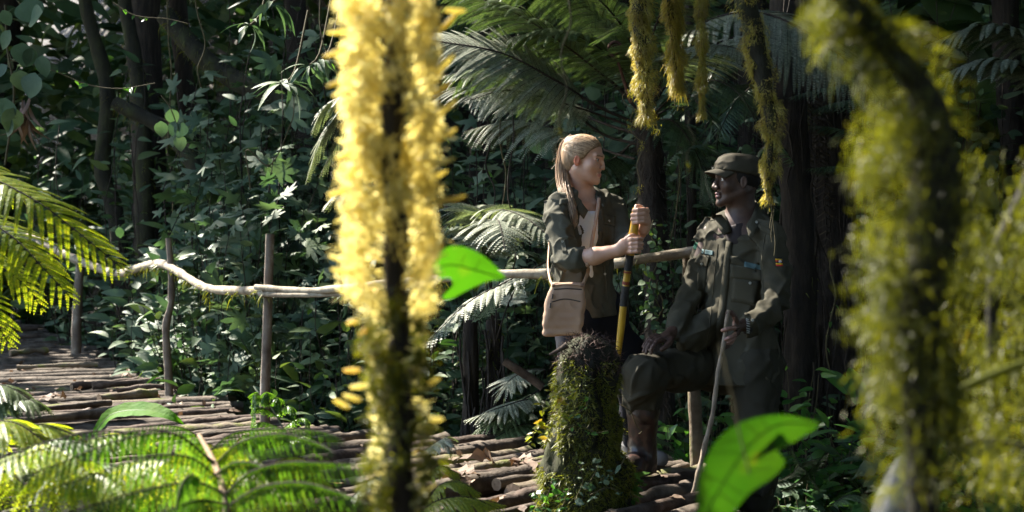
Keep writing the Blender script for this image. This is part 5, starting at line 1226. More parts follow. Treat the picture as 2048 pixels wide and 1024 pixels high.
# long shoots sticking out of both sides, with spread fuzz between them
ex = []
def shoots(n, y0, y1, side, L, wdt, upk, seed, off, sp=6):
    rg = np.random.default_rng(seed); y = rg.uniform(y0, y1, n); i = np.array([np.argmin(np.abs(P[:, 2] - W(0, q, D1)[2])) for q in y])
    base = P[i].copy(); base[:, 2] = CAM_H - (y - 532) / F * D1; base += np.stack([side * rg.uniform(.2, 1, n) * off, rg.normal(0, .022, n), np.zeros(n)], -1)
    d = np.stack([side * rg.uniform(.7, 1.2, n), rg.normal(0, .35, n), rg.normal(upk, .35, n)], -1)
    return blades(base, d, L * rg.uniform(.45, 1.1, n), wdt, np.array((0, 0, .25)) + rg.normal(0, .12, (n, 3)), rg, .1)
for a in ((900, -40, 640, -1, .026, .0034, .1, 1, .058), (560, 40, 620, 1, .024, .0034, .35, 2, .050), (260, 600, 1020, -1, .015, .0030, 0, 3, .042), (200, 600, 1020, 1, .02, .0030, 0, 4, .032)):
    ex.append(shoots(*a))
def finger_shoot(px, py, dx, dy, L, w=.0034):
    a = W(px, py, D1 + rg.uniform(-.03, .03)); d = nrm((dx, rg.uniform(-.2, .2), -dy)); b = a + d * L * .5 + (0, 0, .002); c = a + d * L + (0, 0, L * .18)
    return tube(spline([a, b, c], 7), np.array((.6, 1, 1.1, 1.1, 1, .8, .4)) * w, 6)
for px, py, dx, dy, L in ((870, 150, 1, -.8, .036), (868, 190, 1, -.6, .03), (870, 232, 1, -.5, .035), (868, 285, 1, -.45, .034), (862, 330, 1, -.1, .034), (868, 402, 1, .0, .046), (855, 360, 1, -.3, .03), (880, 60, .8, -.6, .03), (890, 20, 1, .2, .03),
                          (700, 150, -1, .7, .040), (705, 170, -1, .8, .036), (700, 60, -1, .3, .034), (690, 95, -1, .6, .036), (712, 330, -.5, 1, .03), (705, 300, -.8, .6, .03), (700, 375, -1, .5, .036), (720, 400, 0, 1, .04), (728, 402, .1, 1, .03),
                          (710, 468, -1, .1, .026), (705, 520, -1, .0, .034), (712, 546, -1, .02, .036), (715, 578, -1, .3, .026), (718, 640, -.8, .4, .02), (735, 655, -.6, .8, .02), (720, 740, -1, .2, .024), (738, 770, -1, .3, .028), (722, 800, -1, -.1, .026), (855, 770, .8, -.3, .02), (860, 840, 1, .1, .02), (700, 815, -1, -.3, .024)):
    for q in range(1): ex.append(finger_shoot(px, py, dx, dy, L))
flat = []
for e in ex: flat += e if isinstance(e, list) else [e]
mesh_obj('moss_shoots', flat, M['moss_gold'], t)
flat, low = [], []
for k in range(130):
    y = rg.uniform(-20, 1010); f_ = (y < 620); side = rg.random()
    x = (rg.uniform(685, 752) if side < .6 else rg.uniform(832, 868)) if f_ else (rg.uniform(735, 775) if side < .6 else rg.uniform(828, 846))
    if y > 820: x += rg.uniform(-25, 25)
    (flat if y < 640 else low).append(fuzz(W(x, y, D1 + rg.uniform(-.02, .03)), (rg.uniform(.004, .009), .012, rg.uniform(.006, .014)), int(rg.uniform(80, 210)), .011, .0019, rg))
for k in range(26):    # clumps growing on the near side, over the dark stem
    y = rg.uniform(-20, 1010); x = 790 + rg.normal(0, 16)
    (flat if y < 600 else low).append(fuzz(W(x, y, D1 - rg.uniform(.018, .032)), (rg.uniform(.004, .010), .006, rg.uniform(.006, .016)), int(rg.uniform(30, 90)), .014, .0026, rg))
mesh_obj('moss_tufts', flat, M['moss_gold'], t)
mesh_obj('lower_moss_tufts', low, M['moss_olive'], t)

# ---- blurred mossy trunk at the right (1.5 m away) and its moss curtain
D2 = 1.55
pts = [W(1600, -160, D2), W(1690, -10, D2), W(1770, 90, D2), W(1850, 200, D2), W(1868, 330, D2), W(1858, 480, D2), W(1840, 640, D2), W(1838, 800, D2), W(1850, 1100, D2)]
t, P, R = mossy('moss_covered_branch', 'large out of focus olive moss covered stem at the right', 'mossy stem', pts, (.009, .011, .014, .026, .030, .026, .022, .020, .018), 'moss_olive', 'bark_moss', 12000, .016, .0020, 41, down=.6, sel=-.1, vol=.04)
flat = [fuzz(W(x, y, D2), (s_ * .85, .03, s_ * .95), int(nn * 1.5), .014, .0018, rg) for x, y, s_, nn in ((1790, 250, .022, 500), (1760, 330, .018, 380), (1830, 260, .02, 380), (1900, 380, .024, 420), (1790, 430, .02, 300), (1770, 560, .022, 340), (1780, 660, .02, 260), (1750, 480, .01, 120), (1890, 520, .028, 420), (1840, 700, .026, 320), (1790, 760, .022, 220), (1820, 840, .03, 300), (1660, 60, .012, 150), (1640, 20, .012, 160), (1700, 120, .008, 80), (1860, 940, .03, 260), (1900, 860, .03, 220), (1740, 350, .008, 90), (1730, 640, .008, 90))]
mesh_obj('moss_tufts', flat, M['moss_olive'], t)
t = thing('hanging_moss', 'out of focus curtain of dull green moss filling the right edge', 'moss', W(1990, 300, 1.9))
flat = []
for k in range(120):
    x = rg.uniform(1915, 2080); y0 = rg.uniform(340, 960); d = rg.uniform(1.7, 2.2)
    if rg.random() < (x - 1880) / 190: flat.append(fuzz(W(x, y0, d), (.011, .03, .020), 75, .014, .002, rg, 1.1))
mesh_obj('moss', flat, M['moss_olive'], t)
mesh_obj('stem', tube(spline([W(2100, 250, 1.95), W(2040, 400, 1.9), W(1990, 520, 1.9), W(1985, 700, 1.9), W(1990, 900, 1.95)], 30), .008, 7, rough=.3), M['bark_moss'], t)
t = thing('mossy_twig', 'blurred mossy twig slanting up to the right edge, low on the right', 'twig', W(1880, 800, 1.7))
mesh_obj('stem', tube(spline([W(1850, 820, 1.7), W(1930, 775, 1.7), W(2000, 745, 1.7), W(2080, 715, 1.7)], 20), .0055, 7), M['moss_olive'], t)
t = thing('mossy_twig', 'blurred bare twig slanting across the dark lower right corner', 'twig', W(1880, 840, 1.75))
mesh_obj('stem', tube(spline([W(1890, 800, 1.8), W(1905, 900, 1.8), W(1960, 880, 1.8), W(2070, 900, 1.8)], 20), .005, 7), M['bark_moss'], t)
# pale blurred broken stub low right
M['pale_wood'] = rough_mat('pale_wood', [(.3, (.13, .12, .115)), (.5, (.26, .25, .245)), (.7, (.40, .39, .385))], 26, bs=.6, bd=.006, stretch=(1, 1, .15))
t = thing('broken_branch', 'pale grey broken branch stub, blurred, at the bottom right', 'branch', W(1785, 1060, 2.3))
mesh_obj('stub', tube(spline([W(1778, 1130, 2.3), W(1785, 1040, 2.3), W(1800, 960, 2.3), W(1815, 912, 2.3)], 14), (.038, .037, .036, .035, .034, .033, .032, .031, .03, .029, .027, .023, .018, .010), 9, rough=.35, fr=40), M['pale_wood'], t)

# ---- moss covered branches hanging from the top, in focus
mossy('hanging_branch', 'thick brown green moss covered branch hanging left of the other mossy branches', 'mossy branch', [W(1280, -200, 6.2), W(1278, -20, 6.2), W(1282, 100, 6.2), W(1290, 190, 6.2), W(1292, 235, 6.2)], (.036, .040, .034, .028, .012), 'moss_hang', 'bark_moss', 22000, .017, .0024, 51, down=1.0, vol=.034, sel=-.5, group='mossy branches hanging from above')
mossy('hanging_branch', 'mossy branch with stringy yellow tips, second from the left of the hanging ones', 'mossy branch', [W(1345, -200, 6.3), W(1342, 0, 6.3), W(1348, 90, 6.3), W(1352, 150, 6.3), W(1354, 178, 6.3)], (.020, .022, .018, .012, .004), 'moss_hang', 'bark_moss', 16000, .020, .0023, 52, down=1.1, vol=.036, sel=-.5, group='mossy branches hanging from above')
mossy('hanging_branch', 'narrow yellow moss branch hanging between the brown ones, ending in a curl', 'mossy branch', [W(1398, -200, 6.2), W(1402, 0, 6.2), W(1404, 110, 6.2), W(1404, 200, 6.2), W(1404, 232, 6.2)], (.010, .012, .012, .008, .003), 'moss_gold2' if 'moss_gold2' in M else 'moss_hang', 'bark_moss', 14000, .015, .0023, 53, down=.9, vol=.026, sel=-.6, group='mossy branches hanging from above')
M['fern_dead'] = leaf_mat('fern_dead', [(.1, (.02, .014, .009)), (.5, (.045, .032, .02)), (.9, (.08, .06, .035))], .7, .15)
M['moss_yellow'] = moss_mat('moss_yellow', [(.1, (.14, .12, .015)), (.45, (.22, .21, .02)), (.8, (.30, .27, .03)), (.95, (.24, .13, .02))], .5, (1.5, 1.5, .7))
C.objects['hanging_branch.002'].children[1].data.materials[0] = M['moss_yellow']
t, P, R = mossy('hanging_branch', 'long dark mossy branch hanging in front of the man\'s cap and shoulder', 'mossy branch', [W(1470, -200, 5.9), W(1490, -20, 5.9), W(1512, 90, 5.9), W(1530, 180, 5.9), W(1543, 250, 5.9), W(1538, 330, 5.9), W(1535, 400, 5.9)], (.048, .046, .042, .040, .026, .012, .002), 'moss_hang', 'bark_moss', 20000, .017, .0024, 54, down=.8, vol=.034, sel=-.15, group='mossy branches hanging from above')
g = [tube(noisy_path(W(1534 + k * 3, 320, 5.9), W(1532 + k * 4, 400 + k * 28, 5.88), 16, .008, rg), .0022, 4, cap=False) for k in range(5)]
mesh_obj('moss_strand', sum(g, []), M['vine'], t)
# thin dangling root with moss knots
t = thing('hanging_moss', 'stringy moss and rootlets dangling beneath the left hanging branch', 'moss', W(1285, 230, 6.3))
pth = spline([W(1262, 170, 6.3), W(1275, 215, 6.3), W(1262, 260, 6.3), W(1285, 290, 6.3), W(1274, 330, 6.3), W(1280, 360, 6.3), W(1277, 385, 6.3)], 60)
g = tube(pth, .0022, 5); g += tube(noisy_path(W(1300, 180, 6.3), W(1312, 270, 6.3), 20, .02, rg), .002, 4) + tube(noisy_path(W(1250, 180, 6.3), W(1262, 240, 6.3), 20, .02, rg), .002, 4)
mesh_obj('rootlet', g, M['vine'], t)
v = [fuzz(q, (.009, .009, .014), 45, .011, .002, rg, 1) for q in (W(1262, 185, 6.3), W(1275, 225, 6.3), W(1262, 250, 6.3), W(1283, 292, 6.3), W(1300, 240, 6.3), W(1312, 262, 6.3), W(1277, 380, 6.3))]
mesh_obj('moss', v, M['moss_yellow'], t)
for lab, x, y0, y1, r_ in (('blurred thin mossy strand hanging behind the woman\'s ponytail', 1125, 60, 260, .004), ('blurred yellow speck of moss on a strand near the man\'s face', 1380, 250, 330, .002)):
    t = thing('moss_strand', lab, 'moss', W(x, y0, 3.2)); mesh_obj('strand', tube(noisy_path(W(x + 15, y0 - 80, 3.2), W(x - 5, y1, 3.2), 16, .01, rg), r_ * .5, 5), M['vine'], t)
    mesh_obj('moss', fuzz(W(x - 3, y1, 3.2), (.004, .004, .006), 30, .008, .002, rg), M['moss_yellow'], t)

# ---- the mossy stump between the walkers
t = thing('tree_stump', 'upright mossy stump with a ragged dark top, between the two people', 'stump', (STUMP[0], STUMP[1], -.35))
sx = lambda px, py: W(px, py, 5.72)
s = Sdf(); s.chain([sx(1172, 1090), sx(1168, 980), sx(1166, 880), sx(1172, 780), sx(1176, 740), sx(1180, 725)], (.185, .150, .126, .112, .108, .106), .03)
s.cone(sx(1120, 1000), sx(1118, 880), .05, .035, .05); s.ball(sx(1215, 850), .055, .05); s.ball(sx(1138, 930), .09, .06); s.ball(sx(1145, 770), .05, .04); s.ball(sx(1222, 960), .08, .05); s.cone(sx(1230, 1010), sx(1270, 1080), .05, .04, .05); s.cone(sx(1110, 1000), sx(1070, 1080), .05, .04, .05)
s.cone(sx(1200, 700) - (0, .11, 0), sx(1194, 880) - (0, .13, 0), .016, .030, .02, op='sub')
s.disp(lambda P: -.022 * vnoise(P * np.array((1, 1, .6)), 16, 4) - .012 * vnoise(P * np.array((1, 1, .5)), 42, 7))
sg = s.mesh((.0, 5.4, -.50), (.62, 6.0, .78), .009); mesh_obj('trunk', sg, M['bark_moss'], t)
C_ = sg[0][sg[1]].mean(1); Nf = nrm(np.cross(sg[0][sg[1][:, 1]] - sg[0][sg[1][:, 0]], sg[0][sg[1][:, 3]] - sg[0][sg[1][:, 0]]))
sel = rg.integers(0, len(C_), 26000); c = C_[sel]; nn = Nf[sel]; keep = (vnoise(c, 7, 5) + .6 * vnoise(c, 22, 2) > np.where(c[:, 0] < .31, -.5, -.3)) & (c[:, 2] < .56 + .03 * vnoise(c, 18, 1)) & ((np.abs(c[:, 0] - W(1194, 0, 5.6)[0] - .012 * np.sin(c[:, 2] * 22)) > .012) | (c[:, 2] < .22) | (c[:, 1] > 5.75))
c, nn = c[keep], nn[keep]; n = len(c)
mesh_obj('moss', blades(c, nn + rg.normal(0, .5, (n, 3)), .020 * rg.uniform(.4, 1.5, n), .004, np.array((0, 0, -.5)) + rg.normal(0, .3, (n, 3)), rg, .3), M['moss_stump'], t)
sel = rg.integers(0, len(C_), 14000); c = C_[sel]; c = c[c[:, 2] > .52 + .05 * vnoise(c, 20, 1)]; n = len(c)
mesh_obj('ragged_top', blades(c, rg.normal(0, 1, (n, 3)) + (0, 0, .6), .030 * rg.uniform(.4, 1.5, n), .0034, np.array((0, 0, -.3)) + rg.normal(0, .4, (n, 3)), rg, .5), rough_mat('dead_moss', [(.3, (.03, .018, .014)), (.7, (.11, .065, .05))], 30), t)
# sprigs of creeper on the stump
def sprig(label, base, pts, n, size, mat, seed, name='creeper', stemmat='vine', kind='small'):
    rg = np.random.default_rng(seed); tt = thing(name, label, 'creeper', base[0] if isinstance(base, list) else base)
    g, Pp, Dd = [], [], []
    for pl in pts:
        P = spline(pl, 16); g += tube(P, .0016, 4, cap=False)
        k = rg.integers(1, 16, n); Pp.append(P[k] + rg.normal(0, .008, (n, 3))); Dd.append(rand_dirs(n, rg, -.1))
    Pp = np.vstack(Pp); Dd = np.vstack(Dd); m = len(Pp)
    mesh_obj('stem', g, M[stemmat], tt); mesh_obj('foliage', leaf_set(kind, Pp, Dd, np.array((-.1, -.7, .7)) + rg.normal(0, .4, (m, 3)), size * rg.uniform(.5, 1.3, m), rg), M[mat], tt)
z = lambda x, y, d=5.50: W(x, y, d)
sprig('yellow green creeper sprigs climbing the sunny left side of the stump', z(1110, 850), [[z(1100, 900, 5.62), z(1098, 840, 5.58), z(1120, 800, 5.54), z(1150, 785)], [z(1105, 880, 5.6), z(1085, 820, 5.56), z(1110, 775, 5.54)], [z(1090, 890, 5.62), z(1110, 845, 5.54), z(1150, 825)], [z(1100, 860, 5.56), z(1075, 850, 5.58), z(1065, 880, 5.6)]], 22, .036, 'leaf_yellow', 61)
sprig('green creeper with small leaves trailing over the middle of the stump', z(1170, 850, 5.5), [[z(1130, 855), z(1160, 850), z(1190, 865), z(1215, 862)], [z(1140, 835), z(1170, 815), z(1180, 790)]], 9, .034, 'leaf_fresh', 62)
sprig('dark green creeper leaves at the lower right of the stump', z(1215, 940, 5.45), [[z(1170, 980), z(1190, 945), z(1200, 915)], [z(1200, 960), z(1235, 940), z(1250, 915)], [z(1180, 990), z(1215, 975), z(1240, 985)], [z(1150, 1000), z(1165, 965), z(1160, 930)]], 8, .04, 'leaf_blue', 63)
sprig('leafy seedling growing beside the stump at the man\'s boot', z(1270, 960, 5.7), [[z(1262, 1005, 5.7), z(1268, 970, 5.7), z(1272, 945, 5.7)], [z(1262, 1000, 5.7), z(1250, 960, 5.7)], [z(1262, 1000, 5.7), z(1290, 965, 5.7)]], 6, .055, 'leaf_fresh', 64, name='seedling')
sprig('pale leafy creeper at the lower left foot of the stump', z(1100, 990, 5.5), [[z(1080, 1030), z(1095, 990), z(1105, 960)], [z(1060, 1030), z(1075, 1000), z(1068, 985)], [z(1110, 1030), z(1130, 1000), z(1120, 970)]], 12, .034, 'leaf_fresh', 65)
t = thing('twig', 'thin curved twig hanging in front of the man\'s boot', 'twig', W(1262, 870, 5.9))
mesh_obj('stem', tube(spline([W(1238, 808, 5.9), W(1260, 822, 5.9), W(1272, 850, 5.9), W(1284, 862, 5.9), W(1278, 868, 5.9)], 20), .0022, 5), M['vine'], t)
t = thing('twig', 'dead twig stub jutting left from the stump top', 'twig', W(1110, 705, 5.7))
mesh_obj('stem', tube(spline([W(1135, 690, 5.65), W(1118, 700, 5.65), W(1098, 710, 5.65)], 10), np.linspace(.012, .004, 10), 7, rough=.3), M['log_dark'], t)

# ---- tree ferns
def fern(label, cat='tree fern', loc=(0, 0, 0), trunk=None, name='tree_fern', group=None):
    t = thing(name, label, cat, loc, group)
    if trunk is not None:
        P = spline(trunk[0], 40); R = np.interp(np.linspace(0, 1, 40), np.linspace(0, 1, len(trunk[1])), trunk[1]); mesh_obj('trunk', tube(P, R, 12, rough=.35, fr=26, seed=3), M['bark'], t)
        v, f = moss_on(P, R, 2600, .05, .004, rg, down=1.0); mesh_obj('root_fibres', (v, f), M['root'], t)
    return t
d = 7.9
tf = fern('large tree fern whose grey and green fronds arch above both walkers', loc=(W(1305, 0, d)[0], d, gz(W(1305, 0, d)[0], d)), trunk=([(W(1322, 0, d)[0], d, gz(.8, d) - .1), W(1318, 640, d), W(1308, 480, d), W(1300, 320, d), W(1292, 225, d)], (.085, .085, .075, .08, .06)))
FR = lambda par, mat, pts, L, **k: add_frond(par, 'frond', M[mat], M['root'], pts, L, **k)
cr = lambda dx=0, dy=0, dd=0: W(1290 + dx, 228 + dy, d + dd)
FR(tf, 'fern_green', [cr(-8), W(1230, 170, 7.88), W(1130, 90, 7.78), W(1030, 25, 7.72), W(900, -25, 7.67)], 0.505, npin=39, pinnule=0.040, sp=.0072, pw=.36, fold=.15, droop=.30, r0=.011, seed=1, tstart=.22)
FR(tf, 'fern_green', [cr(-5, -20), W(1240, 100, 7.92), W(1180, 20, 7.88), W(1080, -40, 7.83), W(960, -30, 7.80)], 0.488, npin=34, pinnule=0.040, sp=.0072, pw=.36, fold=.15, droop=.45, r0=.010, seed=2, tstart=.25)
FR(tf, 'fern_grey', [cr(-12, 20), W(1200, 215, 7.83), W(1110, 160, 7.75), W(1000, 105, 7.70), W(860, 80, 7.67)], 0.424, npin=39, pinnule=0.037, sp=.0072, pw=.36, fold=.15, droop=.22, r0=.010, seed=3, tstart=.30, up=(0, -.55, .85))
FR(tf, 'fern_grey', [cr(-15, 40), W(1190, 240, 8.3), W(1080, 190, 8.7), W(960, 170, 9.0), W(850, 200, 9.2)], 0.370, npin=34, pinnule=0.040, sp=.0072, pw=.36, fold=.15, droop=.4, r0=.010, seed=4, tstart=.3)
FR(tf, 'fern_green', [cr(-18, 60), W(1200, 265, 8.00), W(1100, 190, 7.95), W(990, 140, 7.90), W(890, 150, 7.88)], 0.326, npin=32, pinnule=0.037, sp=.0072, pw=.36, fold=.15, droop=.5, r0=.009, seed=5, tstart=.35)
FR(tf, 'fern_grey', [cr(-20, 90), W(1210, 300, 8.2), W(1130, 265, 8.5), W(1030, 240, 8.7), W(930, 262, 8.8)], 0.266, npin=29, pinnule=0.040, sp=.0072, pw=.36, fold=.15, droop=.75, r0=.008, seed=6, tstart=.4)
FR(tf, 'fern_grey', [cr(5, -20), W(1330, 110, 7.8), W(1420, 40, 7.6), W(1540, 30, 7.4), W(1680, 110, 7.2), W(1760, 200, 7.1)], 0.407, npin=41, pinnule=0.037, sp=.0072, pw=.36, fold=.15, droop=.4, r0=.011, seed=7, tstart=.25, up=(0, -.4, .9))
FR(tf, 'fern_grey', [cr(5, 0), W(1350, 150, 8.2), W(1450, 80, 8.6), W(1560, 70, 8.9), W(1680, 130, 9.0)], 0.407, npin=36, pinnule=0.037, sp=.0072, pw=.36, fold=.15, droop=.4, r0=.010, seed=8, tstart=.25)
FR(tf, 'fern_dark', [cr(8, 10), W(1350, 190, 7.6), W(1420, 160, 7.2), W(1480, 190, 7.0), W(1520, 260, 6.95)], 0.237, npin=29, pinnule=0.032, sp=.0072, pw=.36, fold=.15, droop=.5, r0=.008, seed=9)
FR(tf, 'fern_green', [cr(0, -25), W(1300, 90, 7.4), W(1340, -10, 7.0), W(1400, -60, 6.8)], 0.370, npin=32, pinnule=0.037, sp=.0072, pw=.36, fold=.15, droop=.4, r0=.01, seed=10)
FR(tf, 'fern_green', [cr(-2, -25), W(1260, 80, 7.80), W(1190, -10, 7.70), W(1120, -60, 7.65)], 0.407, npin=32, pinnule=0.037, sp=.0072, pw=.36, fold=.15, droop=.4, r0=.01, seed=11)
FR(tf, 'fern_dark', [cr(0, 30), W(1340, 240, 7.7), W(1390, 300, 7.6), W(1420, 400, 7.6)], 0.222, npin=27, pinnule=0.032, sp=.0072, pw=.36, fold=.15, droop=.5, r0=.008, seed=12)
FR(tf, 'fern_green', [cr(-4, -24), W(1255, 150, 7.83), W(1190, 90, 7.72), W(1110, 60, 7.65), W(1020, 75, 7.62)], 0.374, npin=34, pinnule=0.037, sp=.0072, pw=.36, fold=.15, droop=.35, r0=.008, seed=21, tstart=.25)
FR(tf, 'fern_grey', [cr(-14, 30), W(1200, 230, 7.90), W(1120, 205, 7.85), W(1020, 180, 7.83), W(940, 200, 7.80)], 0.330, npin=32, pinnule=0.034, sp=.0072, pw=.36, fold=.15, droop=.35, r0=.008, seed=22, tstart=.3, up=(0, -.4, .9))
FR(tf, 'fern_green', [cr(-6, -10), W(1210, 120, 8.3), W(1110, 60, 8.7), W(1000, 30, 9.0), W(890, 50, 9.2)], .42, npin=34, pinnule=0.042, sp=.0072, pw=.36, fold=.15, droop=.35, r0=.009, seed=23, tstart=.25)
FR(tf, 'fern_grey', [cr(10, -15), W(1350, 120, 7.4), W(1430, 90, 7.1), W(1510, 110, 6.9)], .32, npin=30, pinnule=0.037, sp=.0072, pw=.36, fold=.15, droop=.35, r0=.008, seed=24, tstart=.3)
FR(tf, 'fern_dark', [cr(12, 10), W(1370, 200, 8.3), W(1470, 170, 8.7), W(1560, 190, 9.0), W(1620, 260, 9.1)], .34, npin=30, pinnule=0.040, sp=.0072, pw=.36, fold=.15, droop=.5, r0=.008, seed=25, tstart=.3)
FR(tf, 'fern_dark', [cr(-16, 50), W(1220, 320, 8.3), W(1170, 330, 8.6), W(1110, 370, 8.8)], .26, npin=26, pinnule=0.034, sp=.0072, pw=.36, fold=.15, droop=.6, r0=.007, seed=26, tstart=.35)
# a curled crozier
a = np.linspace(0, 1, 50); cx = np.array([W(1262 - 30 * q, 205 - 95 * q, 7.5) for q in a]); th = np.linspace(0, 13, 60)
spir = np.array([W(1230 + (13 - q) * 1.15 * math.cos(q + 2.6) + 2, 97 + (13 - q) * 1.15 * math.sin(q + 2.6), 7.5) for q in th])
mesh_obj('crozier', tube(np.vstack([cx[:-6], spir]), np.concatenate([np.linspace(.010, .008, 44), np.linspace(.009, .004, 60)]), 7, rough=.3), rough_mat('crozier', [(.3, (.035, .015, .01)), (.7, (.14, .06, .035))], 60), tf)
# ladder ferns hanging around the trunk on the right
d = 7.3
LF = fern('dark ladder fern with comb like fronds, hanging between the tree fern and the man\'s cap', 'fern', W(1420, 190, 7.4), name='fern')
for k, (pts, L) in enumerate((([W(1500, 175, 7.3), W(1470, 205, 7.2), W(1445, 250, 7.1), W(1432, 290, 7.1)], .12), ([W(1440, 120, 7.6), W(1415, 170, 7.5), W(1390, 210, 7.4), W(1335, 215, 7.4)], .12), ([W(1330, 330, 7.6), W(1360, 300, 7.6), W(1400, 290, 7.6), W(1450, 310, 7.6)], .11), ([W(1300, 120, 7.4), W(1310, 90, 7.4), W(1320, 120, 7.4), W(1335, 170, 7.4)], .10),
        ([W(1590, 330, 7.3), W(1560, 290, 7.3), W(1520, 300, 7.3), W(1505, 340, 7.3)], .11), ([W(1400, 360, 7.8), W(1430, 330, 7.8), W(1480, 320, 7.8), W(1520, 350, 7.8)], .12), ([W(1390, 200, 7.2), W(1420, 230, 7.1), W(1425, 250, 7.1), W(1405, 290, 7.1)], .10))):
    st_, lf_ = once_frond(pts, L, 24, .16, hang=.25, droop=.2, seed=80 + k); mesh_obj('frond', [(g_[0], g_[1], 1) for g_ in st_] + [(g_[0], g_[1], 0) for g_ in lf_], [M['fern_dark'], M['root']], LF)
RF = fern('fern with long comb fronds in front of the broad root hung trunk', 'fern', W(1700, 200, 8.3), name='fern')
for k, (pts, L) in enumerate((([W(1790, 200, 8.4), W(1720, 170, 8.3), W(1650, 175, 8.2), W(1575, 195, 8.1)], .13), ([W(1780, 220, 8.3), W(1720, 200, 8.2), W(1670, 205, 8.1), W(1625, 220, 8.1)], .15), ([W(1770, 300, 8.3), W(1720, 270, 8.2), W(1670, 255, 8.2), W(1620, 250, 8.2)], .15), ([W(1760, 350, 8.3), W(1700, 335, 8.3), W(1660, 332, 8.2), W(1610, 338, 8.2)], .12), ([W(1800, 180, 8.4), W(1770, 120, 8.4), W(1720, 90, 8.4), W(1640, 100, 8.4)], .2), ([W(1790, 260, 8.3), W(1760, 280, 8.2), W(1740, 330, 8.2), W(1730, 390, 8.2)], .14))):
    st_, lf_ = once_frond(pts, L, 30, .12, hang=.3, droop=.2, seed=90 + k); mesh_obj('frond', [(g_[0], g_[1], 1) for g_ in st_] + [(g_[0], g_[1], 0) for g_ in lf_], [M['fern_dark'], M['root']], RF)
GF = fern('tall fern with dull grey fronds in shade at the far right top', 'tree fern', W(2050, 150, 8.5), name='tree_fern')
FR(GF, 'fern_grey', [W(2120, 200, 8.5), W(2040, 130, 8.5), W(1960, 120, 8.5), W(1880, 150, 8.5)], .36, npin=26, pinnule=.04, droop=.4, seed=14)
FR(GF, 'fern_grey', [W(2120, 140, 9.0), W(2040, 70, 9), W(1960, 50, 9), W(1850, 90, 9)], .36, npin=26, pinnule=.04, droop=.4, seed=15)
# umbrella fern behind the rail left of the woman
UF = fern('low fern spreading a grey umbrella of fronds behind the rail, left of the woman', 'fern', W(990, 700, 8.3), name='fern')
for k, (pts, L, mt) in enumerate((([W(990, 690, 8.4), W(975, 500, 8.4), W(985, 425, 8.3), W(1040, 430, 8.1), W(1110, 480, 7.9)], .30, 'fern_grey'), ([W(990, 690, 8.4), W(965, 500, 8.4), W(965, 425, 8.4), W(930, 420, 8.5), W(880, 460, 8.5)], .26, 'fern_grey'),
        ([W(990, 690, 8.4), W(980, 500, 8.4), W(990, 440, 8.2), W(1000, 450, 7.9), W(1010, 500, 7.7)], .26, 'fern_grey'), ([W(990, 690, 8.6), W(1000, 560, 8.7), W(1040, 505, 8.7), W(1110, 530, 8.7)], .22, 'fern_green'), ([W(990, 690, 8.4), W(1020, 600, 8.5), W(1060, 548, 8.5), W(1130, 570, 8.5)], .22, 'fern_grey'),
        ([W(1100, 520, 7.9), W(1020, 560, 7.8), W(930, 610, 7.7), W(835, 705, 7.6)], .16, 'fern_grey'), ([W(1110, 545, 8.1), W(1050, 560, 8.1), W(1000, 580, 8.1), W(950, 640, 8.0)], .14, 'fern_green'))):
    FR(UF, mt, pts, L, npin=24, pinnule=.034, droop=.35, r0=.006, seed=30 + k, tstart=.38 if k < 5 else .05)
WF = fern('whitish drooping fern frond tips showing left of the sunlit mossy stem', 'fern', W(720, 200, 8.8), name='fern')
for k, pts in enumerate(([W(760, 190, 8.8), W(690, 215, 8.8), W(640, 280, 8.8), W(612, 365, 8.8)], [W(760, 215, 8.9), W(700, 230, 8.9), W(665, 300, 8.9), W(640, 350, 8.9)], [W(760, 370, 8.9), W(710, 375, 8.9), W(680, 385, 8.9), W(650, 410, 8.9)], [W(745, 170, 8.9), W(690, 190, 8.9), W(650, 215, 8.9), W(625, 265, 8.9)])):
    FR(WF, 'fern_grey', pts, .19, npin=26, pinnule=.030, droop=.35, r0=.005, seed=50 + k, tstart=.05)
BF = fern('pale low fern below the rail, left of the stump', 'fern', W(1010, 860, 8.2), name='fern')
for k, pts in enumerate(([W(1080, 780, 8.2), W(1030, 810, 8.1), W(990, 840, 8.0), W(940, 870, 8.0)], [W(1090, 800, 8.2), W(1050, 800, 8.1), W(1000, 815, 8.0), W(930, 840, 8.0)], [W(1080, 850, 8.1), W(1040, 850, 8.0), W(1000, 870, 7.9), W(960, 895, 7.9)], [W(1090, 740, 8.4), W(1060, 740, 8.4), W(1020, 760, 8.3), W(990, 800, 8.3)])):
    FR(BF, 'fern_grey' if k % 2 else 'fern_green', pts, .17, npin=22, pinnule=.028, droop=.25, r0=.005, seed=60 + k, tstart=.05)
for k_, (x0, x1, y0, y1, n_, sd) in enumerate(((1285, 1340, 440, 690, 120, 3), (1295, 1350, 560, 760, 110, 4))):
    rg = np.random.default_rng(700 + k_); t = thing('creeper', ('green leafy creeper climbing the tree fern trunk between the two people', 'lower creeper leaves at the foot of the tree fern trunk')[k_], 'creeper', W((x0 + x1) / 2, y1, 7.75))
    pp = np.array([W(rg.uniform(x0, x1), rg.uniform(y0, y1), 7.76 - .04 * rg.random()) for _ in range(n_)]); mesh_obj('foliage', leaf_set('round', pp, rand_dirs(n_, rg, -.5), np.array((-.2, -.8, .5)) + rg.normal(0, .3, (n_, 3)), .036 * rg.uniform(.5, 1.3, n_), rg), M['leaf_dark'], t)
    mesh_obj('stem', tube(noisy_path(W((x0 + x1) / 2, y1, 7.78), W((x0 + x1) / 2 - 6, y0, 7.78), 20, .03, rg), .004, 5), M['vine'], t)
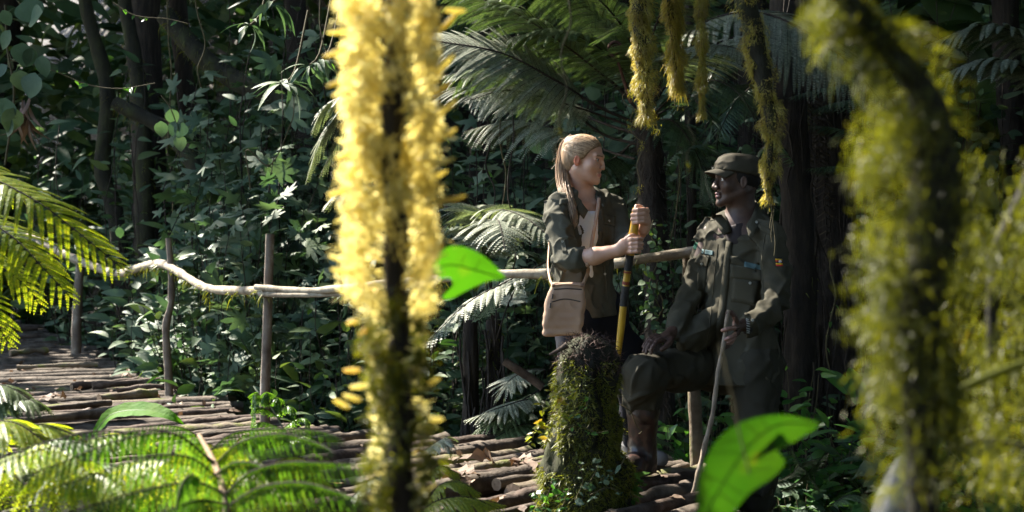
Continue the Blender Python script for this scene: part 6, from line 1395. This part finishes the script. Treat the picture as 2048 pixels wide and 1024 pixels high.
# two thin rooty trunks below the rail
for lab, x in (('thin fibrous trunk standing below the rail, nearer the sunlit moss', 938), ('fibrous dark trunk standing below the rail, nearer the stump', 985)):
    tree('fibrous_fern', lab, [W(x, 905, 8.9), W(x + 4, 780, 8.9), W(x + 2, 690, 8.9), W(x + 3, 640, 8.9)], .055, .045, M['bark'], 200 + x, roots=18, moss=500)
t = thing('fallen_branch', 'broken bare branch leaning below the rail, left of the woman\'s bag', 'branch', W(1050, 750, 8))
mesh_obj('stem', tube(spline([W(1008, 722, 8), W(1045, 745, 8), W(1085, 775, 8)], 14), np.linspace(.022, .026, 14), 8, rough=.25), M['log_dark'], t)

# ---- bright fern hanging in from the left edge
CAMO = np.array((0, 0, CAM_H))
SF = fern('bright yellow green sunlit fern fronds reaching in from the left edge', 'fern', W(-250, 480, 4.2), name='fern')
for k, (pts, L, n) in enumerate((([W(-260, 330, 4.2), W(-60, 345, 4.2), W(60, 395, 4.15), W(150, 460, 4.15), W(255, 545, 4.15)], .165, 46), ([W(-260, 380, 4.4), W(-80, 420, 4.4), W(20, 470, 4.35), W(90, 540, 4.3), W(150, 605, 4.3)], .155, 42),
        ([W(-260, 430, 4.6), W(-110, 470, 4.6), W(-20, 520, 4.5), W(50, 570, 4.5), W(85, 620, 4.5)], .135, 38), ([W(-240, 520, 4.4), W(-120, 560, 4.4), W(-40, 600, 4.4), W(20, 690, 4.4)], .13, 32), ([W(-260, 290, 4.6), W(-100, 310, 4.6), W(-20, 350, 4.6), W(50, 400, 4.6)], .14, 36))):
    FR(SF, 'fern_sun', [CAMO + (p_ - CAMO) * 1.12 for p_ in pts], L * 1.08, npin=int(n * .60), pinnule=.0155, pw=.62, droop=.3, r0=.004, seed=70 + k, tstart=.03, up=(.25, -.45, .85), sp=.0065, fold=.12, lean=.55, peak=.5)
# grey frond just behind it lying on the rail
FR(SF, 'fern_grey', [W(-60, 440, 6.5), W(0, 455, 6.5), W(70, 475, 6.5), W(130, 492, 6.5)], .10, npin=26, pinnule=.018, droop=.2, r0=.003, seed=79, tstart=.03)

# ---- big foreground fern along the bottom left
BFG = fern('large foreground fern with arching rows of drooping leaflets, bottom left', 'fern', W(440, 1180, 3.0), name='fern')
dd = 3.0
mesh_obj('stalk', tube(spline([W(470, 1200, 2.9), W(452, 1010, 2.95), W(430, 930, 3.05), W(398, 870, 3.2)], 30), np.linspace(.010, .005, 30), 7), rough_mat('fern_stalk', [(.3, (.20, .13, .07)), (.7, (.38, .28, .18))], 30), BFG)
ROWS = [([(430, 925), (330, 862), (200, 875), (60, 905), (-60, 950)], 3.0, .052), ([(430, 930), (350, 868), (240, 880), (110, 930), (-40, 985)], 2.9, .055), ([(440, 960), (380, 915), (290, 915), (170, 955), (0, 1010)], 2.75, .058),
        ([(450, 990), (390, 965), (290, 980), (160, 1020), (40, 1060)], 2.65, .055), ([(420, 900), (470, 865), (560, 858), (640, 862), (690, 880)], 3.25, .05), ([(430, 930), (480, 885), (560, 868), (630, 885), (670, 905)], 3.1, .052),
        ([(450, 990), (500, 945), (570, 925), (650, 925), (760, 930)], 2.85, .056), ([(460, 1010), (520, 975), (600, 965), (680, 985), (740, 1010)], 2.7, .056), ([(455, 1010), (400, 1000), (340, 1020), (260, 1060)], 2.6, .05), ([(300, 872), (200, 862), (90, 885), (-30, 925)], 3.3, .045),
        ([(420, 900), (380, 862), (330, 850), (250, 858)], 3.4, .045), ([(430, 950), (470, 925), (520, 930), (560, 960)], 2.9, .045), ([(400, 960), (380, 950), (360, 975), (350, 1030)], 2.6, .05)]
for k, (pp, dz, L) in enumerate(ROWS):
    q = [W(x, y, dz - .05 * i) for i, (x, y) in enumerate(pp)]
    n_ = 38 if len(pp) > 4 else 26
    g_s, g_l = once_frond(q, L * 1.0, n_, .115, up=(0, -.35, 1), hang=1.15, droop=.42, seed=110 + k, r0=.0026, lean=.1)
    mesh_obj('frond', [(g_[0], g_[1], 1) for g_ in g_s] + [(g_[0], g_[1], 0) for g_ in g_l], [M['fern_gloss'], M['root']], BFG)
rg = np.random.default_rng(123)
for k in range(20):
    x0 = 30 + 34 * k + rg.uniform(-15, 15); y0 = rg.uniform(885, 960); sgn = rg.choice((-1, 1)); dz = rg.uniform(3.3, 3.9)
    q = [W(x0, y0 + 30, dz), W(x0 + sgn * 40, y0, dz - .1), W(x0 + sgn * 95, y0 + 12, dz - .2), W(x0 + sgn * 145, y0 + 65, dz - .28)]
    FR(BFG, 'fern_sun', q, .085, npin=20, pinnule=.0125, droop=.75, r0=.002, seed=500 + k, tstart=.03, hang=.55, sp=.0045, pw=.5)
LB = fern('low yellow green ferns crowding the bottom left corner beneath the log deck', 'fern', W(60, 960, 4.2), name='fern')
for k, (pp, dz) in enumerate((([(-40, 900), (30, 860), (90, 850), (170, 880)], 4.2), ([(-40, 830), (20, 800), (60, 800), (80, 815)], 5.0), ([(-60, 870), (-10, 845), (40, 850), (110, 900)], 4.0), ([(20, 930), (70, 890), (130, 880), (200, 900)], 4.1), ([(120, 930), (170, 885), (220, 870), (300, 870)], 4.3), ([(-50, 780), (0, 770), (30, 780), (60, 800)], 5.0), ([(-50, 950), (20, 910), (100, 905), (200, 935)], 3.6), ([(60, 990), (130, 940), (220, 930), (300, 960)], 3.5))):
    FR(LB, ('fern_sun', 'fern_green')[k % 2], [W(x, y, dz) for x, y in pp], .16, npin=24, pinnule=.022, droop=.4, r0=.004, seed=130 + k, tstart=.03)
CF = fern('small upright fern with hooked tips in front of the straight handrail post', 'fern', W(565, 860, 5.6), name='fern')
base = W(575, 880, 5.5); stp = spline([W(580, 890, 5.5), W(560, 845, 5.5), W(540, 812, 5.5), W(522, 795, 5.5)], 20)
mesh_obj('stalk', tube(stp, .003, 6), M['pale_wood'], CF)
for k, (i, dx, dy, hk) in enumerate(((1, -80, 0, 18), (1, 60, 0, 25), (6, -65, 0, 22), (6, 62, -8, 32), (11, -48, -2, 22), (11, 45, -5, 22), (15, -34, -2, 16), (15, 26, -2, 14), (18, -20, 0, 8), (18, 14, 0, 8))):
    a = stp[i]; k_ = 5.5 / F; q = [a, a + np.array((dx * .5 * k_, -.02, (14 - dy) * k_)), a + np.array((dx * .85 * k_, -.03, (8 - dy) * k_)), a + np.array((dx * k_, -.03, (-hk) * k_))]
    FR(CF, 'fern_gloss', q, .035, npin=16, pinnule=.009, droop=.3, r0=.0016, seed=150 + k, tstart=.03, sp=.006, hang=.5, peak=.3)
F2 = fern('feathery yellow fern beside the base of the sunlit moss, at the logs', 'fern', W(880, 960, 4.6), name='fern')
for k, (pp, dz) in enumerate((([(850, 1010), (880, 970), (920, 965), (960, 985)], 4.6), ([(840, 960), (870, 935), (890, 935), (915, 945)], 5.0), ([(830, 1030), (880, 1000), (940, 995), (1000, 1020)], 4.4), ([(850, 900), (880, 880), (890, 880), (900, 900)], 5.4), ([(860, 1040), (900, 1010), (960, 1000), (1010, 1010)], 5.0), ([(700, 1000), (740, 960), (780, 960), (830, 990)], 4.5))):
    FR(F2, ('fern_sun', 'fern_grey')[k % 2 if k > 2 else 0], [W(x, y, dz) for x, y in pp], .10, npin=20, pinnule=.014, droop=.4, r0=.003, seed=170 + k, tstart=.03)
# bright blade leaf in front of the deck
def big_leaf(label, pts, wd, mat, up=(0, 0, 1), n=24, wav=0, cup=.15, holes=None, name='leaf', peak=.45, tw=0.0, rib=True):
    P = spline(pts, n); T = nrm(np.gradient(P, axis=0)); up = np.asarray(up, float); B = nrm(np.cross(T, up)); N = np.cross(B, T)
    t = np.linspace(0, 1, n); w = wd * np.sin(np.pi * t ** (math.log(.5) / math.log(peak))) ** .7; cols = np.linspace(-1, 1, 11)
    V = P[:, None] + B[:, None] * (w[:, None] * cols[None])[..., None] + N[:, None] * ((np.abs(cols)[None] * w[:, None] * cup) + wav * np.sin(t * 40)[:, None] * np.abs(cols)[None] ** 2)[..., None]
    if tw: V += (vnoise(V, 16, 3)[..., None] * tw) * N[:, None]
    V = V.reshape(-1, 3); i = np.arange(n - 1)[:, None] * 11; j = np.arange(10)[None]; Fq = np.stack([i + j, i + j + 1, i + j + 12, i + j + 11], -1).reshape(-1, 4)
    if holes:
        Cc = V[Fq].mean(1); k = np.ones(len(Fq), bool)
        for hp, hr in holes: k &= np.linalg.norm((Cc - hp) * np.array((1, .4, 1)), axis=1) > hr
        Fq = Fq[k]
    t_ = thing(name, label, 'leaf', P[0]); mesh_obj('blade', (V, Fq), M[mat], t_)
    if rib: mesh_obj('midrib', tube(P[:-2] - N[:-2] * .0015, np.linspace(.0035, .001, n - 2), 5), M['leaf_rib'], t_)
    return t_
M['leaf_rib'] = flat_mat('leaf_rib', (.06, .09, .02), .6)
big_leaf('single bright green blade leaf arching in front of the log deck', [W(185, 870, 5.2), W(225, 828, 5.2), W(290, 820, 5.15), (W(340, 832, 5.1)), W(368, 850, 5.1)], .040, 'leaf_bright', up=(0, -.6, .8), wav=.002)
# blurred leaves
M['leaf_mid'] = leaf_mat('leaf_mid', [(.15, (.020, .085, .005)), (.5, (.032, .12, .007)), (.8, (.055, .13, .01)), (.95, (.14, .13, .012))], .6, .5, (1.6, 1.6, .5), spec=.2)
def outline_leaf(label, out, d, mat, ribs, tilt=(0, 0), th=.0006, tip=None):
    """single leaf blade of a given outline, gently curved, with raised veins"""
    from mathutils.geometry import tessellate_polygon
    o = spline(np.array([(x, y, 0) for x, y in out + out[:1]], float), 90)[:-1]
    c = o.mean(0)
    def pt(x, y): return W(x, y, d + tilt[0] * (x - c[0]) / 200 + tilt[1] * (y - c[1]) / 200 + .012 * math.sin((x - c[0]) / 55.) * math.cos((y - c[1]) / 60.))
    rings = [c + (o - c) * f for f in (1, .8, .6, .4, .2)]; V = [pt(p[0], p[1]) for r in rings for p in r] + [pt(c[0], c[1])]; n = len(o); Fq = []; Ft = []
    for k in range(4):
        for j in range(n): j2 = (j + 1) % n; Fq.append((k * n + j, k * n + j2, (k + 1) * n + j2, (k + 1) * n + j))
    for j in range(n): Ft.append((4 * n + j, 4 * n + (j + 1) % n, 5 * n))
    V = np.array(V); t_ = thing('leaf', label, 'leaf', V[-1]); mesh_obj('blade', [(V, np.array(Fq)), (V, np.array(Ft))] if False else [(np.vstack([V]), np.array(Fq)), (V, np.array(Ft))], M[mat], t_)
    for k, r in enumerate(ribs): mesh_obj('midrib' if k == 0 else 'vein', tube(np.array([pt(x, y) - (0, .001, 0) for x, y in spline(np.array([(x, y, 0) for x, y in r], float), 14)[:, :2]]), .0012 if k == 0 else .0006, 5), M['leaf_rib'], t_)
    return t_
outline_leaf('large blurred green leaf with chewed edges low in front of the man', [(1392, 1040), (1398, 960), (1425, 895), (1462, 856), (1510, 836), (1565, 830), (1610, 838), (1638, 850), (1600, 876), (1580, 886), (1562, 866), (1548, 880), (1556, 905), (1570, 925), (1545, 955), (1500, 985), (1462, 1030), (1430, 1060)], 1.8, 'leaf_blur',
    [[(1640, 850), (1560, 848), (1500, 890), (1450, 960), (1405, 1040)], [(1500, 890), (1470, 880), (1440, 890)], [(1470, 930), (1510, 940), (1540, 935)], [(1450, 965), (1420, 955), (1405, 960)], [(1450, 965), (1480, 985), (1490, 985)], [(1540, 858), (1525, 842), (1520, 838)], [(1520, 872), (1500, 855), (1490, 848)], [(1485, 905), (1450, 905), (1425, 905)], [(1480, 915), (1510, 918), (1550, 915)], [(1435, 995), (1415, 995), (1402, 1000)], [(1440, 985), (1465, 1005), (1472, 1010)], [(1425, 1015), (1445, 1030), (1450, 1035)]], tilt=(.08, -.05))
outline_leaf('blurred green leaf with a ragged edge just right of the sunlit moss', [(862, 535), (880, 505), (905, 492), (940, 498), (975, 518), (1005, 548), (1008, 558), (975, 562), (935, 580), (900, 598), (885, 594), (905, 572), (900, 556), (880, 556)], 2.3, 'leaf_mid', [[(1008, 558), (950, 540), (900, 530), (865, 540)], [(950, 540), (960, 518)], [(920, 533), (930, 510)]], tilt=(.1, .05))
big_leaf('tiny blurred green leaf scrap against the sunlit moss', [W(830, 600, 2.25), W(850, 595, 2.25), W(878, 600, 2.25)], .013, 'leaf_blur', up=(0, -1, .1), rib=False)
t = thing('twig', 'blurred dark leaf stalk crossing the large green blurred leaf', 'twig', W(1475, 800, 1.75))
mesh_obj('stem', tube(spline([W(1440, 690, 1.75), W(1462, 780, 1.75), W(1478, 860, 1.75), W(1500, 950, 1.75)], 20), .0013, 5), M['vine'], t)

# ---- ground plants
gp = [('ferny seedling cluster lit by the sun right of the big blurred leaf', 1610, 930, 7.0), ]
for lab, pts in (('small sunlit fern on the ground right of the man', [[W(1640, 985, 6.6), W(1620, 950, 6.6), W(1600, 925, 6.6), W(1585, 900, 6.6)], [W(1560, 985, 6.6), W(1600, 960, 6.6), W(1630, 930, 6.6), W(1655, 905, 6.6)], [W(1540, 970, 6.6), W(1580, 950, 6.6), W(1600, 930, 6.6), W(1640, 915, 6.6)]]),
                 ('little fern below the pale blurred stub', [[W(1660, 1010, 6.0), W(1700, 990, 6.0), W(1730, 1000, 6.0), W(1750, 1030, 6.0)]]), ('small bright fern by the man\'s boot', [[W(1350, 900, 7.4), W(1335, 885, 7.4), W(1315, 878, 7.4), W(1300, 880, 7.4)], [W(1350, 905, 7.4), W(1330, 900, 7.4), W(1315, 898, 7.4), W(1300, 905, 7.4)]])):
    t = fern(lab, 'fern', pts[0][0], name='fern')
    for k, q in enumerate(pts): FR(t, 'fern_green', q, .085, npin=20, pinnule=.013, droop=.3, r0=.0025, seed=190 + k, tstart=.05)
def plant(label, px, py, d, kind, mat, h, r, stems, per, size, seed, cat='plant', name='leafy_plant', group=None):
    rg = np.random.default_rng(seed); p = W(px, py, d); off = np.array((p[0], d, gz(p[0], d) - .03 if py is None or p[2] < gz(p[0], d) + .5 else p[2]))
    st_, lf_ = shrub_geo(rg, h=h, r=r, stems=stems, per=per, size=size, kind=kind, whorl=True)
    t = thing(name, label, cat, off, group); mesh_obj('foliage', (lf_[0] + off, lf_[1]), M[mat], t); mesh_obj('stem', [(g_[0] + off, g_[1]) for g_ in st_], M['vine'], t); return t
k = 0
for lab, px, d, kind, mat, h, r, stems, per, size in (
    ('bright leafy plant at the log ends just left of the stump', 1055, 7.9, 'long', 'leaf_fresh', .42, .32, 12, 9, .16), ('bright green low plant by the logs left of the stump', 1000, 8.0, 'long', 'leaf_bright', .34, .25, 9, 8, .13),
    ('small bright sprout at the log ends right of the sunlit moss', 905, 8.2, 'ovate', 'leaf_bright', .38, .16, 6, 7, .11), ('fresh green plant behind the raised boot', 1345, 7.8, 'long', 'leaf_fresh', .55, .3, 12, 9, .13),
    ('leafy plant right of the mossy end post', 1420, 7.7, 'ovate', 'leaf_fresh', .5, .26, 12, 9, .11), ('whorled plant between the post and the man\'s standing leg', 1390, 8.6, 'long', 'leaf_blue', .8, .3, 12, 9, .13),
    ('whorled leafy herb right behind the man\'s standing leg', 1600, 8.0, 'ovate', 'leaf_fresh', .72, .25, 11, 9, .12), ('low herb patch right of the man', 1640, 7.6, 'ovate', 'leaf_fresh', .5, .3, 12, 9, .11),
    ('low herb in front of the root hung trunk', 1700, 8.0, 'long', 'leaf_fresh', .45, .3, 11, 8, .14), ('dark low herb beneath the blurred moss', 1800, 7.6, 'ovate', 'leaf_dark', .5, .35, 14, 9, .12),
    ('big leaved herb at the bottom right behind the pale stub', 1760, 6.4, 'wavy', 'leaf_fresh', .35, .3, 9, 7, .16), ('low leafy herb at the bottom right corner', 1960, 6.6, 'wavy', 'leaf_fresh', .4, .4, 12, 8, .15),
    ('small herb on the ground right of the man\'s feet', 1590, 6.9, 'ovate', 'leaf_blue', .3, .25, 10, 8, .09), ('tiny leaved herb on the ground near the blurred leaf edge', 1640, 6.2, 'ovate', 'leaf_fresh', .25, .25, 12, 8, .07),
    ('broad low herb in shade right of the pale stub', 1880, 7.2, 'wavy', 'leaf_blue', .5, .35, 10, 8, .15), ('shaded leafy herb behind the big paddle leaf', 1700, 9.0, 'long', 'leaf_blue', .6, .35, 12, 9, .15), ('shaded herb at the right edge below the moss', 2010, 8.0, 'ovate', 'leaf_dark', .7, .4, 14, 9, .13)):
    k += 1; plant(lab, px, None and 0 or 1000, d, kind, mat, h, r, stems, per, size, 400 + k, group='leafy plants on the forest floor')
PL = thing('paddle_leaf_plant', 'plant with two big upright paddle leaves at the foot of the root hung trunk', 'plant', W(1710, 830, 8.2))
for pts, wd in (([W(1712, 810, 8.2), W(1712, 780, 8.2), W(1705, 755, 8.2), W(1700, 735, 8.25)], .055), ([W(1722, 812, 8.25), W(1732, 780, 8.25), W(1738, 750, 8.3), W(1732, 732, 8.35)], .05), ([W(1695, 845, 8.0), W(1715, 850, 7.9), W(1740, 855, 7.8), W(1752, 872, 7.8)], .045), ([W(1700, 790, 8.1), W(1680, 765, 8.1), W(1655, 750, 8.1), W(1640, 748, 8.1)], .045)):
    q = big_leaf('x', pts, wd, 'leaf_fresh', up=(.2, -1, .3), n=16, cup=.3); bl = q.children[0]; loc = np.array(q.location)
    for ch in list(q.children):
        ch.parent = PL; ch.location = loc - np.array(PL.location); ch.name = 'leaf' if ch is bl else 'midrib'
    bpy.data.objects.remove(q)
# ground cover and litter (uncountable)
rg = np.random.default_rng(99)
def cover(name, n, kind, mat, size, xr, yr, hr, seed, lab, fn=None, sel=-.1, up=.3):
    rg = np.random.default_rng(seed); x = rg.uniform(*xr, n); y = rg.uniform(*yr, n); P = np.stack([x, y, gh(x, y) + rg.uniform(*hr, n)], -1)
    P = P[vnoise(P, 2.5, seed) > sel]
    if fn is not None: P = P[fn(P)]
    n = len(P); o = mesh_obj(name, leaf_set(kind, P, rand_dirs(n, rg, up * .2), np.array((0, -.35, 1)) + rg.normal(0, .4, (n, 3)), size * rg.uniform(.5, 1.4, n), rg), M[mat]); o['kind'] = 'stuff'; o['label'] = lab
rightside = lambda P: P[:, 0] > .95 + .0 * P[:, 1]
off_deck = lambda P: (P[:, 0] > .95) | (P[:, 1] > 11.0) | (P[:, 1] > 8.4 - .8 * P[:, 0] + .2)
cover('ground_cover', 9000, 'ovate', 'leaf_dark', .075, (.9, 6), (5.2, 10.5), (0, .16), 1, 'low dark ground cover on the forest floor', rightside)
cover('ground_herbs', 5000, 'small', 'leaf_fresh', .055, (.9, 6), (5.2, 9.5), (.02, .22), 2, 'small fresh green herbs on the forest floor', rightside, sel=0)
cover('leaf_litter', 3500, 'wavy', 'leaf_dead', .085, (-6, 6), (3.5, 10.5), (0, .03), 3, 'brown dead leaves lying on the ground')
cover('bank_plants', 9000, 'ovate', 'leaf_dark', .11, (-4.5, 1.2), (7.4, 13), (.05, .65), 4, 'dark low leaves covering the gully under the handrail', lambda P: (P[:, 1] > 7.9 - .78 * P[:, 0]) & (P[:, 1] > 9.0 - 1.0 * P[:, 0] * 0 - (P[:, 0] > -.6) * .8) & (P[:, 0] > -3.2 - (P[:, 1] - 11.5) * .5) | (P[:, 0] > .95))
cover('near_undergrowth', 4500, 'ovate', 'leaf_dark', .09, (-2.8, .1), (3.9, 5.0), (0, .35), 5, 'dark leaves under the foreground ferns', sel=-.3)
# small dead leaves and chips scattered over the deck
rg = np.random.default_rng(321); i_ = rg.integers(0, 2300, 420); dd_ = nrm(S[i_, 3:5]); off_ = rg.uniform(0, 2.2, 420)
P_ = np.stack([S[i_, 0] - dd_[:, 0] * off_, S[i_, 1] - dd_[:, 1] * off_, S[i_, 2] + rg.uniform(.0, .03, 420)], -1)
k_ = np.hypot(P_[:, 0] - STUMP[0], P_[:, 1] - STUMP[1]) > .22; P_ = P_[k_]; n_ = len(P_)
o = mesh_obj('deck_litter', leaf_set('wavy', P_, rand_dirs(n_, rg), np.array((0, 0, 1)) + rg.normal(0, .5, (n_, 3)), .055 * rg.uniform(.4, 1.6, n_), rg), M['leaf_dead']); o['kind'] = 'stuff'; o['label'] = 'dead leaves and bark chips scattered on the log deck'
# withered fronds hanging as a skirt down the broad trunk
t = thing('dead_frond_skirt', 'withered brown fronds hanging against the broad root hung trunk', 'dead fronds', W(1660, 100, 9.1))
for k in range(15):
    x = rg.uniform(1585, 1730); y0 = rg.uniform(30, 330); L_ = rg.uniform(150, 300); dz = rg.uniform(8.7, 9.1)
    st_, lf_ = once_frond([W(x, y0, dz), W(x + rg.uniform(-12, 12), y0 + L_ * .5, dz - .05), W(x + rg.uniform(-25, 25), y0 + L_, dz)], rg.uniform(.07, .11), 22, .10, up=(0, -1, .1), hang=.2, droop=.8, seed=800 + k, r0=.004)
    mesh_obj('frond', [(g_[0], g_[1], 1) for g_ in st_] + [(g_[0], g_[1], 0) for g_ in lf_], [M['fern_dead'], M['root']], t)
# leaves lying on the deck
t_ = []
for k, (x, y, lab) in enumerate(((245, 757, 'curled yellow brown leaf lying on the log deck near the knobbly post'), (935, 963, 'curled brown leaf on the logs nearest the sunlit moss'), (1050, 935, 'large crumpled tan leaf on the logs left of the stump'), (970, 925, 'brown strip of bark on the logs left of the stump'), (120, 800, 'crumpled dead leaf on the deck at the far left'), (285, 800, 'pale chip of wood on the deck below the knobbly post'))):
    d = CAM_H * F / (y - 532); p = W(x, y, d) + (0, 0, .035); rg = np.random.default_rng(k); 
    g = leaf_set('wavy', [p, p + (.03, .01, .01), p + (-.02, .0, .005)], rg.normal(0, 1, (3, 3)) * (1, 1, .1), rg.normal(0, .5, (3, 3)) + (0, -.3, .8), .13, rg)
    tag(mesh_obj('dead_leaf', g, M['leaf_dead' if k else 'leaf_dead']), lab, 'dead leaf')
